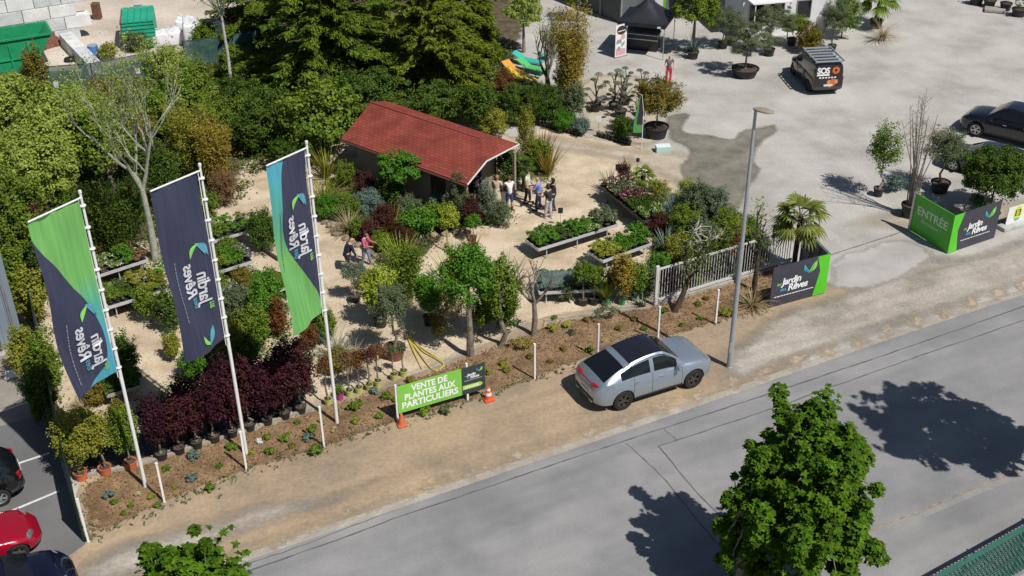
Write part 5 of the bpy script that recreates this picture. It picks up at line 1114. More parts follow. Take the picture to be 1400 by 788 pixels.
# near black car (nose in view) and the black one whose tail shows
nz = G(107, 797); c2 = Vector((nz.x, nz.y, 0)) - hv * 2.08
car('parked_car', 'dark navy car at the bottom left corner, only its bonnet in view', (c2.x + sd.x * 0.15, c2.y + sd.y * 0.15), h30, HATCH, paintm('navy_paint', (0.008, 0.009, 0.028), 0.3, 0.2), None, m_rims, 5, group='parked cars')
tw = G(4, 690); c3 = tw + sd * 0.75 - hv * 1.3     # tail points right: heading reversed, near rear wheel contact
car('parked_car', 'black car with a red tail light backed up to the fence, left edge', (c3.x, c3.y), h30 + PI, HATCH, paintm('black_paint', (0.010, 0.010, 0.013), 0.3, 0.2), None, m_rims, 5, group='parked cars')
# cars at the right edge
SUV2 = dict(SUVC); hs_ = math.radians(141); 
nose = G(1316, 192); hv2 = Vector((math.cos(hs_), math.sin(hs_), 0)); c4 = nose - hv2 * 2.3 + Vector((0.9 * -hv2.y * -1, 0, 0)) * 0
car('parked_car', 'near-black car with a chrome window line at the right edge of the yard', (c4.x + 0.7, c4.y + 1.7), hs_, SUV2, paintm('night_paint', (0.010, 0.011, 0.017), 0.3, 0.2), paintm('night_paint_roof', (0.012, 0.014, 0.03), 0.3, 0.2), m_rims, 5, group='parked cars')
night = bpy.context.scene.collection.objects[-1]
c5 = G(1346, 236); car('parked_car', 'dark blue car half hidden behind the round dark tree, right edge', (c5.x, c5.y), hs_, HATCH, paintm('blue_paint', (0.012, 0.022, 0.075), 0.3, 0.22), None, m_rims, 5, group='parked cars')
# the black van with roof rack
VAN = dict(L=4.3, W=1.82, H=1.82, r=0.33, ax=(1.35, -1.33), zbm=0.22, van=True,
    w=[(-2.15, 0.84), (-2.05, 0.88), (-1, 0.905), (1.2, 0.90), (1.7, 0.84), (2.0, 0.68), (2.15, 0.5)],
    zb=[(-2.15, 0.34), (-1.5, 0.24), (1.5, 0.24), (2.15, 0.3)], belt=[(-2.15, 1.02), (-1, 1.04), (0.9, 1.02), (1.4, 0.95), (1.9, 0.80), (2.15, 0.58)],
    crown=[(-2.15, 1.05), (0.9, 1.10), (1.4, 1.04), (1.85, 0.88), (2.15, 0.62)],
    glass=(-2.13, 1.3), cuts=(0.55, 0.0, 0.1), roof=[(-2.13, 1.78), (-1.9, 1.84), (-1, 1.87), (0, 1.86), (0.5, 1.76), (1.3, 1.08)], roofw=[(-2.13, 0.74), (0, 0.74), (0.5, 0.72), (1.3, 0.82)],
    ws=(0.5, 1.22), rf=(-2.1, 0.5), rw=(9, 10), sg=(0.0, 0.95), pill=[(0.02, 0.06)], mirror=0.9, handles=(0.2,),
    hl=(1.86, 0.66, 0.84, 0.2, 0.14), seams=(0.85, 0.0, -1.0), tl=(-2.10, 0.84, 0.98, 0.06, 0.06, 0.26, 0.0), plate=0.62, hm=m_trim, bump=mat('bumper_grey', (0.05, 0.052, 0.055), rough=0.5))
ra, rb = G(1109, 132), G(1151, 130.5); rm = (ra + rb) / 2; hvn = math.radians(96); hvv = Vector((math.cos(hvn), math.sin(hvn), 0)); cv = rm + hvv * 2.17
black_v = paintm('van_black', (0.012, 0.012, 0.016), 0.2, 0.25)
vn, _ = car('delivery_van', 'black van with a silver roof rack, white SOS lettering and orange discs on its tail', (cv.x, cv.y), hvn, VAN, black_v, None, mat('wheel_dark', (0.05, 0.05, 0.052), rough=0.5), 5, cat='van', flat=True)
mb = MB()
for s_ in (-1, 1): mb.box((-0.9, s_ * 0.78, 1.99), (2.4, 0.05, 0.07)); 
for k in range(6): mb.box((-2.0 + k * 0.44, 0, 1.96), (0.13, 1.5, 0.045))
for k in range(3):
    for s_ in (-1, 1): mb.box((-1.9 + k * 1.0, s_ * 0.74, 1.90), (0.06, 0.05, 0.14))
mb.build('roof_rack', mat('rack_alloy', (0.42, 0.46, 0.48), rough=0.4, metal=0.4), vn)
f = lambda x, y, l=0.0: Vector((-2.155 - l, -x, y))
mb = MB(); V, Fc = font_mesh('SOS', 0.50, 0.02, 0.9); W = max(p[0] for p in V); q = 0.72 / W
place2d(mb, V, Fc, lambda x, y: f(x * q - 0.70, y * 0.95 + 1.32), 0); put_poly(mb, [(-0.70, 1.18), (0.02, 1.18), (0.02, 1.28), (-0.70, 1.28)], f, 0)
for k in range(6): put_poly(mb, [(-0.55 + k * 0.17, 1.03), (-0.44 + k * 0.17, 1.03), (-0.44 + k * 0.17, 1.11), (-0.55 + k * 0.17, 1.11)], f, 0)
for (cx, cy, r, mi, l) in ((0.36, 1.48, 0.21, 1, 0), (0.36, 1.48, 0.08, 2, 0.003), (0.05, 0.80, 0.13, 3, 0), (0.25, 0.70, 0.15, 1, 0.002), (0.42, 0.82, 0.13, 3, 0), (0.24, 0.90, 0.10, 1, 0.004), (0.10, 0.58, 0.10, 3, 0.001)):
    put_poly(mb, [(cx + r * math.cos(t * PI / 9), cy + r * math.sin(t * PI / 9)) for t in range(18)], lambda x, y: f(x, y, l), mi)
mb.build('tail_graphics', [m_txt, mat('graphic_orange', (0.62, 0.15, 0.03), rough=0.35), m_trim, mat('graphic_amber', (0.68, 0.26, 0.10), rough=0.35)], vn)
mb = MB(); g_ = lambda x, y: Vector((x, 0.915, y))
for (cx, cy, r, mi) in ((0.7, 0.78, 0.16, 0), (0.45, 0.66, 0.13, 1), (-0.6, 0.8, 0.2, 2)): put_poly(mb, [(cx + r * math.cos(t * PI / 9), cy + r * math.sin(t * PI / 9)) for t in range(18)], g_, mi)
mb.build('side_graphics', [MATS['graphic_amber'], MATS['graphic_orange'], mat('graphic_maroon', (0.15, 0.02, 0.02), rough=0.35)], vn)

# ================================================================== PEOPLE
m_skin = mat('skin', (0.50, 0.29, 0.20), (0.56, 0.34, 0.24), 8, 0.55)
def skinmesh(name, nodes, edges, m, parent, sub=1, root_i=0):
    me = bpy.data.meshes.new(name); me.from_pydata([n_[0] for n_ in nodes], edges, []); o = link(name, me)
    md = o.modifiers.new('s', 'SKIN'); md.use_smooth_shade = True; sk = me.skin_vertices[0].data
    for i, n_ in enumerate(nodes): r = n_[1]; sk[i].radius = (r, r) if not isinstance(r, tuple) else r
    sk[root_i].use_root = True
    if sub: ms = o.modifiers.new('u', 'SUBSURF'); ms.levels = sub; ms.render_levels = sub
    dg = bpy.context.evaluated_depsgraph_get(); dg.update(); nm = bpy.data.meshes.new_from_object(o.evaluated_get(dg)); bpy.data.objects.remove(o)
    nm.materials.clear(); nm.materials.append(m); nm.polygons.foreach_set('use_smooth', [True] * len(nm.polygons)); nm.name = name
    return link(name, nm, parent)
def person(p, facing, label, top, bottom, hair, H=1.70, lean=0.0, armL=(0.1, 0.0), armR=(0.1, 0.0), stride=0.12, long_hair=False, sleeves='short', legs='long', bald=False, skirt=False, shoes=(0.03, 0.03, 0.03), holding=None, wide=1.0):
    """armL / armR = (forward swing of the upper arm, bend of the forearm) in radians"""
    b = G(*p) if not hasattr(p, 'x') else p; s = H / 1.70; r_ = empty('person', (b.x, b.y, 0.0), facing, label, 'person', None); r_.scale = (s * wide, s * wide, s)
    X = lambda f_, l_, z: (f_, l_, z)                                   # forward, left, up (facing +x)
    lz = lambda z: lean * max(0, z - 0.92)
    J = dict(pel=X(0, 0, 0.93), wai=X(lz(1.08), 0, 1.08), che=X(lz(1.28), 0, 1.28), nb=X(lz(1.42), 0, 1.43), hd=X(lz(1.56) + 0.03, 0, 1.55), ht=X(lz(1.66) + 0.02, 0, 1.64))
    nodes = []; edges = []; ix = {}
    def nd(k, pos, r, par=None):
        ix[k] = len(nodes); nodes.append((pos, r)); 
        if par is not None: edges.append((ix[par], ix[k]))
    nd('pel', J['pel'], (0.125, 0.085)); nd('wai', J['wai'], (0.11, 0.075), 'pel'); nd('che', J['che'], (0.125, 0.085), 'wai'); nd('nb', J['nb'], 0.06, 'che'); nd('nk', X(lz(1.49) + 0.01, 0, 1.49), 0.052, 'nb'); nd('hd', J['hd'], 0.085, 'nk'); nd('ht', J['ht'], 0.078, 'hd')
    for sgn, nm_, sx in ((1, 'L', stride), (-1, 'R', -stride)):
        nd('hip' + nm_, X(0.0, 0.09 * sgn, 0.86), 0.082, 'pel'); nd('kn' + nm_, X(sx * 0.5 + 0.03, 0.10 * sgn, 0.48), 0.062, 'hip' + nm_); nd('cf' + nm_, X(sx * 0.75 - 0.01, 0.10 * sgn, 0.32), 0.058, 'kn' + nm_); nd('an' + nm_, X(sx, 0.10 * sgn, 0.09), 0.040, 'cf' + nm_); nd('to' + nm_, X(sx + 0.15, 0.115 * sgn, 0.04), 0.038, 'an' + nm_)
    arm = {}
    for sgn, nm_, (sw, bd) in ((1, 'L', armL), (-1, 'R', armR)):
        sh = Vector(X(lz(1.38), 0.19 * sgn, 1.39)); ua = Vector((math.sin(sw) * 0.28, 0.055 * sgn, -math.cos(sw) * 0.28)); elb = sh + ua
        fa = sw + bd; fo = Vector((math.sin(fa) * 0.25, 0.01 * sgn - 0.05 * sgn * math.sin(bd), -math.cos(fa) * 0.25)); wr_ = elb + fo; hn = wr_ + fo.normalized() * 0.07
        nd('sh' + nm_, tuple(sh), 0.052, 'che'); nd('el' + nm_, tuple(elb), 0.043, 'sh' + nm_); nd('wr' + nm_, tuple(wr_), 0.028, 'el' + nm_); nd('pm' + nm_, tuple(hn), (0.036, 0.020), 'wr' + nm_)
        dv = fo.normalized(); latv = dv.cross(Vector((0, 1, 0)) * sgn); latv = latv.normalized() if latv.length > 0.1 else Vector((1, 0, 0))
        for fi in range(4):
            k_ = 'f%d%s' % (fi, nm_); base_ = hn + latv * (fi - 1.5) * 0.019 + dv * 0.025; ln_ = (0.07, 0.08, 0.075, 0.06)[fi]
            nd(k_, tuple(base_), 0.0095, 'pm' + nm_); nd(k_ + 'b', tuple(base_ + dv * ln_ * 0.6 + Vector((0, -0.006 * sgn, 0))), 0.008, k_); nd(k_ + 'c', tuple(base_ + dv * ln_ + Vector((0, -0.022 * sgn, 0))), 0.007, k_ + 'b')
        tb = hn - dv * 0.01 + latv * 0.03; nd('th' + nm_, tuple(tb), 0.011, 'pm' + nm_); nd('tt' + nm_, tuple(tb + dv * 0.045 + latv * 0.02), 0.009, 'th' + nm_); arm[nm_] = (sh, elb, wr_, hn)
    skinmesh('body', nodes, edges, m_skin, r_, 1, 0)
    # face: nose, ears, eyes
    hc = Vector(J['hd']) + Vector((0, 0, 0.03)); mb = MB()
    mb.tube([hc + Vector((0.085, 0, 0.02)), hc + Vector((0.115, 0, -0.02))], [0.008, 0.016], 6)
    for s_ in (-1, 1): mb.lathe([(0, 0.01), (0.02, 0), (0, -0.01)], hc + Vector((0.0, s_ * 0.088, 0.0)), 8, sx=0.9, sy=0.4)
    mb.build('nose_and_ears', m_skin, r_, smooth=True)
    mb = MB()
    for s_ in (-1, 1): mb.lathe([(0, 0.008), (0.011, 0), (0, -0.008)], hc + Vector((0.084, s_ * 0.033, 0.022)), 8)
    mb.box(hc + Vector((0.083, 0, -0.052)), (0.012, 0.045, 0.008)); mb.build('eyes_and_mouth', mat('eye_dark', (0.06, 0.02, 0.02), rough=0.4), r_)
    # clothes as sleeves over the body
    def cl(name, ks, rr, ed, m): 
        n_ = [(nodes[ix[k]][0] if isinstance(k, str) else k, r) for k, r in zip(ks, rr)]; return skinmesh(name, n_, ed, m, r_, 1, 0)
    mt_top = mat('cloth_%.2f_%.2f_%.2f' % top, top, tuple(min(1, c * 1.15) for c in top), 9, 0.85); mt_bot = mat('cloth_%.2f_%.2f_%.2f' % bottom, bottom, tuple(min(1, c * 1.2) for c in bottom), 9, 0.85)
    ks = [(0, 0, 0.80), 'pel', 'wai', 'che', 'nb']; rr = [(0.175, 0.135), (0.175, 0.13), (0.16, 0.122), (0.165, 0.128), 0.070]; ed = [(0, 1), (1, 2), (2, 3), (3, 4)]
    for nm_ in 'LR':
        i0 = len(ks); ks.append('sh' + nm_); rr.append(0.066); ed.append((3, i0))
        mid = tuple((Vector(nodes[ix['sh' + nm_]][0]) * 0.25 + Vector(nodes[ix['el' + nm_]][0]) * 0.75)); 
        if sleeves == 'short': ks.append(mid); rr.append(0.056); ed.append((i0, i0 + 1))
        elif sleeves == 'long': ks += ['el' + nm_, 'wr' + nm_]; rr += [0.056, 0.040]; ed += [(i0, i0 + 1), (i0 + 1, i0 + 2)]
    cl('jacket' if sleeves == 'long' else 'shirt', ks, rr, ed, mt_top)
    ks = [(0, 0, 1.04), 'hipL', 'hipR']; rr = [(0.155, 0.115), 0.108, 0.108]; ed = [(0, 1), (0, 2)]
    for j_, nm_ in enumerate('LR'):
        i0 = len(ks); 
        if legs == 'long': ks += ['kn' + nm_, 'an' + nm_]; rr += [0.078, 0.064]; ed += [(1 + j_, i0), (i0, i0 + 1)]
        else: ks += ['kn' + nm_]; rr += [0.09]; ed += [(1 + j_, i0)]
    cl('trousers' if legs == 'long' else 'shorts', ks, rr, ed, mt_bot)
    if skirt: MB().lathe([(0.16, 1.0), (0.21, 0.75), (0.27, 0.30), (0.25, 0.29)], (0, 0, 0), 18).build('skirt', mt_top, r_, smooth=True)
    ms = mat('shoe_%.2f' % shoes[0], shoes, rough=0.6); mb = MB()
    for nm_ in 'LR':
        a_ = Vector(nodes[ix['an' + nm_]][0]); mb.bevbox((a_.x + 0.06, a_.y, 0.045), (0.27, 0.10, 0.09), 0.03)
    mb.build('shoes', ms, r_, smooth=True)
    if not bald:
        mh = mat('hair_%.2f' % hair[0], hair, tuple(c * 1.5 for c in hair), 20, 0.7)
        mb = bmesh.new(); bmesh.ops.create_uvsphere(mb, u_segments=16, v_segments=10, radius=1)
        for v_ in mb.verts:
            co = v_.co; cut_ = co.x > 0.45 and co.z < 0.45
            k_ = 0.9 if cut_ else 1.0; low_ = co.z < -0.2
            v_.co = hc + Vector((-0.014 + co.x * 0.100 * (0.72 if cut_ else 1), co.y * 0.098 * k_, 0.03 + co.z * (0.108 if not (low_ and long_hair) else 0.24)))
        me = bpy.data.meshes.new('hair'); mb.to_mesh(me); mb.free(); me.materials.append(mh); me.polygons.foreach_set('use_smooth', [True] * len(me.polygons)); link('hair', me, r_)
    return r_, arm
person((476, 372), 0.5, 'elderly stooping person in a dark navy jacket on the garden path', (0.012, 0.016, 0.045), (0.02, 0.02, 0.03), (0.5, 0.48, 0.46), 1.60, 0.35, (0.2, 0.4), (0.1, 0.3), 0.06, sleeves='long', bald=True, wide=1.2)
person((501, 363), -0.4, 'person in a navy vest and pink sleeves carrying a green plant', (0.50, 0.11, 0.17), (0.16, 0.20, 0.28), (0.03, 0.02, 0.02), 1.66, 0.08, (0.25, 1.3), (0.25, 1.3), 0.15, True, 'long', shoes=(0.5, 0.5, 0.5))
b = G(501, 363); mv = empty('body_warmer', (b.x, b.y, 0), -0.4, 'navy body warmer worn over the pink sleeves', 'clothing')
ch = skinmesh('vest', [((0.01, 0, 0.98), (0.19, 0.14)), ((0.02, 0, 1.12), (0.18, 0.135)), ((0.03, 0, 1.30), (0.20, 0.145)), ((0.03, 0, 1.40), 0.10)], [(0, 1), (1, 2), (2, 3)], mat('vest_navy', (0.015, 0.016, 0.04), rough=0.7), None)
pw = [o for o in bpy.data.objects if o.name.startswith('person')][-1]; ch.parent = pw; bpy.data.objects.remove(mv)
person((697, 287), 1.9, 'person in a white T-shirt and blue jeans standing with their back turned', (0.74, 0.72, 0.76), (0.035, 0.06, 0.16), (0.08, 0.05, 0.03), 1.70, 0.05, (0.6, 1.2), (0.5, 1.0), 0.08)
person((721, 278), -0.3, 'person in a pale green short-sleeved shirt and dark trousers listening to the others', (0.52, 0.60, 0.48), (0.02, 0.022, 0.03), (0.04, 0.025, 0.02), 1.72, 0.0, (0.1, 0.6), (0.1, 0.3), 0.1)
person((736.5, 288), 2.9, 'balding person in a bright blue shirt and dark shorts', (0.19, 0.25, 0.58), (0.025, 0.03, 0.07), (0.5, 0.48, 0.46), 1.74, 0.05, (0.5, 1.2), (0.4, 1.1), 0.1, legs='long', bald=True)
b = G(732.5, 286); o = MB().bevbox((0, 0, 0.98), (0.34, 0.16, 0.34), 0.04).build('shoulder_bag', mat('bag_blue', (0.20, 0.40, 0.62), rough=0.6)); o.location = (b.x, b.y - 0.05, 0); tag(o, 'light blue bag carried at the hip of the person in blue', 'bag')
person((756, 290), 3.3, 'dark-haired person in black partly behind the one in grey trousers', (0.02, 0.018, 0.022), (0.03, 0.03, 0.04), (0.02, 0.012, 0.01), 1.72, 0.0, (0.2, 0.9), (0.5, 1.2), 0.1, True, 'long')
person((750, 299), 2.4, 'person in a black top and light grey trousers nearest the camera', (0.025, 0.028, 0.045), (0.46, 0.44, 0.48), (0.03, 0.02, 0.015), 1.74, 0.03, (0.3, 1.2), (0.3, 1.1), 0.08, True, shoes=(0.5, 0.48, 0.46))
person((680, 283), 1.2, 'person in a long cream dress beside the white T-shirt', (0.52, 0.45, 0.35), (0.45, 0.40, 0.31), (0.25, 0.15, 0.08), 1.62, 0.0, (0.1, 0.4), (0.1, 0.3), 0.04, True, 'long', skirt=True)
person((652, 277), 1.4, 'person in dark purple standing under the chalet porch', (0.045, 0.03, 0.06), (0.03, 0.028, 0.035), (0.15, 0.12, 0.10), 1.66, 0.0, (0.2, 0.6), (0.1, 0.5), 0.06, False, 'long')
person((913.5, 113), -1.5, 'bald person in a grey shirt and bright red trousers crossing the yard', (0.14, 0.11, 0.13), (0.60, 0.03, 0.07), (0.5, 0.4, 0.35), 1.72, 0.05, (0.1, 0.7), (0.1, 0.6), 0.10, bald=True)
# ================================================================== VEGETATION
lf = leafmat
M_ = dict(
 maple=lf('leaf_maple', (0.010, 0.038, 0.003), (0.115, 0.225, 0.012), 0.24), mid=lf('leaf_mid', (0.045, 0.09, 0.010), (0.20, 0.29, 0.035)),
 dark=lf('leaf_dark', (0.018, 0.048, 0.007), (0.11, 0.18, 0.026)), light=lf('leaf_light', (0.12, 0.19, 0.022), (0.40, 0.48, 0.10), 0.28),
 lime=lf('leaf_lime', (0.16, 0.22, 0.02), (0.42, 0.50, 0.06), 0.25), yel=lf('leaf_yellow_green', (0.12, 0.15, 0.018), (0.34, 0.34, 0.05), 0.25),
 olive=lf('leaf_olive', (0.06, 0.085, 0.035), (0.19, 0.23, 0.12)), grey=lf('leaf_grey_green', (0.09, 0.12, 0.075), (0.24, 0.29, 0.20)),
 bright=lf('leaf_bright', (0.03, 0.10, 0.010), (0.13, 0.30, 0.030), 0.25), cedar=lf('needle_cedar', (0.028, 0.065, 0.008), (0.18, 0.27, 0.028), 0.2),
 cedar2=lf('needle_golden', (0.04, 0.075, 0.008), (0.23, 0.28, 0.028), 0.2), purple=lf('leaf_purple', (0.022, 0.008, 0.010), (0.10, 0.028, 0.032), 0.2), purple2=lf('leaf_purple_dark', (0.015, 0.006, 0.010), (0.07, 0.018, 0.03), 0.2), palm=lf('leaf_palm', (0.05, 0.085, 0.012), (0.28, 0.30, 0.07), 0.2),
 bronze=lf('leaf_bronze', (0.06, 0.03, 0.012), (0.26, 0.11, 0.035)), golden=lf('leaf_golden', (0.16, 0.12, 0.02), (0.42, 0.33, 0.06), 0.25),
 autumn=lf('leaf_autumn', (0.07, 0.07, 0.012), (0.28, 0.22, 0.04), 0.2), rust=lf('leaf_rust', (0.10, 0.055, 0.025), (0.30, 0.18, 0.09), 0.2),
 wine=lf('leaf_wine', (0.03, 0.012, 0.012), (0.13, 0.05, 0.04)), blue=lf('leaf_blue', (0.06, 0.11, 0.09), (0.20, 0.28, 0.24)),
 pink=lf('petal_pink', (0.42, 0.10, 0.22), (0.70, 0.35, 0.50)), white=lf('petal_white', (0.6, 0.6, 0.56), (0.8, 0.8, 0.78)), red=lf('petal_red', (0.40, 0.02, 0.03), (0.60, 0.10, 0.08)),
 straw=lf('leaf_straw', (0.26, 0.20, 0.10), (0.50, 0.42, 0.24)))
m_bark = mat('bark_grey', (0.13, 0.11, 0.085), (0.28, 0.245, 0.20), 6, 0.9, 0.8, fine=(18, 0.25)); m_barkd = mat('bark_dark', (0.035, 0.026, 0.02), (0.09, 0.07, 0.055), 6, 0.95, 0.8, fine=(18, 0.3))
m_barkp = mat('bark_pale', (0.36, 0.33, 0.28), (0.55, 0.52, 0.45), 5, 0.85, 0.6, fine=(14, 0.2)); m_barkb = mat('bark_birch', (0.50, 0.48, 0.43), (0.20, 0.19, 0.17), 5, 0.8, 0.4, lo=0.5, hi=0.7)
m_barkg = mat('bark_lichen', (0.24, 0.25, 0.19), (0.42, 0.43, 0.35), 4, 0.9, 0.6, fine=(14, 0.2)); m_cane = mat('cane_yellow', (0.30, 0.22, 0.06), (0.48, 0.38, 0.14), 6, 0.6)
P_BLK = mat('pot_black', (0.018, 0.018, 0.020), (0.035, 0.034, 0.034), 5, 0.55); P_TER = mat('pot_terracotta', (0.50, 0.12, 0.05), (0.60, 0.17, 0.08), 5, 0.7); P_GRN = mat('pot_green', (0.03, 0.28, 0.08), rough=0.45); P_BRN = mat('pot_brown', (0.16, 0.06, 0.045), (0.22, 0.09, 0.06), 5, 0.6)
P_LIM = mat('pot_lime', (0.45, 0.48, 0.12), (0.52, 0.55, 0.18), 5, 0.5); P_MAG = mat('pot_magenta', (0.50, 0.05, 0.25), rough=0.5); P_AQU = mat('pot_aqua', (0.15, 0.38, 0.32), rough=0.5)
m_soil = mat('potting_soil', (0.05, 0.035, 0.025), (0.11, 0.08, 0.055), 12, 0.95, 0.6)
rs = lambda n: RNG.normal(size=n)
def unit(v): return v / (np.linalg.norm(v, axis=1, keepdims=True) + 1e-9)
def clump_crown(c, R, ncl, nleaf, cr=0.33, hollow=0.45, bottom=-0.75, flat=0.75, fill=0.12, wild=1.0):
    """leaf centres and normals of an uneven crown: lobed outline, clumps, shoots that stick out, gaps between"""
    c = np.array(c, float); R = np.array(R, float)
    K = unit(RNG.normal(size=(7, 3))); am = RNG.uniform(0.06, 0.20, 7) * wild * np.where(RNG.random(7) < 0.5, -1, 1); pw = RNG.integers(2, 6, 7)
    def lobe(d): 
        f = np.ones(len(d))
        for k_, a_, p_ in zip(K, am, pw): f += a_ * np.clip(d @ k_, 0, 1) ** p_
        return f
    d = unit(RNG.normal(size=(ncl * 3, 3))); d = d[d[:, 2] > bottom][:ncl]
    rad = (hollow + (1 - hollow) * RNG.random(len(d)) ** 0.5) * RNG.uniform(0.80, 1.06, len(d)) * lobe(d)
    cc = d * rad[:, None]; rr = cr * RNG.uniform(0.45, 1.3, len(cc))
    ns = max(3, len(cc) // 7); si = RNG.choice(len(cc), ns, replace=False); cc[si] *= RNG.uniform(1.02, 1.22 if wild == 1.0 else 1.07, (ns, 1)); cc[si, 2] += RNG.uniform(0, 0.18 if wild == 1.0 else 0.03, ns); rr[si] *= 0.6
    wt = rr ** 1.6; wt /= wt.sum(); k = RNG.choice(len(cc), nleaf, p=wt)
    o = unit(rs((nleaf, 3))) * (RNG.random(nleaf) ** 0.45)[:, None]; o[:, 2] *= flat
    P = cc[k] + o * rr[k][:, None]; N = unit(unit(o) * 0.8 + unit(cc[k] + 1e-6) * 0.35 + np.array([0, 0, 0.55]) + rs((nleaf, 3)) * 0.45)
    m_ = RNG.random(nleaf) < fill; nf = int(m_.sum()); df = unit(rs((nf, 3))); df[:, 2] = np.where(df[:, 2] < bottom, -df[:, 2], df[:, 2])
    P[m_] = df * ((0.35 + 0.55 * RNG.random(nf) ** 0.7) * lobe(df))[:, None]; N[m_] = unit(df * 0.6 + [0, 0, 0.5] + rs((nf, 3)) * 0.5)
    return c + P * R, N, c + cc * R
def limbs(mb, pts, base, fork, r0, n=9, mi=0):
    idx = RNG.choice(len(pts), min(n, len(pts)), replace=False)
    for i in idx:
        e = Vector(pts[i]); f = Vector(base).lerp(Vector(fork), random.uniform(0.55, 1.0)); m_ = f.lerp(e, 0.5) + Vector((random.uniform(-.1, .1), random.uniform(-.1, .1), random.uniform(0, .15))) * (e - f).length
        mb.tube([f, m_, e], [r0 * 0.5, r0 * 0.3, r0 * 0.1], 6)
def pot(parent, r, h, m, n=20):
    po = MB().lathe([(r * 0.78, 0), (r * 0.96, h * 0.86), (r * 1.05, h * 0.88), (r * 1.05, h), (r * 0.97, h), (r * 0.94, h * 0.90)], (0, 0, 0), n).build('pot', m, parent, smooth=True)
    MB().lathe([(r * 0.945, h * 0.895), (r * 0.5, h * 0.93), (0.0, h * 0.93)], (0, 0, 0), n).build('soil', m_soil, po, smooth=True); return po
def blades(name, n, L, wd, mat_, parent, z0=0.0, spread=1.0, droop=0.6, up=0.25, seg=4, c=(0, 0), r0=0.05):
    az = RNG.random(n) * 2 * PI; el = np.clip(RNG.random(n) ** (0.8), 0, 1) * spread * 1.3 + up * 0.2
    Ls = L * RNG.uniform(0.65, 1.1, n); V = []; F_ = []
    t = np.linspace(0, 1, seg + 1)
    verts = np.zeros((n, (seg + 1) * 2, 3))
    rad = np.stack([np.cos(az), np.sin(az)], 1); per = np.stack([-np.sin(az), np.cos(az)], 1)
    for s_ in range(seg + 1):
        th = el + droop * t[s_] * (0.4 + el) ; 
        if s_ == 0: x = np.zeros(n) + r0; z = np.zeros(n) + z0
        else:
            x = x + np.sin(th) * Ls / seg; z = z + np.cos(th) * Ls / seg
        w_ = wd * (1 - t[s_] ** 2.2) * 0.5 + 0.001
        cxy = np.array(c) + rad * x[:, None]
        verts[:, 2 * s_, :2] = cxy + per * w_; verts[:, 2 * s_ + 1, :2] = cxy - per * w_; verts[:, 2 * s_, 2] = z; verts[:, 2 * s_ + 1, 2] = z
    F_ = [(i * (seg + 1) * 2 + 2 * k, i * (seg + 1) * 2 + 2 * k + 1, i * (seg + 1) * 2 + 2 * k + 3, i * (seg + 1) * 2 + 2 * k + 2) for i in range(n) for k in range(seg)]
    me = bpy.data.meshes.new(name); me.from_pydata(verts.reshape(-1, 3).tolist(), [], F_); me.materials.append(mat_); me.update(); return link(name, me, parent)
def branchy(mb, p, d, L, r, depth, tips, spread=0.5, up=0.15, n=3, sh=0.72, curl=0.25):
    pts = [p]; q = p; dd = d.copy(); k = 4
    for i in range(k):
        dd = (dd + Vector((random.gauss(0, curl), random.gauss(0, curl), random.gauss(0, curl * .6) + up * 0.3)) * 0.5).normalized(); q = q + dd * L / k; pts.append(q)
    mb.tube(pts, [r * (1 - 0.45 * i / k) for i in range(k + 1)], 6 if depth > 1 else 4, cap=False)
    if depth == 0: tips.append((q, dd)); return
    for i in range(n + random.randint(-1, 1) if n > 2 else n):
        t = random.uniform(0.45, 1.0); b_ = pts[min(k, int(t * k))]; a = Vector((random.gauss(0, 1), random.gauss(0, 1), random.gauss(0, 0.5))); nd = (dd + a.normalized() * spread + Vector((0, 0, up))).normalized()
        branchy(mb, b_, nd, L * sh * random.uniform(0.8, 1.1), r * 0.55, depth - 1, tips, spread, up, n, sh, curl)
    tips.append((q, dd))
def frond_palm(root, zc, n, L, mat_, droopy=True, nseg=14):
    """fan fronds on petioles: young ones upright, old ones hanging; each fan pleated into drooping fingers"""
    V = []; Fc = []; stems = MB()
    for i in range(n):
        az = 2 * PI * i * 0.618 + random.uniform(-.25, .25); el = -0.55 + 1.75 * (i / n) ** 0.85 + random.uniform(-.12, .12); pl = L * random.uniform(0.42, 0.58)
        d = Vector((math.cos(az) * math.cos(el), math.sin(az) * math.cos(el), math.sin(el))); e = Vector((0, 0, zc)) + d * pl - Vector((0, 0, 0.06 * L)); stems.tube([(0, 0, zc), tuple(Vector((0, 0, zc)) + d * pl * 0.5 + Vector((0, 0, 0.03))), tuple(e)], [0.022, 0.016, 0.012], 4, cap=False)
        side = d.cross(Vector((0, 0, 1))); side = side.normalized() if side.length > 0.05 else Vector((1, 0, 0)); upv = side.cross(d).normalized(); d2 = (d - Vector((0, 0, 0.25))).normalized()
        for k in range(nseg):
            a = -1.45 + 2.9 * k / (nseg - 1); sd_ = (d2 * math.cos(a) + side * math.sin(a)).normalized(); Ls = L * 0.60 * random.uniform(0.88, 1.05) * (0.72 + 0.28 * math.cos(a)); wd = 0.034 * L
            pr = sd_.cross(upv); pr = pr.normalized() * wd; m1 = e + sd_ * Ls * 0.45 - Vector((0, 0, 0.03 * L)); m2 = e + sd_ * Ls * 0.75 - Vector((0, 0, 0.11 * L)); tip = e + sd_ * Ls * 0.95 - Vector((0, 0, random.uniform(0.22, 0.34) * L * 0.8)); n0 = len(V)
            V += [e + pr * 0.25, e - pr * 0.25, m1 - pr, m1 + pr, m2 - pr * 0.75, m2 + pr * 0.75, tip]; Fc += [(n0, n0 + 1, n0 + 2, n0 + 3), (n0 + 3, n0 + 2, n0 + 4, n0 + 5), (n0 + 5, n0 + 4, n0 + 6)]
    MB().add(V, Fc).build('fronds', mat_, root); stems.build('petioles', m_barkd, root)

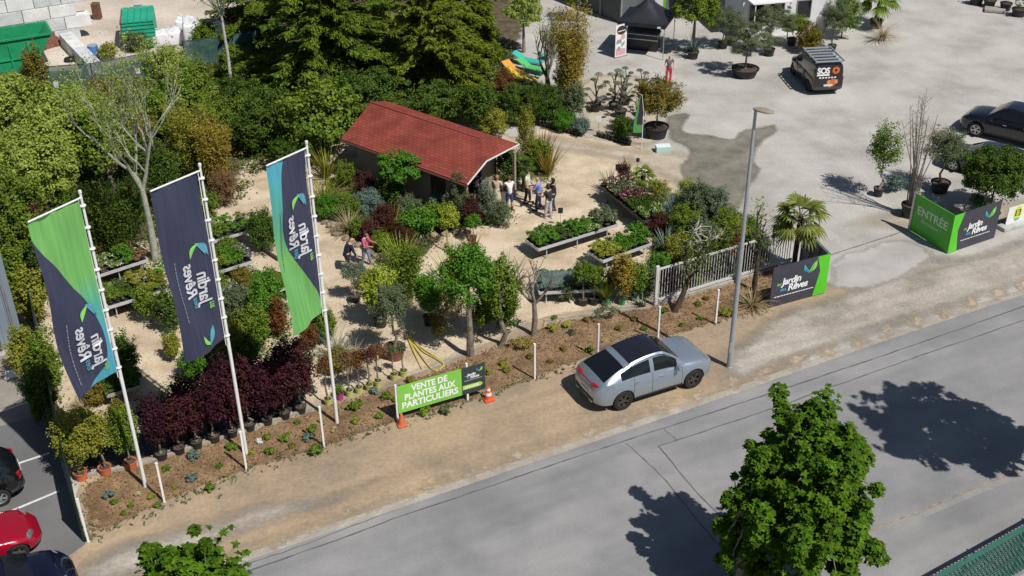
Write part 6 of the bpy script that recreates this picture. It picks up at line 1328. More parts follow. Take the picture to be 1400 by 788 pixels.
def plant(style, p, ty, wpx, leafm, label, cat='shrub', group=None, name=None, potm=None, potr=0.2, poth=None, trunk=None, leaf=0.07, dens=1.0, barkm=None, loc=None, h=None, depthk=1.0):
    b = loc if loc is not None else G(*p); b = Vector((b[0], b[1], b[2] if loc is not None and len(b) > 2 else 0.0))
    if h is None: h = height_for(b, ty)
    h = max(h, 0.15); sc_ = scale_at((b.x, b.y, h * 0.6)); rx = wpx / 2 / sc_; ry = rx * depthk; lm = M_[leafm] if isinstance(leafm, str) else leafm
    name = name or {'round': 'shrub', 'std': 'small_tree', 'spiky': 'spiky_plant', 'grass': 'grass_tuft', 'palm': 'palm_tree', 'bamboo': 'bamboo', 'cloud': 'cloud_pruned_tree', 'bare': 'bare_tree', 'tree': 'tree'}[style]
    r_ = empty(name, tuple(b), random.uniform(0, 6.28) if style not in ('tree', 'bare') else 0, label, cat, group); z0 = 0.0; barkm = barkm or m_bark
    if potm is not None:
        ph = poth or potr * 1.5; pot(r_, potr, ph, potm); z0 = ph * 0.92
    tr = {'round': 0.05, 'std': 0.45, 'tree': 0.35}.get(style, 0) if trunk is None else trunk
    if style in ('round', 'std', 'tree'):
        zb_ = z0 + (h - z0) * tr; R = (rx, ry, (h - zb_) / 2 * 1.02); c = (0, 0, (h + zb_) / 2)
        area = 4 * PI * ((R[0] * R[1]) ** 1.6 / 3 + 2 * (R[0] * R[2]) ** 1.6 / 3) ** (1 / 1.6); leaf_ = leaf; n = int(min(26000, max(60, dens * 2.6 * area / (leaf_ ** 2 * 0.55))))
        ncl = int(min(260, max(12, area / (0.33 * max(rx, 0.15)) ** 2 / (2.2 if rx < 1 else 1.0)))); crr = 0.30 if rx < 1 else 0.19
        C, N, cl_ = clump_crown(c, R, ncl, n, crr, 0.4 if rx < 1 else 0.3, -0.85 if tr < 0.2 else -0.6, fill=0.15 if dens > 0.65 else 0.05)
        if rx < 1.25 and style != 'tree':                               # shoots that carry their leaves outward and up
            ns = int(16 + 26 * rx + 8 * dens); n2 = int(n * 0.55); dd = unit(rs((ns * 3, 3)) + [0, 0, 0.35]); dd = dd[dd[:, 2] > -0.25][:ns]; e_ = np.array(c) + dd * np.array(R) * RNG.uniform(0.75, 1.22, (len(dd), 1)); s0_ = np.array([0, 0, z0 if style == 'round' else zb_ + 0.1]) + rs((len(dd), 3)) * [rx * 0.15, rx * 0.15, 0.02]
            i_ = RNG.integers(0, len(dd), n2); t_ = 0.3 + 0.75 * RNG.random(n2) ** 0.75; q_ = s0_[i_] * (1 - t_)[:, None] + e_[i_] * t_[:, None]; q_[:, 2] += np.sin(t_ * 3.14) * 0.12 * h; q_ += rs((n2, 3)) * (0.03 + 0.05 * rx)
            C[:n2] = q_; N[:n2] = unit(rs((n2, 3)) * 0.6 + (e_ - s0_)[i_] * 0.3 + [0, 0, 0.5])
        C[:, 2] = np.maximum(C[:, 2], z0 + 0.02)
        leaves('foliage' if style != 'tree' else 'crown', C, N, leaf_, lm, r_)
        tk = MB(); rt = max(0.012, h * (0.018 if style != 'tree' else 0.026)); wob = Vector((random.uniform(-.05, .05), random.uniform(-.05, .05), 0)) * h
        tk.tube([(0, 0, z0 * 0.9), tuple(Vector((0, 0, z0 + (zb_ - z0) * 0.5)) + wob), (0, 0, zb_), (0, 0, c[2])], [rt * 1.25, rt, rt * 0.8, rt * 0.35], 8)
        limbs(tk, cl_, (0, 0, zb_ * 0.8 + z0 * 0.2), (0, 0, c[2]), rt, 7 if style != 'tree' else 16)
        tk.build('trunk' if style != 'round' else 'stem', barkm, r_, smooth=True)
    elif style == 'spiky':
        blades('leaves', int(46 * dens), max(h - z0, rx * 0.9), 0.055 if leaf == 0.07 else leaf, lm, r_, z0=z0, spread=min(1.25, rx / max(h - z0, 0.1)), droop=0.5)
    elif style == 'grass':
        blades('leaves', int(150 * dens), max(h - z0, rx) * 1.15, 0.022, lm, r_, z0=z0, spread=0.8, droop=1.2, r0=0.03)
    elif style == 'palm':
        MB().tube([(0, 0, z0), (0.03, 0, h * 0.3), (0, 0.02, h * 0.70)], [0.12, 0.11, 0.12], 10).build('trunk', m_barkd, r_, smooth=True)
        frond_palm(r_, max(z0 + 0.1, h * 0.70), int(20 * dens), rx * 1.12, lm)
    elif style == 'bamboo':
        mb = MB(); n = int(26 * dens); tips = []
        for i in range(n):
            a = random.uniform(0, 6.28); q = random.random() ** 0.5 * rx * 0.45; x, y = q * math.cos(a), q * math.sin(a); hh = h * random.uniform(0.60, 1.0); k_ = random.uniform(0.1, 0.8) * rx
            pts = [(x, y, z0), (x * 1.2, y * 1.2, hh * 0.5), (x * 1.2 + k_ * math.cos(a), y * 1.2 + k_ * math.sin(a), hh)]; mb.tube(pts, [0.018, 0.014, 0.004], 5, cap=False); tips.append(pts)
        mb.build('canes', m_cane, r_, smooth=True)
        n = int(5200 * dens * max(0.3, rx * h / 2)); n = min(n, 14000); C = []
        T = RNG.random(n) ** 0.7 * 0.82 + 0.2; I = RNG.integers(0, len(tips), n)
        for t, i in zip(T, I):
            a_, b_, c_ = tips[i]; t = min(t, 1.0); u = t * 2
            q = Vector(a_).lerp(Vector(b_), u) if u < 1 else Vector(b_).lerp(Vector(c_), u - 1); C.append(q)
        C = np.array([tuple(q) for q in C]) + rs((n, 3)) * np.array([rx * 0.22, rx * 0.22, 0.12]); N = unit(rs((n, 3)) + [0, 0, 0.7])
        leaves('foliage', C, N, 0.05, lm, r_, aspect=3.0)
    elif style == 'cloud':
        mb = MB(); mb.tube([(0, 0, z0), (0.05, 0.03, h * 0.35), (0, 0, h * 0.6)], [0.07, 0.055, 0.035], 8); Cs = []; Ns = []
        npad = int(9 * dens)
        for i in range(npad):
            a = i * 2.4; t = 0.30 + 0.66 * (i / (npad - 1)); q = rx * (1.0 - 0.75 * (i / (npad - 1)) ** 1.5) * 0.8; e = Vector((q * math.cos(a), q * math.sin(a), h * t - 0.05)); pr_ = random.uniform(0.14, 0.23) * (1 if i < npad - 1 else 1.3)
            mb.tube([(0, 0, h * max(0.12, t - 0.25)), tuple(e * 0.6 + Vector((0, 0, h * t * 0.35))), tuple(e)], [0.03, 0.022, 0.012], 5, cap=False)
            n = int(430); o = unit(rs((n, 3))) * (RNG.random(n) ** 0.3)[:, None]; o[:, 2] = np.abs(o[:, 2]) * 0.55; Cs.append(np.array(e) + o * pr_); Ns.append(unit(o + [0, 0, 0.6] + rs((n, 3)) * 0.3))
        mb.build('trunk', m_barkd, r_, smooth=True); leaves('foliage_pads', np.concatenate(Cs), np.concatenate(Ns), 0.035, lm, r_)
    return r_
def T(*a, **k): return plant(*a, **k)
# ---------------- street trees on the near pavement
def big_tree(base, H, R, zb_, label, lm, leaf=0.13, n=30000, ncl=190, seed=3, shape=None, lean=0.0):
    r_ = empty('street_tree', tuple(base), 0, label, 'tree', 'trees along the near pavement'); c = (0, 0, (H + zb_) / 2)
    C, N, cl_ = clump_crown(c, (R, R, (H - zb_) / 2), ncl, n, 0.14, 0.22, -0.9, 0.8, fill=0.05, wild=1.3 if not shape else 0.8)
    if shape:
        def w_(z): return np.interp(z, [s_[0] for s_ in shape], [s_[1] for s_ in shape])
        for A_ in (C, cl_):
            rr = np.hypot(A_[:, 0], A_[:, 1]); zz = A_[:, 2]; ell = np.sqrt(np.clip(1 - ((zz - c[2]) / ((H - zb_) / 2)) ** 2, 0.04, 1)); f_ = w_(zz) / (R * ell); A_[:, 0] *= f_; A_[:, 1] *= f_
    C[:, 0] += lean * (C[:, 2] - 1.5); cl_[:, 0] += lean * (cl_[:, 2] - 1.5)
    n5 = len(C) // 5; Cw = np.repeat(C[:n5], 5, 0); Nw = np.repeat(N[:n5] * 0.7 + [0, -0.1, 0.75], 5, 0); az = np.tile(np.arange(5) * 1.2566, n5) + np.repeat(RNG.random(n5) * 6.28, 5)
    dr = np.stack([np.cos(az), np.sin(az), RNG.normal(size=len(az)) * 0.25 - 0.15], 1); Nu = unit(Nw); dr = dr - Nu * (dr * Nu).sum(1)[:, None]; dr = unit(dr)
    leaves('crown', Cw + dr * leaf * 0.62, Nu + rs(Nu.shape) * 0.22, leaf, lm, r_, aspect=1.55, up=dr)
    mb = MB(); mb.tube([(0, 0, 0), (0.03, 0, 1.2), (-0.03, 0.04, zb_ + 0.6), (0, 0, H * 0.6), (0.02, 0, H * 0.92)], [0.17, 0.14, 0.12, 0.07, 0.015], 10); limbs(mb, cl_, (0, 0, zb_), (0, 0, H * 0.8), 0.09, 40); mb.build('trunk', m_bark, r_, smooth=True)
    return r_
zt1 = 7.2; tb = G(1097, 540, zt1)
big_tree((tb.x + 0.75, tb.y + 0.10, 0), zt1 - 0.35, 1.8, 0.2, 'large bright green maple in the bottom right foreground', M_['maple'], 0.088, 76000, 230, shape=[(0.2, 1.4), (1.6, 2.0), (3.2, 2.0), (4.5, 1.85), (5.4, 1.65), (6.2, 1.35), (6.8, 0.95), (7.3, 0.45)], lean=-0.05)
big_tree((tb.x - 1.0, tb.y + 0.05, 0), 4.6, 0.75, 0.7, 'slimmer green maple touching the left side of the large foreground maple', M_['maple'], 0.088, 15000, 60)
big_tree((18.9, 27.7, 0), 12.0, 2.7, 4.2, 'tall green tree outside the right border whose shade falls on the road', M_['maple'], 0.13, 15000, 120)
big_tree((27.5, 31.0, 0), 11.5, 2.8, 4.0, 'farther tall green tree outside the right border', M_['maple'], 0.2, 12000, 110)
t3 = G(245, 738, 8.6); t4 = G(292, 726, 8.8); t5 = G(205, 740, 8.0)
big_tree((t3.x, t3.y, 0), 8.6, 1.15, 5.0, 'treetop of bright green leaves in the bottom left, the middle of three', M_['maple'], 0.085, 22000, 60)
big_tree((t4.x, t4.y, 0), 8.8, 0.85, 5.2, 'bright green treetop at the bottom left, the tallest and rightmost of three', M_['maple'], 0.085, 13000, 45)
big_tree((t5.x, t5.y, 0), 8.1, 0.80, 5.0, 'bright green treetop at the bottom left, the lowest and leftmost of three', M_['maple'], 0.085, 13000, 45)
# ---------------- conifers behind the chalet
def cedar(p, H, R, label, lm, tiers, nper, seed, z1=1.2, droop=0.12, fine=0.075, nl=210, top_r=0.25):
    random.seed(seed); b = G(*p); r_ = empty('cedar_tree', (b.x, b.y, 0), 0, label, 'tree', 'conifers behind the chalet'); mb = MB(); mb.tube([(0, 0, 0), (0.1, 0, H * 0.5), (0, 0, H)], [0.34, 0.22, 0.04], 10)
    Cs = []; Ns = []; Us = []
    for t in range(tiers):
        z = z1 + (H - z1 - 0.3) * t / tiers; Rt = R * (1 - (1 - top_r) * (t / tiers) ** 1.15)
        for k in range(nper):
            az = random.uniform(0, 6.28); Lb = Rt * random.uniform(0.62, 1.1); pts = []; nn = 7
            for i in range(nn):
                u = i / (nn - 1); pts.append(Vector((math.cos(az + 0.2 * u) * Lb * u, math.sin(az + 0.2 * u) * Lb * u, z + 0.35 * u * (1 - u) * Lb * 0.6 - droop * Lb * u * u + random.uniform(-.15, .15))))
            mb.tube(pts, [0.07 * (1 - 0.9 * i / (nn - 1)) for i in range(nn)], 5, cap=False)
            out_ = np.array([math.cos(az + 0.15), math.sin(az + 0.15), 0.0]); lat = np.array([-out_[1], out_[0], 0.0]); zj = random.uniform(-.06, .06)
            for i in range(1, nn):
                u = i / (nn - 1); wd = (1.0 - 0.75 * u) * 0.55 * (0.45 + Lb * 0.32) + 0.10; n = nl
                a_ = RNG.uniform(-1, 1, n); b_ = RNG.uniform(-0.5, 0.75, n) * Lb / nn * 1.7
                q = np.array(pts[i]) + lat * (a_ * wd)[:, None] + out_ * (b_ + np.abs(a_) * wd * 0.45)[:, None]; q[:, 2] += zj - 0.30 * wd * a_ ** 2 - 0.10 * RNG.random(n) ** 2 * 2 + rs(n) * 0.02
                Cs.append(q); Ns.append(unit(rs((n, 3)) * 0.33 + [0, 0, 1.0] + lat * (a_ * 0.35)[:, None])); Us.append(out_ + lat * (a_ * 0.9)[:, None] + rs((n, 3)) * 0.35)
    mb.build('trunk', m_barkd, r_, smooth=True); C = np.concatenate(Cs); N = np.concatenate(Ns); leaves('crown', C, N, fine, lm, r_, aspect=3.2, up=np.concatenate(Us)); random.seed(seed + 1)
    return r_
cedar((455, 118), 11.5, 4.7, 'big dark cedar with flat layered branches left of the chalet roof', M_['cedar'], 12, 10, 11, nl=230)
cedar((598, 128), 9.5, 3.5, 'feathery olive green conifer right behind the chalet roof', M_['cedar2'], 11, 8, 12, droop=0.35, z1=0.8, top_r=0.35)
cedar((368, 66), 10.5, 3.2, 'dark cedar further back at the top, left of the big one', M_['cedar'], 9, 7, 13)
cedar((530, 60), 9.5, 3.0, 'cedar at the top border between the two large conifers', M_['cedar2'], 8, 7, 14, nl=130)
cedar((655, 75), 6.5, 1.7, 'slender golden green conifer leaning over the yard edge', M_['cedar2'], 10, 6, 15, droop=0.4, z1=0.5, fine=0.07, nl=120)
# ---------------- list of individual plants: style, foot pixel, top pixel row, width in pixels, leaves, label
V = [
 ('round', (440, 218), 108, 118, 'mid', 'broad leafy magnolia-like shrub against the left end of the chalet', dict(leaf=0.15, dens=0.8, cat='shrub')),
 ('round', (375, 205), 120, 90, 'dark', 'dark evergreen shrub left of the magnolia-like one', dict(leaf=0.10)),
 ('round', (505, 170), 95, 110, 'dark', 'dark evergreen mass just behind the left end of the chalet ridge', dict(leaf=0.10)),
 ('round', (600, 165), 112, 90, 'dark', 'dark shrub behind the middle of the chalet roof', dict(leaf=0.10)),
 ('round', (650, 178), 118, 60, 'dark', 'dark shrub behind the right end of the chalet roof', dict(leaf=0.10)),
 ('round', (676, 186), 152, 36, 'yel', 'yellow green rounded shrub behind the right roof corner', dict(leaf=0.07)),
 ('round', (700, 170), 116, 46, 'dark', 'dark clipped hedge shrub at the left of the hedge under the loungers', dict(leaf=0.06)),
 ('round', (728, 171), 116, 44, 'dark', 'dark clipped hedge shrub in the middle of the hedge under the loungers', dict(leaf=0.06)),
 ('round', (752, 168), 118, 36, 'dark', 'dark clipped hedge shrub at the right of the hedge beside the golden bamboo', dict(leaf=0.06)),
 ('bamboo', (781, 150), 10, 44, 'golden', 'tall golden bamboo clump beside the cloud-pruned trees', dict(cat='bamboo', dens=1.3)),
 ('round', (786, 164), 116, 30, 'olive', 'leafy green bush at the foot of the golden bamboo', dict(leaf=0.06)),
 ('bamboo', (166, 346), 250, 72, 'dark', 'dark green bamboo clump behind the bench at the left flag', dict(cat='bamboo', dens=1.2)),
 ('bamboo', (132, 350), 268, 50, 'dark', 'darker bamboo behind the pole of the left flag', dict(cat='bamboo')),
 ('bamboo', (300, 262), 160, 40, 'golden', 'orange tinged bamboo clump right of the lichen-grey tree', dict(cat='bamboo', dens=1.2)),
 ('bamboo', (268, 255), 140, 46, 'yel', 'yellow green bamboo clump directly right of the lichen-grey trunk', dict(cat='bamboo')),
 ('round', (308, 282), 234, 36, 'rust', 'pinkish orange flowering shrub beside the gravel path at left', dict(leaf=0.05)),
 ('round', (285, 300), 262, 34, 'mid', 'green shrub below the orange tinged bamboo', dict(leaf=0.06)),
 # light green trees on the left
 ('tree', (28, 250), 92, 120, 'light', 'light green leafy tree at the left border above the metal hall', dict(cat='tree', leaf=0.115, trunk=0.12)),
 ('tree', (100, 262), 108, 120, 'light', 'light green leafy tree left of the lichen-grey tree', dict(cat='tree', leaf=0.115, trunk=0.12)),
 ('tree', (68, 300), 165, 130, 'light', 'spreading light green tree above the first flag', dict(cat='tree', leaf=0.11, trunk=0.12)),
 ('tree', (155, 268), 150, 84, 'mid', 'mid green tree behind the first flagpole top', dict(cat='tree', leaf=0.13, trunk=0.25)),
 ('tree', (12, 320), 205, 80, 'light', 'light green tree overhanging the metal hall corner', dict(cat='tree', leaf=0.11, trunk=0.12)),
 ('round', (62, 160), 66, 34, 'autumn', 'brownish green bush in front of the skip end', dict(leaf=0.08)),
 ('round', (25, 165), 98, 80, 'light', 'pale green bush along the teal fence at the left border', dict(leaf=0.10)),
 ('round', (105, 168), 118, 70, 'yel', 'yellowish bush in front of the faded teal fence', dict(leaf=0.08)),
 ('round', (150, 142), 108, 50, 'autumn', 'olive brown bush between the teal fence and the bare tree', dict(leaf=0.08)),
 ('round', (188, 70), 44, 30, 'olive', 'small bush in front of the jade container', dict(leaf=0.07)),
 ('round', (150, 82), 60, 24, 'yel', 'small yellowish bush right of the blue drum', dict(leaf=0.07)),
 ('tree', (235, 160), 52, 70, 'light', 'pale green young tree in front of the bulk bags', dict(cat='tree', leaf=0.09, trunk=0.15, dens=0.45)),
 ('round', (222, 190), 120, 70, 'mid', 'green bush right of the bare tree top', dict(leaf=0.09)),
 ('round', (270, 170), 76, 70, 'mid', 'green bush with a white tag near the birch foot', dict(leaf=0.09)),
 ('round', (285, 72), 30, 40, 'mid', 'green bush right of the bulk bags', dict(leaf=0.09)),
 ('round', (330, 52), 10, 46, 'rust', 'reddish brown bush at the top behind the birch', dict(leaf=0.08)),
 ('round', (325, 110), 60, 60, 'mid', 'green bush between the birch and the dark cedar', dict(leaf=0.09)),
 ('round', (330, 165), 105, 60, 'dark', 'dark evergreen bush right of the birch foot', dict(leaf=0.09)),
 ('round', (345, 215), 150, 50, 'dark', 'dark shrub at the bend of the gravel path', dict(leaf=0.09)),
 ('round', (262, 210), 160, 50, 'autumn', 'straw and olive shrub behind the orange bamboo', dict(leaf=0.08)),
 ('round', (195, 240), 190, 60, 'dark', 'dark shrub behind the lichen-grey trunk', dict(leaf=0.09)),
 ('round', (232, 290), 205, 44, 'dark', 'dark shrub right of the lichen-grey trunk behind the middle flag', dict(leaf=0.08)),
 # near the fence on the left
 ('round', (52, 448), 372, 44, 'yel', 'bright yellow green shrub beside the corner of the metal hall', dict(leaf=0.09)),
 ('round', (30, 420), 330, 30, 'mid', 'green shrub behind the metal hall corner', dict(leaf=0.09)),
 ('round', (42, 520), 452, 44, 'yel', 'yellowish leaved shrub leaning over the fence by the concrete apron', dict(leaf=0.07)),
 ('round', (72, 548), 462, 46, 'mid', 'dense green climber-like shrub on the fence', dict(leaf=0.07)),
 ('round', (66, 590), 505, 40, 'dark', 'dark green shrub low on the fence at the car park', dict(leaf=0.07)),
 ('round', (140, 345), 318, 36, 'rust', 'orange brown low plants under the dark bamboo', dict(leaf=0.06)),
 ('round', (85, 400), 300, 60, 'dark', 'dark shrub behind the first flag cloth', dict(leaf=0.10)),
 ('round', (60, 360), 280, 50, 'wine', 'dark reddish shrub between hall and first flag', dict(leaf=0.09)),
 # potted trees at the bottom left
 ('std', (112, 655), 566, 50, 'yel', 'yellow green small tree in an orange pot next to the fence', dict(potm=P_TER, potr=0.22, cat='potted tree', trunk=0.12, leaf=0.06)),
 ('std', (145, 648), 572, 42, 'yel', 'loose leafy small tree in the middle orange pot', dict(potm=P_TER, potr=0.21, cat='potted tree', trunk=0.25, leaf=0.06)),
 ('std', (180, 640), 560, 40, 'mid', 'upright green small tree in the orange pot beside the first flagpole', dict(potm=P_TER, potr=0.21, cat='potted tree', trunk=0.1, leaf=0.06)),
 ('round', (128, 610), 565, 36, 'lime', 'lime green bush behind the orange pots', dict(leaf=0.06)),
 ('round', (165, 590), 552, 30, 'autumn', 'olive brown bush behind the rightmost orange pot', dict(leaf=0.06)),
 ('round', (133, 552), 520, 34, 'autumn', 'brownish tuft under the first flag cloth', dict(leaf=0.05)),
 ('grass', (112, 560), 540, 26, 'straw', 'dry straw coloured grass on the gravel near the fence', dict(cat='grass')),
 # around the middle flag
 ('round', (178, 520), 458, 34, 'dark', 'dark low hedge strip right of the first flagpole', dict(leaf=0.06)),  # low dark shrub added in place of a bench with netting
 ('round', (236, 455), 400, 38, 'dark', 'dark leafy bush left of the middle flag', dict(leaf=0.09, dens=0.7)),
 ('round', (238, 492), 458, 26, 'yel', 'yellow flowered tuft below the middle flag at left', dict(leaf=0.05)),
 ('round', (266, 520), 478, 36, 'bright', 'bright green bush directly below the middle flag', dict(leaf=0.06)),
 ('round', (320, 490), 440, 38, 'yel', 'yellowish bush right of the middle flagpole', dict(leaf=0.06)),
 ('round', (350, 478), 420, 40, 'mid', 'green bush between middle and right flags', dict(leaf=0.08)),
 ('round', (330, 440), 392, 44, 'olive', 'grey green shrub with white flowers right of the middle flag', dict(leaf=0.06)),
 ('round', (362, 455), 385, 30, 'bright', 'narrow bright green shrub left of the right flag', dict(leaf=0.07)),
 ('round', (383, 460), 410, 24, 'bronze', 'bronze leaved bush just left of the right flag foot', dict(leaf=0.06)),
 ('round', (372, 425), 372, 34, 'bright', 'fresh green bush behind the turquoise flag edge', dict(leaf=0.07)),
 ('round', (364, 345), 288, 42, 'dark', 'dense dark conifer-like shrub beside the log on the gravel', dict(leaf=0.06)),
 ('round', (310, 345), 325, 30, 'mid', 'green plants on the ground behind the flag, second bench', dict(leaf=0.05)),
 # cluster below the right flag
 ('round', (440, 462), 428, 36, 'wine', 'dark wine and green shrub at the foot of the right flag', dict(leaf=0.06)),
 ('round', (424, 478), 445, 26, 'bronze', 'bronze red shrub left of the right flagpole', dict(leaf=0.05)),
 ('grass', (462, 488), 448, 34, 'blue', 'blue grey ornamental grass right of the flagpole', dict(cat='grass')),
 ('round', (448, 470), 425, 26, 'mid', 'green tuft beside the blue grey grass', dict(leaf=0.05)),
 ('grass', (482, 500), 470, 30, 'straw', 'creamy straw coloured grass beside the lollipop trees', dict(cat='grass')),
 ('round', (462, 508), 480, 40, 'autumn', 'orange brown low bush behind the lime pots', dict(leaf=0.045)),
 # central potted group
 ('std', (486, 412), 362, 32, 'grey', 'small flat-topped pine in a black pot on the sunny gravel', dict(potm=P_BLK, potr=0.25, poth=0.3, trunk=0.45, leaf=0.04, cat='potted tree')),
 ('round', (521, 446), 366, 48, 'lime', 'lemon green shrub in a dark pot, front of the central group', dict(potm=P_BLK, potr=0.26, leaf=0.07, trunk=0.1, cat='potted shrub')),
 ('round', (503, 395), 368, 26, 'yel', 'small yellow green shrub beside the walking couple', dict(leaf=0.05)),
 ('bamboo', (554, 410), 336, 46, 'mid', 'dense upright green bamboo bush in the central group', dict(cat='bamboo', dens=1.6)),
 ('spiky', (549, 372), 322, 30, 'lime', 'yellow green spiky yucca behind the bamboo bush', dict(dens=1.6)),
 ('round', (586, 444), 374, 38, 'bright', 'deep green shrub in a tall black pot, right of the bamboo bush', dict(potm=P_BLK, potr=0.2, poth=0.42, leaf=0.06, cat='potted shrub')),
 ('std', (540, 489), 394, 50, 'olive', 'airy olive tree in a wide brown pot beside the yellow hose', dict(potm=P_BRN, potr=0.40, poth=0.5, trunk=0.3, leaf=0.05, dens=0.6, cat='potted tree')),
 ('spiky', (618, 392), 335, 46, 'yel', 'green and bronze cordyline left of the pruned green trees', dict(dens=1.5)),
 ('spiky', (648, 345), 318, 26, 'bronze', 'dark bronze spiky plant behind the cordyline', dict(dens=1.0)),
 ('round', (620, 440), 395, 34, 'straw', 'dry brown bushy plant under the pruned green tree', dict(leaf=0.05, dens=0.5)),
 ('round', (600, 470), 425, 22, 'autumn', 'sparse brown shrub left of the pruned trunk', dict(leaf=0.05, dens=0.4)),
 ('tree', (643, 486), 334, 66, 'bright', 'pruned tree with a thick grey trunk and full green crown', dict(cat='tree', leaf=0.08, trunk=0.42, group='pruned trees along the bed')),
 ('tree', (685, 474), 352, 50, 'mid', 'slimmer pruned tree with a pale forked trunk next to the full green one', dict(cat='tree', leaf=0.075, trunk=0.30, dens=0.7, group='pruned trees along the bed')),
 ('round', (690, 455), 400, 36, 'dark', 'dark green bush around the pale forked trunk', dict(leaf=0.06, dens=0.8)),
 ('spiky', (690, 400), 345, 30, 'grey', 'grey spiky plant behind the pale forked trunk', dict(dens=1.0)),
 # island bed before the chalet
 ('spiky', (447, 245), 194, 40, 'yel', 'tall yellow green cordyline at the left end of the chalet', dict(dens=1.8)),
 ('grass', (443, 280), 228, 46, 'yel', 'large arching yellow green grass below the cordyline', dict(cat='grass', dens=2.0)),
 ('round', (474, 255), 222, 28, 'mid', 'round green shrub in front of the chalet wall, left end', dict(leaf=0.05)),
 ('round', (452, 300), 268, 38, 'bright', 'low fresh green shrub at the left tip of the island bed', dict(leaf=0.05)),
 ('round', (480, 300), 268, 40, 'mid', 'green shrub in the left half of the island bed', dict(leaf=0.06)),
 ('round', (505, 296), 262, 40, 'blue', 'silvery green shrub in the island bed', dict(leaf=0.05)),
 ('round', (500, 268), 236, 30, 'wine', 'wine red shrub with sparse leaves before the chalet wall', dict(leaf=0.05, dens=0.6)),
 ('grass', (478, 318), 285, 44, 'straw', 'straw and green grasses behind the stone edging', dict(cat='grass', dens=1.8)),
 ('grass', (540, 318), 280, 30, 'golden', 'golden grass tuft in the middle of the island bed', dict(cat='grass', dens=1.5)),
 ('round', (527, 318), 280, 34, 'wine', 'dark purple shrub in the middle of the island bed', dict(leaf=0.05)),
 ('round', (505, 330), 302, 24, 'wine', 'low dark red plant near the walking person', dict(leaf=0.05)),
 ('round', (520, 345), 318, 24, 'mid', 'low green plant at the near tip of the island bed', dict(leaf=0.05)),
 ('round', (572, 322), 286, 46, 'bright', 'broad leaved green hosta-like clump in the island bed', dict(leaf=0.10)),
 ('round', (590, 312), 280, 36, 'mid', 'green clump between the broad leaved plant and the lime one', dict(leaf=0.08)),
 ('round', (613, 318), 280, 30, 'lime', 'bright lime shrub at the edge of the island bed', dict(leaf=0.06)),
 ('round', (604, 292), 264, 26, 'blue', 'bluish green round shrub behind the lime shrub', dict(leaf=0.05)),
 ('tree', (553, 284), 208, 66, 'bright', 'bright green flat-crowned tree in front of the chalet wall', dict(cat='tree', leaf=0.08, trunk=0.50)),
 ('round', (535, 285), 240, 40, 'dark', 'dark shrub under the bright green tree', dict(leaf=0.07)),
 ('round', (630, 304), 240, 24, 'olive', 'feathery upright conifer hiding the chalet corner', dict(leaf=0.045)),
 ('round', (618, 300), 258, 24, 'olive', 'small feathery conifer left of the upright one', dict(leaf=0.045)),
 ('round', (648, 310), 272, 30, 'wine', 'dark reddish shrub right of the upright conifer', dict(leaf=0.05)),
 ('round', (666, 306), 250, 26, 'grey', 'grey green rounded pine between the conifer and the cream dress', dict(leaf=0.045)),
 ('round', (684, 308), 278, 34, 'olive', 'low olive shrub at the right tip of the island bed', dict(leaf=0.05)),
 ('std', (647, 330), 296, 22, 'bright', 'small green tree in a black pot at the gravel edge', dict(potm=P_BLK, potr=0.16, leaf=0.05, cat='potted tree')),
 # right of the chalet
 ('round', (718, 222), 148, 26, 'yel', 'slender yellow green young tree right of the chalet roof corner', dict(leaf=0.05, dens=0.6)),
 ('round', (735, 235), 188, 34, 'mid', 'green shrub behind the group of people', dict(leaf=0.07)),
 ('spiky', (749, 242), 186, 34, 'golden', 'golden and red striped flax beside the group of people', dict(dens=1.6)),
 ('spiky', (742, 230), 180, 26, 'bronze', 'bronze flax behind the golden one', dict(dens=1.2)),
 ('palm', (716, 262), 212, 34, 'dark', 'low dark fan palm behind the white T-shirt', dict(cat='palm')),
 ('round', (697, 258), 205, 40, 'dark', 'dark shrub under the open gable of the chalet', dict(leaf=0.07)),
 # pots, topiaries
 ('cloud', (814, 152), 100, 42, 'grey', 'cloud-pruned pine in a black pot next to the golden bamboo', dict(potm=P_BLK, potr=0.30, poth=0.42, cat='topiary', group='cloud-pruned pines')),
 ('cloud', (839, 150), 93, 42, 'grey', 'cloud-pruned pine in the middle of the row of five', dict(potm=P_BLK, potr=0.28, poth=0.42, cat='topiary', group='cloud-pruned pines')),
 ('cloud', (855, 143), 92, 40, 'olive', 'cloud-pruned pine behind the middle one', dict(potm=P_BLK, potr=0.28, poth=0.42, cat='topiary', group='cloud-pruned pines')),
 ('cloud', (848, 160), 98, 44, 'grey', 'cloud-pruned pine in the front pot of the row', dict(potm=P_BLK, potr=0.34, poth=0.42, cat='topiary', group='cloud-pruned pines')),
 ('cloud', (876, 158), 93, 42, 'olive', 'cloud-pruned pine beside the orange green round shrub', dict(potm=P_BLK, potr=0.28, poth=0.42, cat='topiary', group='cloud-pruned pines')),
 ('std', (897, 187), 107, 62, 'autumn', 'round orange green shrub in a very large black pot by the wet gravel', dict(potm=P_BLK, potr=0.62, poth=0.62, trunk=0.12, leaf=0.07, cat='potted shrub')),
 ('round', (850, 190), 160, 28, 'dark', 'dark low shrub left of the small feather flag', dict(leaf=0.05)),
 ('round', (772, 178), 155, 36, 'bright', 'row of green plants by the gravel path edge', dict(leaf=0.05)),
 ('round', (795, 184), 162, 24, 'blue', 'grey blue low plants right of the green row', dict(leaf=0.05)),
 # potted trees at the top
 ('tree', (947, 72), -20, 62, 'mid', 'leafy green tree in a black pot behind the tent', dict(potm=P_BLK, potr=0.38, poth=0.45, cat='potted tree', leaf=0.09, trunk=0.3)),
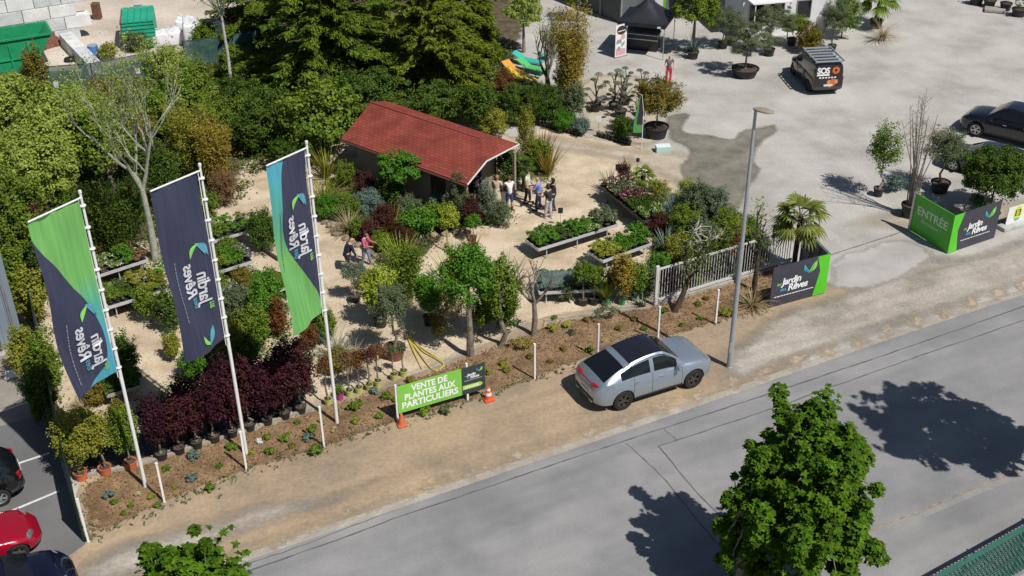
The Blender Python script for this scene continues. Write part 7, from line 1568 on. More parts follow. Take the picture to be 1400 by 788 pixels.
 ('spiky', (947, 80), 45, 32, 'blue', 'blue green spiky plant in a black pot in front of the leafy tree', dict(potm=P_BLK, potr=0.36, poth=0.45, cat='potted plant')),
 ('std', (988, 66), 14, 54, 'olive', 'wide grey olive tree left of the largest potted olive', dict(potm=P_BLK, potr=0.32, poth=0.4, trunk=0.25, leaf=0.05, dens=0.6, cat='potted tree')),
 ('std', (1018, 104), 28, 66, 'olive', 'gnarled olive tree in the largest round black pot', dict(potm=P_BLK, potr=0.78, poth=0.5, trunk=0.32, leaf=0.05, dens=0.55, cat='potted tree')),
 ('std', (1051, 76), 8, 62, 'olive', 'olive tree in a black pot in front of the white office', dict(potm=P_BLK, potr=0.34, poth=0.45, trunk=0.28, leaf=0.05, dens=0.6, cat='potted tree')),
 ('std', (1082, 62), 22, 44, 'mid', 'green shrub between the two olives and the van', dict(potm=P_BLK, potr=0.3, trunk=0.2, leaf=0.06, cat='potted tree')),
 ('round', (1104, 72), 34, 36, 'autumn', 'green and orange leaved shrub behind the van roof', dict(leaf=0.06)),
 ('std', (1137, 70), 4, 36, 'olive', 'slim grey leaved tree in a black pot right of the van', dict(potm=P_BLK, potr=0.26, poth=0.4, trunk=0.25, leaf=0.05, dens=0.6, cat='potted tree')),
 ('round', (1150, 52), -12, 46, 'mid', 'tall dark green shrub at the right end of the office', dict(leaf=0.07, dens=0.7)),
 ('palm', (1197, 38), -22, 60, 'mid', 'palm in a big black pot at the top border', dict(potm=P_BLK, potr=0.42, poth=0.55, cat='palm')),
 ('grass', (1206, 56), 20, 18, 'straw', 'small thin grass in a black pot below the palm', dict(potm=P_BLK, potr=0.2, poth=0.32, cat='potted plant')),
 ('tree', (716, 72), -10, 60, 'light', 'airy light green tree at the top right of the conifers', dict(cat='tree', leaf=0.09, trunk=0.35, dens=0.5)),
 ('tree', (790, 30), -30, 40, 'mid', 'green tree at the top border above the bamboo', dict(cat='tree', leaf=0.09, trunk=0.3, dens=0.5)),
 # right group behind the driveway sign
 ('std', (1200, 268), 172, 46, 'mid', 'leafy young tree in a black pot left of the bare stems', dict(potm=P_BLK, potr=0.24, poth=0.42, trunk=0.2, leaf=0.07, dens=0.45, cat='potted tree')),
 ('std', (1284, 262), 182, 62, 'olive', 'grey green olive in a wide black pot behind the ENTR\u00c9E sign', dict(potm=P_BLK, potr=0.44, poth=0.52, trunk=0.3, leaf=0.05, dens=0.6, cat='potted tree')),
 ('std', (1352, 292), 196, 98, 'dark', 'wide dark round-headed tree behind the charcoal sign panel', dict(trunk=0.16, leaf=0.075, dens=1.5, cat='tree', barkm=m_barkd)),
 ('round', (1222, 262), 240, 26, 'blue', 'low blue green shrub between the two black pots', dict(leaf=0.05)),
 # behind the gate
 ('palm', (878, 272), 228, 36, 'mid', 'small green fan palm at the back of the long dark bench', dict(cat='palm')),
 ('round', (853, 262), 220, 20, 'wine', 'dark stemmed plant with purple leaves at the far end of the long bench', dict(leaf=0.05, dens=0.7)),
 ('spiky', (833, 262), 232, 22, 'olive', 'rosette plant at the left end of the long dark bench', dict(dens=1.0)),
 ('round', (899, 282), 248, 32, 'yel', 'yellow green shrub behind the small fan palm', dict(leaf=0.05)),
 ('grass', (922, 298), 258, 44, 'blue', 'blue grey grass clump behind the long bench', dict(cat='grass', dens=1.8)),
 ('round', (938, 276), 246, 26, 'lime', 'lime green shrub at the gravel edge behind the grasses', dict(leaf=0.05)),
 ('round', (955, 300), 250, 46, 'olive', 'olive green shrub between the grasses and the lamp', dict(leaf=0.055)),
 ('round', (978, 300), 256, 34, 'grey', 'grey leaved shrub nearest the lamp pole', dict(leaf=0.05)),
 ('round', (992, 330), 288, 40, 'mid', 'green rounded shrub directly behind the gate left of the lamp', dict(leaf=0.06)),
 ('round', (972, 345), 312, 34, 'yel', 'yellow green shrub low behind the white gate', dict(leaf=0.055)),
 ('round', (899, 322), 292, 32, 'wine', 'purple leaved shrub at the near end of the long dark bench', dict(leaf=0.05)),
 ('round', (1020, 330), 296, 24, 'mid', 'green shrub behind the second leaning trunk', dict(leaf=0.05)),
 ('round', (915, 398), 366, 30, 'wine', 'pink and wine leaved plant seen through the left gate bars', dict(leaf=0.05)),
 ('round', (965, 372), 345, 40, 'dark', 'dark plant seen through the middle gate bars', dict(leaf=0.05)),
 ('round', (1010, 360), 330, 40, 'bronze', 'bronze plant seen through the right gate bars', dict(leaf=0.05)),
 # extra fill
 ('round', (395, 235), 190, 50, 'dark', 'dark shrub where the shaded path meets the cedar', dict(leaf=0.08)),
 ('round', (350, 180), 128, 60, 'mid', 'green shrub between cedar and birch foot', dict(leaf=0.08)),
 ('round', (410, 210), 158, 56, 'mid', 'mid green shrub left of the magnolia-like shrub', dict(leaf=0.09)),
 ('round', (118, 330), 258, 60, 'mid', 'mid green bush behind the first flag top', dict(leaf=0.09)),
 ('round', (185, 210), 150, 60, 'autumn', 'olive brown bush right of the first light green tree', dict(leaf=0.08)),
 ('round', (250, 130), 80, 50, 'light', 'pale green bush between the labels and the bulk bags', dict(leaf=0.08)),
 ('round', (300, 190), 138, 60, 'mid', 'green bush above the orange tinged bamboo', dict(leaf=0.08)),
 ('tree', (5, 220), 95, 90, 'light', 'light green tree cut by the left border, furthest back', dict(cat='tree', leaf=0.115, trunk=0.12)),
 ('tree', (125, 225), 120, 80, 'light', 'small light green tree right behind the widest one', dict(cat='tree', leaf=0.11, trunk=0.12)),
 ('tree', (40, 360), 240, 80, 'mid', 'mid green tree between the hall and the first flag', dict(cat='tree', leaf=0.10, trunk=0.12)),
 ('round', (205, 440), 395, 30, 'mid', 'green bush at the right end of the shady bench', dict(leaf=0.06)),
 ('round', (300, 420), 372, 34, 'mid', 'green bush between two benches right of the middle flagpole', dict(leaf=0.06)),
 ('round', (335, 410), 368, 30, 'autumn', 'ochre bush in front of the herb bench', dict(leaf=0.06)),
 ('round', (300, 470), 425, 36, 'dark', 'dark bush right behind the middle flagpole', dict(leaf=0.07)),
 ('round', (342, 512), 455, 36, 'dark', 'dark green bush above the wine red shrubs', dict(leaf=0.07)),
 ('round', (285, 505), 470, 30, 'mid', 'green bush between the middle flag and wine red shrubs', dict(leaf=0.06)),
 ('round', (400, 405), 378, 26, 'mid', 'green bush behind the lower part of the right flag', dict(leaf=0.05)),
 ('round', (935, 330), 285, 44, 'mid', 'green shrub behind the leaning pruned tree', dict(leaf=0.06)),
 ('round', (960, 345), 300, 40, 'olive', 'olive shrub behind the twisted pale tree', dict(leaf=0.055)),
 ('round', (925, 360), 322, 38, 'yel', 'yellow green shrub above the left half of the gate', dict(leaf=0.06)),
 ('round', (985, 358), 322, 36, 'dark', 'dark shrub above the right half of the gate', dict(leaf=0.06)),
 ('round', (1008, 345), 305, 30, 'yel', 'yellow green shrub left of the lamp pole behind the gate', dict(leaf=0.05)),
 ('round', (940, 390), 362, 34, 'mid', 'green plant seen between the gate bars left of the middle', dict(leaf=0.05)),
 ('round', (990, 375), 350, 34, 'olive', 'olive plant seen between the gate bars right of the middle', dict(leaf=0.05)),
 ('spiky', (910, 345), 312, 30, 'blue', 'blue green spiky plant at the near end of the diagonal bench', dict(dens=1.3)),
 ('spiky', (945, 300), 262, 32, 'mid', 'green spiky yucca beside the blue grey grass', dict(dens=1.4)),
 ('spiky', (962, 285), 250, 26, 'yel', 'yellow green spiky plant near the wet gravel edge', dict(dens=1.2)),
 ('round', (775, 412), 385, 26, 'olive', 'olive plant at the foot of the netted bench', dict(leaf=0.05)),
 ('round', (840, 398), 366, 24, 'mid', 'green plant between the two bright green pots', dict(leaf=0.05)),
 ('spiky', (815, 395), 365, 26, 'olive', 'spiky olive plant behind the black pots at the bench', dict(dens=1.3)),
 ('round', (560, 300), 270, 34, 'olive', 'olive green shrub at the trunk of the bright green tree', dict(leaf=0.05)),
 ('round', (490, 325), 300, 26, 'mid', 'green plant just inside the stone edging', dict(leaf=0.05)),
 ('round', (552, 338), 312, 30, 'wine', 'reddish plant at the stone edging under the golden grass', dict(leaf=0.05)),
 ('round', (600, 425), 388, 26, 'mid', 'green shrub right of the tall black pot', dict(leaf=0.06, dens=0.7)),
 ('round', (660, 455), 400, 40, 'mid', 'green undergrowth between the two pruned trunks', dict(leaf=0.06, dens=0.7)),
 ('round', (770, 128), 90, 26, 'mid', 'green bush left of the golden bamboo foot', dict(leaf=0.06)),
 ('round', (690, 130), 96, 30, 'bronze', 'reddish brown bush left of the orange lounger', dict(leaf=0.06, dens=0.6)),
 # row of pots before the gate
 ('std', (797, 417), 360, 30, 'mid', 'small green tree in a black pot at the end of the netted bench', dict(potm=P_BLK, potr=0.2, poth=0.3, leaf=0.05, cat='potted tree')),
 ('std', (812, 416), 366, 26, 'mid', 'small green tree in a second black pot', dict(potm=P_BLK, potr=0.2, poth=0.3, leaf=0.05, cat='potted tree')),
 ('spiky', (828, 416), 376, 28, 'lime', 'yellow green leafy plant in the left bright green pot', dict(potm=P_GRN, potr=0.16, poth=0.27, cat='potted plant', dens=1.5)),
 ('round', (850, 416), 350, 34, 'golden', 'tall golden leaved plant in the right bright green pot', dict(potm=P_GRN, potr=0.16, poth=0.27, leaf=0.06, cat='potted plant')),
 ('round', (868, 411), 362, 34, 'mid', 'leafy green plant in an aqua pot left of the gate', dict(potm=P_AQU, potr=0.15, poth=0.25, leaf=0.07, cat='potted plant')),
 ('round', (884, 405), 368, 26, 'olive', 'olive green plant touching the gate end post', dict(leaf=0.06)),
 ('round', (900, 380), 348, 34, 'bright', 'low green plants behind the left gate end', dict(leaf=0.06)),
 ('spiky', (878, 420), 402, 22, 'grey', 'grey green agave at the foot of the gate end post', dict(dens=0.7)),
 ('palm', (1084, 380), 262, 78, 'palm', 'yellow green fan palm rising behind the charcoal corner sign', dict(cat='palm', name='fan_palm', dens=1.15)),
 ('grass', (1028, 421), 390, 38, 'straw', 'fountain of straw coloured grass at the foot of the right leaning trunk', dict(cat='grass', dens=1.3)),
]
for st, p, ty, wp, lm, lb, kw in V: T(st, p, ty, wp, lm, lb, **kw)
# ---------------- bare, lichen-grey, birch and pruned trees
def bare(p, ty, label, m, r0, first, n0=4, depth=3, spread=0.55, up=0.3, lean=(0, 0), leafm=None, nleaf=0, leaf=0.06, name='bare_tree', cat='tree', group=None, curl=0.25, Lk=0.42, loc=None, seed=1, nch=3):
    random.seed(seed); b = G(*p); h = height_for(b, ty); r_ = empty(name, (b.x, b.y, 0), 0, label, cat, group); mb = MB(); top = Vector((lean[0], lean[1], h * first))
    mb.tube([(0, 0, 0), tuple(top * 0.5 + Vector((0.04, 0.02, 0))), tuple(top)], [r0, r0 * 0.8, r0 * 0.62], 10); tips = []
    for i in range(n0):
        a = i * 6.28 / n0 + random.uniform(-.4, .4); d = Vector((math.cos(a) * spread, math.sin(a) * spread, 1.0)).normalized(); branchy(mb, top * random.uniform(0.85, 1.0), d, h * (1 - first) * Lk, r0 * 0.45, depth, tips, spread, up, nch, 0.72, curl)
    mb.build('trunk', m, r_, smooth=True)
    if nleaf:
        k = RNG.integers(0, len(tips), nleaf); C = np.array([tuple(tips[i][0]) for i in k]) + rs((nleaf, 3)) * 0.16; leaves('crown', C, unit(rs((nleaf, 3)) + [0, 0, 0.6]), leaf, M_[leafm], r_)
    return r_
bare((213, 356), 60, 'tall lichen-grey tree with bare spreading branches between the first two flags', m_barkg, 0.17, 0.36, 5, 4, 0.40, 0.45, leafm='light', nleaf=4200, leaf=0.07, Lk=0.56, seed=18, nch=2, curl=0.40)
bare((216, 240), 95, 'thinner bare grey tree behind the lichen-grey one', m_barkg, 0.10, 0.35, 4, 4, 0.6, 0.3, leafm='light', nleaf=500, Lk=0.5, seed=8, nch=2, curl=0.4)
bare((168, 190), 50, 'bare grey-twigged tree in front of the teal fence', m_bark, 0.10, 0.2, 7, 4, 0.5, 0.4, leafm='olive', nleaf=200, Lk=0.48, seed=21, nch=2, curl=0.35)
bare((318, 130), -60, 'slender white-barked birch with sparse leaves', m_barkb, 0.11, 0.6, 4, 3, 0.5, 0.2, leafm='light', nleaf=2600, leaf=0.07, Lk=0.4, name='birch_tree', seed=5)
bare((748, 122), 20, 'vase-shaped bare tree with a thick dark trunk behind the dark hedge', m_bark, 0.20, 0.16, 6, 3, 0.42, 0.6, leafm='light', nleaf=600, leaf=0.07, Lk=0.5, seed=6)
bare((730, 459), 328, 'pruned bare tree with knobbly grey branches left of the silver car', m_bark, 0.13, 0.38, 5, 2, 0.8, 0.3, leafm='mid', nleaf=60, Lk=0.42, seed=7, group='pruned trees along the bed', curl=0.4)
bare((922, 427), 300, 'leaning pruned tree with twisted pale branches over the left of the gate', m_barkd, 0.13, 0.36, 5, 2, 0.8, 0.25, lean=(0.55, 0.25), leafm='mid', nleaf=500, leaf=0.07, Lk=0.40, seed=9, group='pruned trees along the bed', curl=0.6)
bare((1030, 398), 262, 'pruned tree with leaf tufts left of the fan palm', m_barkd, 0.12, 0.42, 4, 2, 0.6, 0.4, leafm='mid', nleaf=380, leaf=0.08, Lk=0.42, seed=10, group='pruned trees along the bed', curl=0.4)
bare((955, 372), 272, 'twisted pale-branched tree just behind the gate', m_barkp, 0.10, 0.28, 6, 2, 1.0, 0.08, leafm='olive', nleaf=160, Lk=0.50, seed=12, curl=0.9, nch=2)
# multi-stemmed bare shrub in a pot
b = G(1243, 296); h = height_for(b, 130); r_ = empty('multi_stem_tree', (b.x, b.y, 0), 0, 'tall bundle of bare upright stems in a black pot beside the ENTR\u00c9E sign', 'potted tree'); pot(r_, 0.42, 0.62, P_BLK); random.seed(3); mb = MB(); tips = []
for i in range(17):
    a = random.uniform(0, 6.28); q = random.random() ** 0.5 * 0.2; x, y = q * math.cos(a), q * math.sin(a); hh = h * random.uniform(0.72, 1.0); k_ = random.uniform(0.1, 1.15)
    pts = [Vector((x, y, 0.5)), Vector((x * 1.6, y * 1.6, hh * 0.45)), Vector((x * 1.8 + math.cos(a) * k_, y * 1.8 + math.sin(a) * k_, hh))]; mb.tube(pts, [0.03, 0.022, 0.008], 6)
    for j in range(8):
        t = random.uniform(0.3, 0.95); s_ = pts[1].lerp(pts[2], t); d = Vector((random.gauss(0, 1), random.gauss(0, 1), 1.2)).normalized(); mb.tube([s_, s_ + d * random.uniform(0.15, 0.5)], [0.01, 0.004], 4); tips.append(s_ + d * 0.3)
mb.build('stems', m_bark, r_, smooth=True); C = np.array([tuple(tips[i]) for i in RNG.integers(0, len(tips), 260)]) + rs((260, 3)) * 0.1; leaves('foliage', C, unit(rs((260, 3))), 0.05, M_['autumn'], r_)
# ---------------- purple shrubs in black pots on the fabric strip
random.seed(31)
pb = [(222, 628), (246, 620), (270, 612), (294, 604), (318, 597), (342, 588), (366, 580), (390, 572), (412, 564), (236, 600), (262, 590), (290, 582), (316, 574), (344, 566), (372, 556), (398, 545)]
tops = [548, 520, 530, 505, 515, 492, 500, 482, 470, 540, 500, 520, 488, 500, 478, 462]; where = ['first', 'second', 'third', 'fourth', 'fifth', 'sixth', 'seventh', 'eighth', 'last']
for i, (p, t) in enumerate(zip(pb, tops)):
    lb = ('wine red shrub in the front row on black fabric, %s counted from the first flagpole' % where[i]) if i < 9 else ('wine red shrub in the back row on black fabric, %s from the first flagpole' % where[i - 9])
    T('round', p, t + random.randint(-4, 22), random.randint(32, 54), 'purple' if i % 3 else 'purple2', lb, potm=P_BLK, potr=0.2, poth=0.3, leaf=0.075, cat='potted shrub', group='wine red shrubs in black pots', trunk=0.1, dens=0.62)
# ---------------- lollipop trees in lime pots
for i, (p, t) in enumerate([((449, 553), 492), ((478, 541), 484), ((491, 537), 483), ((505, 533), 480), ((517, 528), 476), ((539, 519), 474), ((552, 514), 470)]):
    o = T('std', p, t, 24 if i < 5 else 12, ('bronze', 'rust', 'bronze', 'wine', 'bronze', 'olive', 'olive')[i], 'slim lollipop tree in a lime coloured pot, %s from the right flagpole' % ('first', 'second', 'third', 'fourth', 'fifth', 'sixth', 'seventh')[i], potm=P_LIM, potr=0.15, poth=0.26, trunk=0.62, leaf=0.05, cat='potted tree', group='lollipop trees in small coloured pots', dens=0.5)
T('round', (465, 546), 528, 12, 'mid', 'small plant in the only magenta pot beside the right flagpole', potm=P_MAG, potr=0.15, poth=0.26, leaf=0.04, cat='potted plant')
# ---------------- rows of small black pots by the path
random.seed(5)
proto = None; row = [(735 + i * 5.4, 171 + i * 1.35) for i in range(6)] + [(768 + i * 5.2, 180 + i * 1.35) for i in range(6)] + [(818 + i * 5.2, 187 + i * 1.4) for i in range(9)]
for i, p in enumerate(row):
    g_ = G(*p)
    if proto is None:
        proto = empty('small_pot_plant', tuple(g_), 0, 'small black potted plant, first from the left in the row edging the sandy path', 'potted plant', 'small potted plants edging the path'); pot(proto, 0.13, 0.2, P_BLK, 12)
        C, N, _ = clump_crown((0, 0, 0.28), (0.15, 0.15, 0.12), 8, 160, 0.4); leaves('foliage', C, N, 0.05, M_['olive'], proto)
    else:
        spread(proto, g_, random.uniform(0, 6), random.uniform(0.85, 1.15))['label'] = 'small black potted plant, %s from the left in the row edging the sandy path' % ORD[i]
# ---------------- low plants of the brown bed
bedp = [(150, 681, 16, 'blue'), (157, 689, 10, 'mid'), (131, 718, 12, 'straw'), (207, 682, 12, 'yel'), (227, 645, 12, 'mid'), (266, 628, 18, 'blue'), (263, 658, 15, 'blue'), (216, 694, 10, 'mid'), (288, 671, 15, 'mid'), (316, 615, 16, 'mid'), (179, 693, 9, 'mid'), (189, 678, 9, 'straw'),
 (389, 603, 16, 'mid'), (368, 622, 15, 'mid'), (365, 601, 11, 'mid'), (355, 606, 8, 'white'), (426, 590, 14, 'mid'), (421, 602, 15, 'blue'), (432, 621, 20, 'mid'), (407, 580, 9, 'mid'), (486, 561, 20, 'mid'), (457, 590, 9, 'straw'), (487, 579, 12, 'yel'), (519, 573, 12, 'mid'), (512, 539, 14, 'blue'), (527, 547, 15, 'mid'), (581, 567, 18, 'mid'), (609, 565, 18, 'olive'), (562, 524, 14, 'autumn'),
 (776, 448, 13, 'lime'), (755, 453, 13, 'lime'), (782, 458, 10, 'olive'), (828, 437, 34, 'olive'), (758, 438, 9, 'mid'), (801, 440, 10, 'autumn'), (713, 478, 30, 'golden'), (847, 452, 10, 'autumn'), (688, 501, 12, 'yel'), (692, 509, 12, 'yel'), (909, 428, 11, 'mid'), (807, 482, 12, 'mid'), (752, 497, 8, 'autumn'), (953, 418, 8, 'mid'), (956, 438, 8, 'mid'), (932, 447, 8, 'mid'), (966, 411, 8, 'autumn'), (989, 432, 18, 'yel'), (867, 440, 9, 'autumn'), (880, 452, 9, 'mid'), (1000, 430, 16, 'autumn'), (725, 490, 10, 'autumn'), (770, 480, 9, 'autumn'), (640, 512, 11, 'yel'), (668, 512, 10, 'yel'), (300, 640, 9, 'mid'), (240, 668, 8, 'yel'), (170, 705, 8, 'mid'), (345, 622, 8, 'yel'), (400, 612, 8, 'autumn'), (440, 578, 8, 'yel'), (540, 550, 9, 'mid')]
cn = dict(blue='blue green', mid='green', straw='straw coloured', yel='yellow green', bright='bright green', white='white flowered', olive='olive green', autumn='brownish', lime='lime green', golden='golden')
ref = [((199, 665), 'the first flagpole'), ((337, 620), 'the middle flagpole'), ((461, 578), 'the third flagpole'), ((590, 560), 'the sale sign'), ((731, 518), 'the lone white post'), ((850, 455), 'the silver car'), ((930, 430), 'the leaning tree'), ((997, 500), 'the street lamp')]
random.seed(9); seen_ = {}
for i, (x, y, wp, lm) in enumerate(bedp):
    near = min(ref, key=lambda r: abs(r[0][0] - x))[1]; side_ = 'left' if min(ref, key=lambda r: abs(r[0][0] - x))[0][0] > x else 'right'
    g_ = G(x, y); s_ = scale_at(g_); rr = wp / 2 / s_; sz_ = 'very small' if wp < 10 else 'small' if wp < 15 else 'medium' if wp < 20 else 'large'
    lb = '%s %s plant in the brown bed, %s of %s' % (sz_, cn[lm], side_, near)
    seen_[lb] = seen_.get(lb, 0) + 1; lb = lb if seen_[lb] == 1 else ORD[seen_[lb] - 1] + ' ' + lb
    r_ = empty('low_plant', (g_.x, g_.y, 0.03), 0, lb, 'plant', 'low plants in the brown bed'); n = int(140 + 900 * rr)
    C, N, _ = clump_crown((0, 0, rr * 0.6), (rr, rr, rr * 0.75), 10, n, 0.38, 0.2, -0.3); C[:, 2] = np.maximum(C[:, 2], 0.01); leaves('foliage', C, N, 0.055 if wp < 30 else 0.045, M_[lm], r_, aspect=1.8)
# ---------------- stones edging the island bed
m_stone = mat('edge_stone', (0.16, 0.12, 0.09), (0.36, 0.29, 0.22), 3, 0.9, 0.8, fine=(12, 0.25)); protos = []
for k in range(3):
    bm = bmesh.new(); bmesh.ops.create_icosphere(bm, subdivisions=2, radius=1.0)
    for v_ in bm.verts: v_.co *= random.uniform(0.8, 1.12)
    me = bpy.data.meshes.new('edging_stone'); bm.to_mesh(me); bm.free(); me.materials.append(m_stone); protos.append(me)
ringp = resample([G(*p) for p in ((432, 292), (446, 305), (462, 322), (482, 333), (500, 340), (512, 352))], 0.36, False) + resample([G(*p) for p in ((545, 348), (552, 335), (575, 325), (610, 322), (640, 318))], 0.5, False)
for i, q in enumerate(ringp):
    o = link('edging_stone', protos[i % 3]); o.location = (q.x + random.gauss(0, .04), q.y + random.gauss(0, .04), 0.08); o.scale = (random.uniform(.17, .25), random.uniform(.13, .19), random.uniform(.11, .17)); o.rotation_euler.z = random.uniform(0, 6)
    tag(o, 'rough brown stone, %s from the left in the curved edging of the island bed' % ORD[i], 'stone', 'stones edging the island bed')
# log, tags, small signs
A, B_ = G(352, 338), G(381, 357); o = MB().tube([tuple(A + Vector((0, 0, .09))), tuple(B_ + Vector((0, 0, .09)))], 0.08, 8).build('timber_log', m_barkd, smooth=True); tag(o, 'dark log lying on the gravel below the conifer-like shrub', 'log')
def label_card(p, z, s, lb, m=None, rz=0.0, h=1.0):
    b = G(*p); r_ = empty('plant_label', (b.x, b.y, 0), rz, lb, 'label'); hh = height_for(b, z) if z else h
    MB().box((0, 0, hh), (s, 0.015, s * 1.25)).build('card', m or m_white, r_); MB().box((0, 0.012, hh / 2 - s * 0.3), (0.02, 0.012, max(0.05, hh - s * 0.6))).build('stake', m_galv, r_)
for p, z, s, lb, m in [((82, 140), 116, 0.28, 'white plant label at the left end of the teal fence', None), ((193, 122), 97, 0.26, 'white plant label in front of the bare twigged tree', None), ((292, 148), 122, 0.28, 'left one of a pair of white labels near the birch', None), ((299, 148), 122, 0.28, 'right one of a pair of white labels near the birch', None), ((280, 108), 84, 0.26, 'pale grey plant label behind the birch', None),
  ((158, 168), 144, 0.24, 'grey plant label at the foot of the bare twigged tree', None), ((38, 196), 171, 0.2, 'small white label in the light green trees', None), ((757, 168), 150, 0.24, 'white card on a stake in front of the dark hedge', None), ((818, 182), 163, 0.28, 'white card on a stake among the cloud-pruned pines', None),
  ((213, 355), 327, 0.34, 'upper green price card beside the lichen-grey trunk', mat('card_green', (0.22, 0.58, 0.12), rough=0.5)), ((223, 398), 372, 0.34, 'lower green price card left of the middle flag', mat('card_green', (0.22, 0.58, 0.12))), ((766, 310), 288, 0.22, 'small dark sign on a stake at the left end of the centre bench', mat('card_black', (0.03, 0.03, 0.03), rough=0.5)), ((870, 262), 219, 0.16, 'thin dark T-shaped stake behind the small fan palm', MATS['card_black']),
  ((844, 262), 229, 0.26, 'small black board among the plants of the long bench', MATS['card_black']), ((872, 268), 250, 0.26, 'grey tilted card on the long bench, left one', None), ((885, 276), 260, 0.22, 'grey tilted card on the long bench, right one', None), ((908, 320), 304, 0.24, 'pale blue card at the near end of the long bench', None), ((441, 237), 220, 0.14, 'small pale stake in the chalet border', None)]: label_card(p, z, s, lb, m)
o = MB().tube([(0, 0, 0), (0, 0, 1.1)], 0.035, 8).build('wood_stake', m_cane); g_ = G(612, 345); o.location = g_; tag(o, 'single straw coloured wooden stake on the gravel left of the cordyline', 'stake')
g_ = G(691, 418); o = MB().lathe([(0.24, 0), (0.28, 0.1), (0.30, 0.72), (0.32, 0.75), (0.28, 0.78), (0, 0.79)], (0, 0, 0), 18).build('garden_bin', mat('bin_green', (0.05, 0.12, 0.11), rough=0.5), smooth=True); o.location = g_; tag(o, 'dark green round bin beside the pruned bare tree', 'bin')
g_ = G(22, 512); o = MB().bevbox((0, 0, 0.04), (0.75, 0.5, 0.08), 0.02).build('white_cover', m_white); o.location = g_; o.rotation_euler.z = 0.3; tag(o, 'white rectangular cover lying on the concrete apron by the hall', 'cover')
g_ = G(143, 525); 
# ---------------- nursery benches with their plants
m_bench = mat('bench_alloy', (0.50, 0.50, 0.50), (0.60, 0.60, 0.60), 4, 0.45, metal=0.2); m_benchw = mat('bench_wood', (0.28, 0.26, 0.23), (0.38, 0.35, 0.31), 4, 0.7); m_traydark = mat('bench_tray', (0.05, 0.05, 0.05), rough=0.7)
def bench(a, b_, depth, h, label, frame, plants, back=1, gname=None, seed=0, dens=1.0):
    """a, b_: pixels of the ends of the near long edge at height h"""
    random.seed(seed); A, B_ = G(a[0], a[1], h), G(b_[0], b_[1], h); A.z = B_.z = 0; d = B_ - A; L = d.length; an = math.atan2(d.y, d.x); r_ = empty('nursery_bench', tuple(A), an, label, 'bench', 'nursery benches')
    MB().box((L / 2, depth / 2 * back, h - 0.06), (L - 0.08, depth - 0.08, 0.03)).build('tray', m_traydark, r_)
    mb = MB(); mb.box((L / 2, 0, h - 0.04), (L, 0.05, 0.12)); mb.box((L / 2, depth * back, h - 0.04), (L, 0.05, 0.12)); mb.box((0.0, depth / 2 * back, h - 0.041), (0.05, depth - 0.05, 0.118)); mb.box((L, depth / 2 * back, h - 0.041), (0.05, depth - 0.05, 0.118)); mb.build('rim', frame, r_)
    for t in (0.12, 0.5, 0.88):
        for y in (0.12, depth - 0.12):
            MB().tube([(L * t, y * back, 0), (L * t, y * back, h - 0.08)], 0.025, 8).build('leg', frame, r_)
    # plants standing on it
    u = d.normalized(); v = Vector((-u.y, u.x, 0)) * back; nx = max(2, int(L / 0.30 * dens)); ny = max(2, int(depth / 0.33))
    kinds = plants; protos_ = {}
    for i in range(nx):
        for j in range(ny):
            k = kinds[int((i / nx + random.uniform(-.08, .08)) * len(kinds)) % len(kinds)]
            if k is None or random.random() < 0.06: continue
            q = A + u * ((i + 0.5) * L / nx + random.gauss(0, .03)) + v * ((j + 0.5) * depth / ny + random.gauss(0, .03)); q.z = h - 0.045
            key = k
            if key not in protos_:
                pr = empty('bench_plant', tuple(q), 0, 'small %s plant, %s row, %s from left, %s' % (k[2], ('front', 'second', 'third', 'fourth', 'back')[min(j, 4)], ORD[i], gname), 'potted plant', 'plants on %s' % gname); pot(pr, 0.11, 0.13, P_BLK, 10)
                C, N, _ = clump_crown((0, 0, 0.14 + k[1] * 0.5), (0.24, 0.24, k[1] * 0.62), 10, 420, 0.42, 0.2, -0.4); mi_ = None; ms_ = M_[k[0]]
                if len(k) > 3: ms_ = [M_[k[0]], M_[k[3]]]; mi_ = (RNG.random(len(C)) < 0.16).astype(int)
                leaves('foliage', C, N, 0.055, ms_, pr, mi=mi_); protos_[key] = pr
            else: protos_[key + ('x',)] = spread(protos_[key], q, random.uniform(0, 6), random.uniform(0.85, 1.3)); protos_[key + ('x',)]['label'] = 'small %s plant, %s row, %s from left, %s' % (k[2], ('front', 'second', 'third', 'fourth', 'back')[min(j, 4)], ORD[i], gname)
    return r_
bench((122, 381), (202, 355), 1.3, 0.7, 'alloy bench with pale flowers behind the first flagpole', m_bench, [('rust', 0.2, 'orange brown'), ('mid', 0.12, 'white flowered', 'white'), ('bright', 0.3, 'green'), ('rust', 0.2, 'orange brown')], gname='rear bench at the first flagpole', seed=1)
bench((148, 420), (231, 395), 1.3, 0.7, 'alloy bench casting a dark shade, left of the middle flag', m_bench, [('mid', 0.3, 'green'), ('dark', 0.12, 'dark'), ('yel', 0.4, 'yellow green'), ('bright', 0.25, 'red flowered', 'red')], gname='bench left of middle flag', seed=2)
bench((288, 331), (349, 313), 1.3, 0.7, 'alloy bench with pink flowers right of the middle flag', m_bench, [('mid', 0.3, 'green'), ('bright', 0.25, 'green leafy'), ('mid', 0.2, 'pink flowered', 'pink')], gname='pink flowered bench', seed=3)
bench((298, 372), (346, 357), 1.3, 0.7, 'alloy bench of low green herbs beside the middle flag', m_bench, [('mid', 0.25, 'green'), ('bright', 0.3, 'bright green'), ('olive', 0.2, 'white flowered', 'white')], gname='herb bench beside middle flag', seed=4)
bench((305, 424), (350, 408), 1.2, 0.7, 'alloy bench of white flowered plants low beside the middle flagpole', m_bench, [('olive', 0.25, 'white flowered', 'white'), ('yel', 0.3, 'yellowish')], gname='white flowered bench', seed=5)
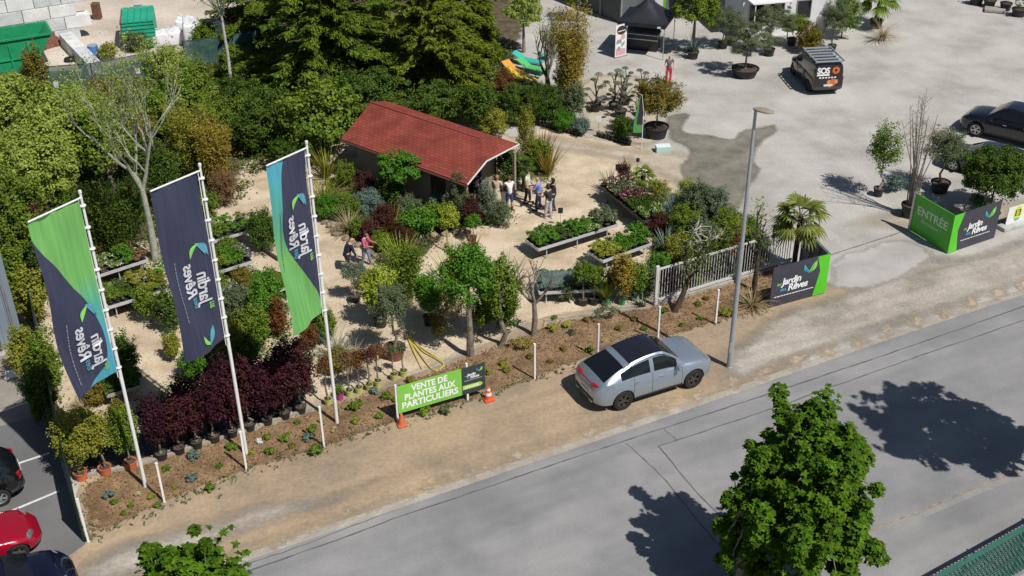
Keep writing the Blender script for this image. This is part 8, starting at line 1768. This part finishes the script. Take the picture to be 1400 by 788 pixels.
bench((366, 402), (396, 391), 1.2, 0.7, 'short alloy bench behind the lower edge of the right flag', m_bench, [('bright', 0.25, 'green'), ('mid', 0.2, 'red flowered', 'red')], gname='bench behind right flag', seed=6)
bench((146, 541), (193, 527), 1.0, 0.6, 'low grey bench just right of the first flagpole foot', m_benchw, [('dark', 0.15, 'dark')], gname='low bench by first flagpole', seed=7)
bench((736, 341), (845, 307), 1.05, 0.65, 'long bench of leafy greens in the centre of the sandy yard', m_bench, [('bright', 0.28, 'leafy green'), ('dark', 0.14, 'dark leaved'), ('bright', 0.28, 'fresh green'), ('mid', 0.10, 'white flowered', 'white'), ('olive', 0.42, 'olive green')], gname='long centre bench', seed=8)
bench((824, 357), (891, 333), 1.05, 0.65, 'shorter bench of fresh green plants right of the long centre bench', m_bench, [('yel', 0.2, 'yellow flowered', 'lime'), ('bright', 0.34, 'fresh green'), ('bright', 0.40, 'tall fresh green')], gname='shorter centre bench', seed=10)
bench((881, 303), (821, 254), 1.15, 0.75, 'long dark diagonal bench of mixed plants at the wet gravel', mat('bench_dark', (0.06, 0.055, 0.05), (0.1, 0.095, 0.085), 4, 0.7), [('mid', 0.3, 'green white flowered', 'white'), ('dark', 0.22, 'dark green'), ('wine', 0.22, 'wine red', 'pink'), ('olive', 0.18, 'olive green'), ('bronze', 0.18, 'bronze', 'white')], back=-1, gname='dark diagonal bench', seed=11)
bench((737, 400), (822, 396), 1.3, 0.6, 'netted bench behind the low kerb, left of the green pots', m_bench, [('blue', 0.15, 'pale green')], gname='netted bench', seed=12)
A = G(742, 397, 0.62); B_ = G(784, 395, 0.62); d = B_ - A; r_ = empty('crop_net_tunnel', (A.x, A.y, 0.57), math.atan2(d.y, d.x), 'translucent pale green net tunnel over the bench plants', 'net'); mb = MB(); Lq = d.length; vs = []; fs = []
for i in range(9):
    for k in range(13):
        t = PI * k / 12; vs.append((Lq * i / 8, 0.6 - 0.55 * math.cos(t), 0.02 + 0.5 * math.sin(t) * (1 - 0.25 * abs(i - 4) / 4) + random.gauss(0, .01)))
for i in range(8):
    for k in range(12): fs.append((i * 13 + k, i * 13 + k + 1, (i + 1) * 13 + k + 1, (i + 1) * 13 + k))
mb.add(vs, fs).build('net', mat('net_green', (0.16, 0.24, 0.20), (0.24, 0.32, 0.28), 4, 0.6, alpha=0.4), r_, smooth=True)
# distant dark pots at the top right corner
random.seed(77)
for i, (x, y) in enumerate([(1334, 6), (1352, 10), (1374, 14), (1392, 22), (1345, -6), (1372, -2)]):
    g_ = G(x, y); r_ = empty('nursery_pot', tuple(g_), 0, 'large black pot with bare soil in the top right corner', 'pot', 'black pots in the top right corner'); pot(r_, random.uniform(0.35, 0.5), 0.5, P_BLK)
    C, N, _ = clump_crown((0, 0, 0.9), (0.45, 0.45, 0.5), 12, 500, 0.35); leaves('foliage', C, N, 0.07, M_['dark'], r_); r_['label'] = 'dark shrub in a large pot, top right corner, %s' % ('leftmost of the front row', 'second from the left in front', 'second from the right', 'nearest the right border', 'leftmost at the back', 'right one at the back')[i]
o = MB().box((0, 0, 0.12), (1.3, 0.9, 0.14)).build('wood_pallet', m_benchw); o.location = G(1360, 16); o.rotation_euler.z = -0.35; tag(o, 'weathered pallet among the black pots in the top right corner', 'pallet')
# grass and weeds along the verge edge, uncountable
C = []
for (x0, y0, x1, y1, n, s_) in ((121, 742, 337, 645, 120, 6), (337, 645, 545, 578, 120, 6), (545, 580, 731, 521, 90, 5), (731, 521, 1048, 424, 60, 3), (70, 560, 120, 735, 60, 3)):
    for _ in range(n):
        t = random.random(); g_ = G(x0 + (x1 - x0) * t + random.gauss(0, s_), y0 + (y1 - y0) * t + random.gauss(0, s_ * 0.8))
        for _ in range(random.choice((0, 0, 2, 5))): C.append((g_.x + random.gauss(0, .05), g_.y + random.gauss(0, .05), random.uniform(0.03, 0.10)))
o = leaves('verge_weeds', C, unit(rs((len(C), 3)) + [0, 0, 0.3]), 0.055, M_['olive'], aspect=2.2); o['kind'] = 'stuff'
# leaf litter and bark crumbs of the bed
from mathutils.geometry import intersect_point_tri_2d
bp_ = [G(*p).xy for p in bedpx]; C = []
def inside(q, poly):
    c_ = False; n = len(poly); j = n - 1
    for i in range(n):
        if ((poly[i].y > q.y) != (poly[j].y > q.y)) and q.x < (poly[j].x - poly[i].x) * (q.y - poly[i].y) / (poly[j].y - poly[i].y) + poly[i].x: c_ = not c_
        j = i
    return c_
x0, x1 = min(p.x for p in bp_), max(p.x for p in bp_); y0, y1 = min(p.y for p in bp_), max(p.y for p in bp_)
while len(C) < 5200:
    q = Vector((random.uniform(x0, x1), random.uniform(y0, y1)))
    if inside(q, bp_): C.append((q.x, q.y, random.uniform(0.035, 0.06)))
o = leaves('bark_crumbs', C, unit(rs((len(C), 3)) * 0.6 + [0, 0, 1]), 0.07, leafmat('bark_chip', (0.09, 0.05, 0.022), (0.30, 0.19, 0.10), 0.0, 0.9)); o['kind'] = 'stuff'

# ---------------- ground cover under and between the shrubs, uncountable
def cover(polys, n, ms, lo_, hi_, sz, name, seed):
    rg = random.Random(seed); out = []; N_ = 0; pl = [[G(*p).xy for p in q] for q in polys]
    bb = [(min(p.x for p in q), max(p.x for p in q), min(p.y for p in q), max(p.y for p in q)) for q in pl]; ar = [(b_[1] - b_[0]) * (b_[3] - b_[2]) for b_ in bb]
    while len(out) < n:
        i = rg.choices(range(len(pl)), ar)[0]; b_ = bb[i]; q = Vector((rg.uniform(b_[0], b_[1]), rg.uniform(b_[2], b_[3])))
        if not inside(q, pl[i]): continue
        hh = rg.uniform(lo_, hi_); r_ = rg.uniform(0.12, 0.34)
        for _ in range(34): out.append((q.x + rg.gauss(0, r_), q.y + rg.gauss(0, r_), max(0.02, hh * rg.random() ** 0.7)))
    C = np.array(out); o = leaves(name, C, unit(rs((len(C), 3)) * 0.7 + [0, 0, 0.8]), sz, [M_[m_] for m_ in ms], aspect=1.6, mi=(np.arange(len(C)) // 34 * 7 % len(ms))); o['kind'] = 'stuff'
cover([[(20, 400), (60, 250), (10, 150), (90, 125), (320, 85), (420, 30), (700, 60), (690, 160), (560, 165), (440, 215), (370, 212), (330, 270), (250, 320), (130, 350)]], 60000, ['mid', 'dark', 'olive', 'dark', 'autumn'], 0.15, 0.6, 0.09, 'undergrowth', 1)
cover([[(455, 300), (530, 372), (545, 376), (612, 320), (688, 304), (700, 290), (660, 262), (560, 240), (470, 240), (440, 250)], [(905, 275), (960, 266), (1025, 303), (1055, 335), (1052, 358), (960, 388), (905, 405), (885, 335)], [(690, 205), (740, 205), (756, 245), (700, 262)]], 22000, ['mid', 'olive', 'bright', 'dark', 'wine', 'yel'], 0.08, 0.35, 0.06, 'ground_cover', 2)
cover([[(240, 400), (300, 360), (390, 380), (395, 460), (430, 480), (400, 530), (300, 560), (200, 580), (215, 530), (290, 500), (250, 450)], [(130, 350), (230, 330), (240, 400), (150, 430)], [(40, 420), (70, 420), (85, 590), (105, 640), (90, 640)]], 16000, ['mid', 'dark', 'olive', 'dark'], 0.06, 0.30, 0.06, 'ground_cover', 3)
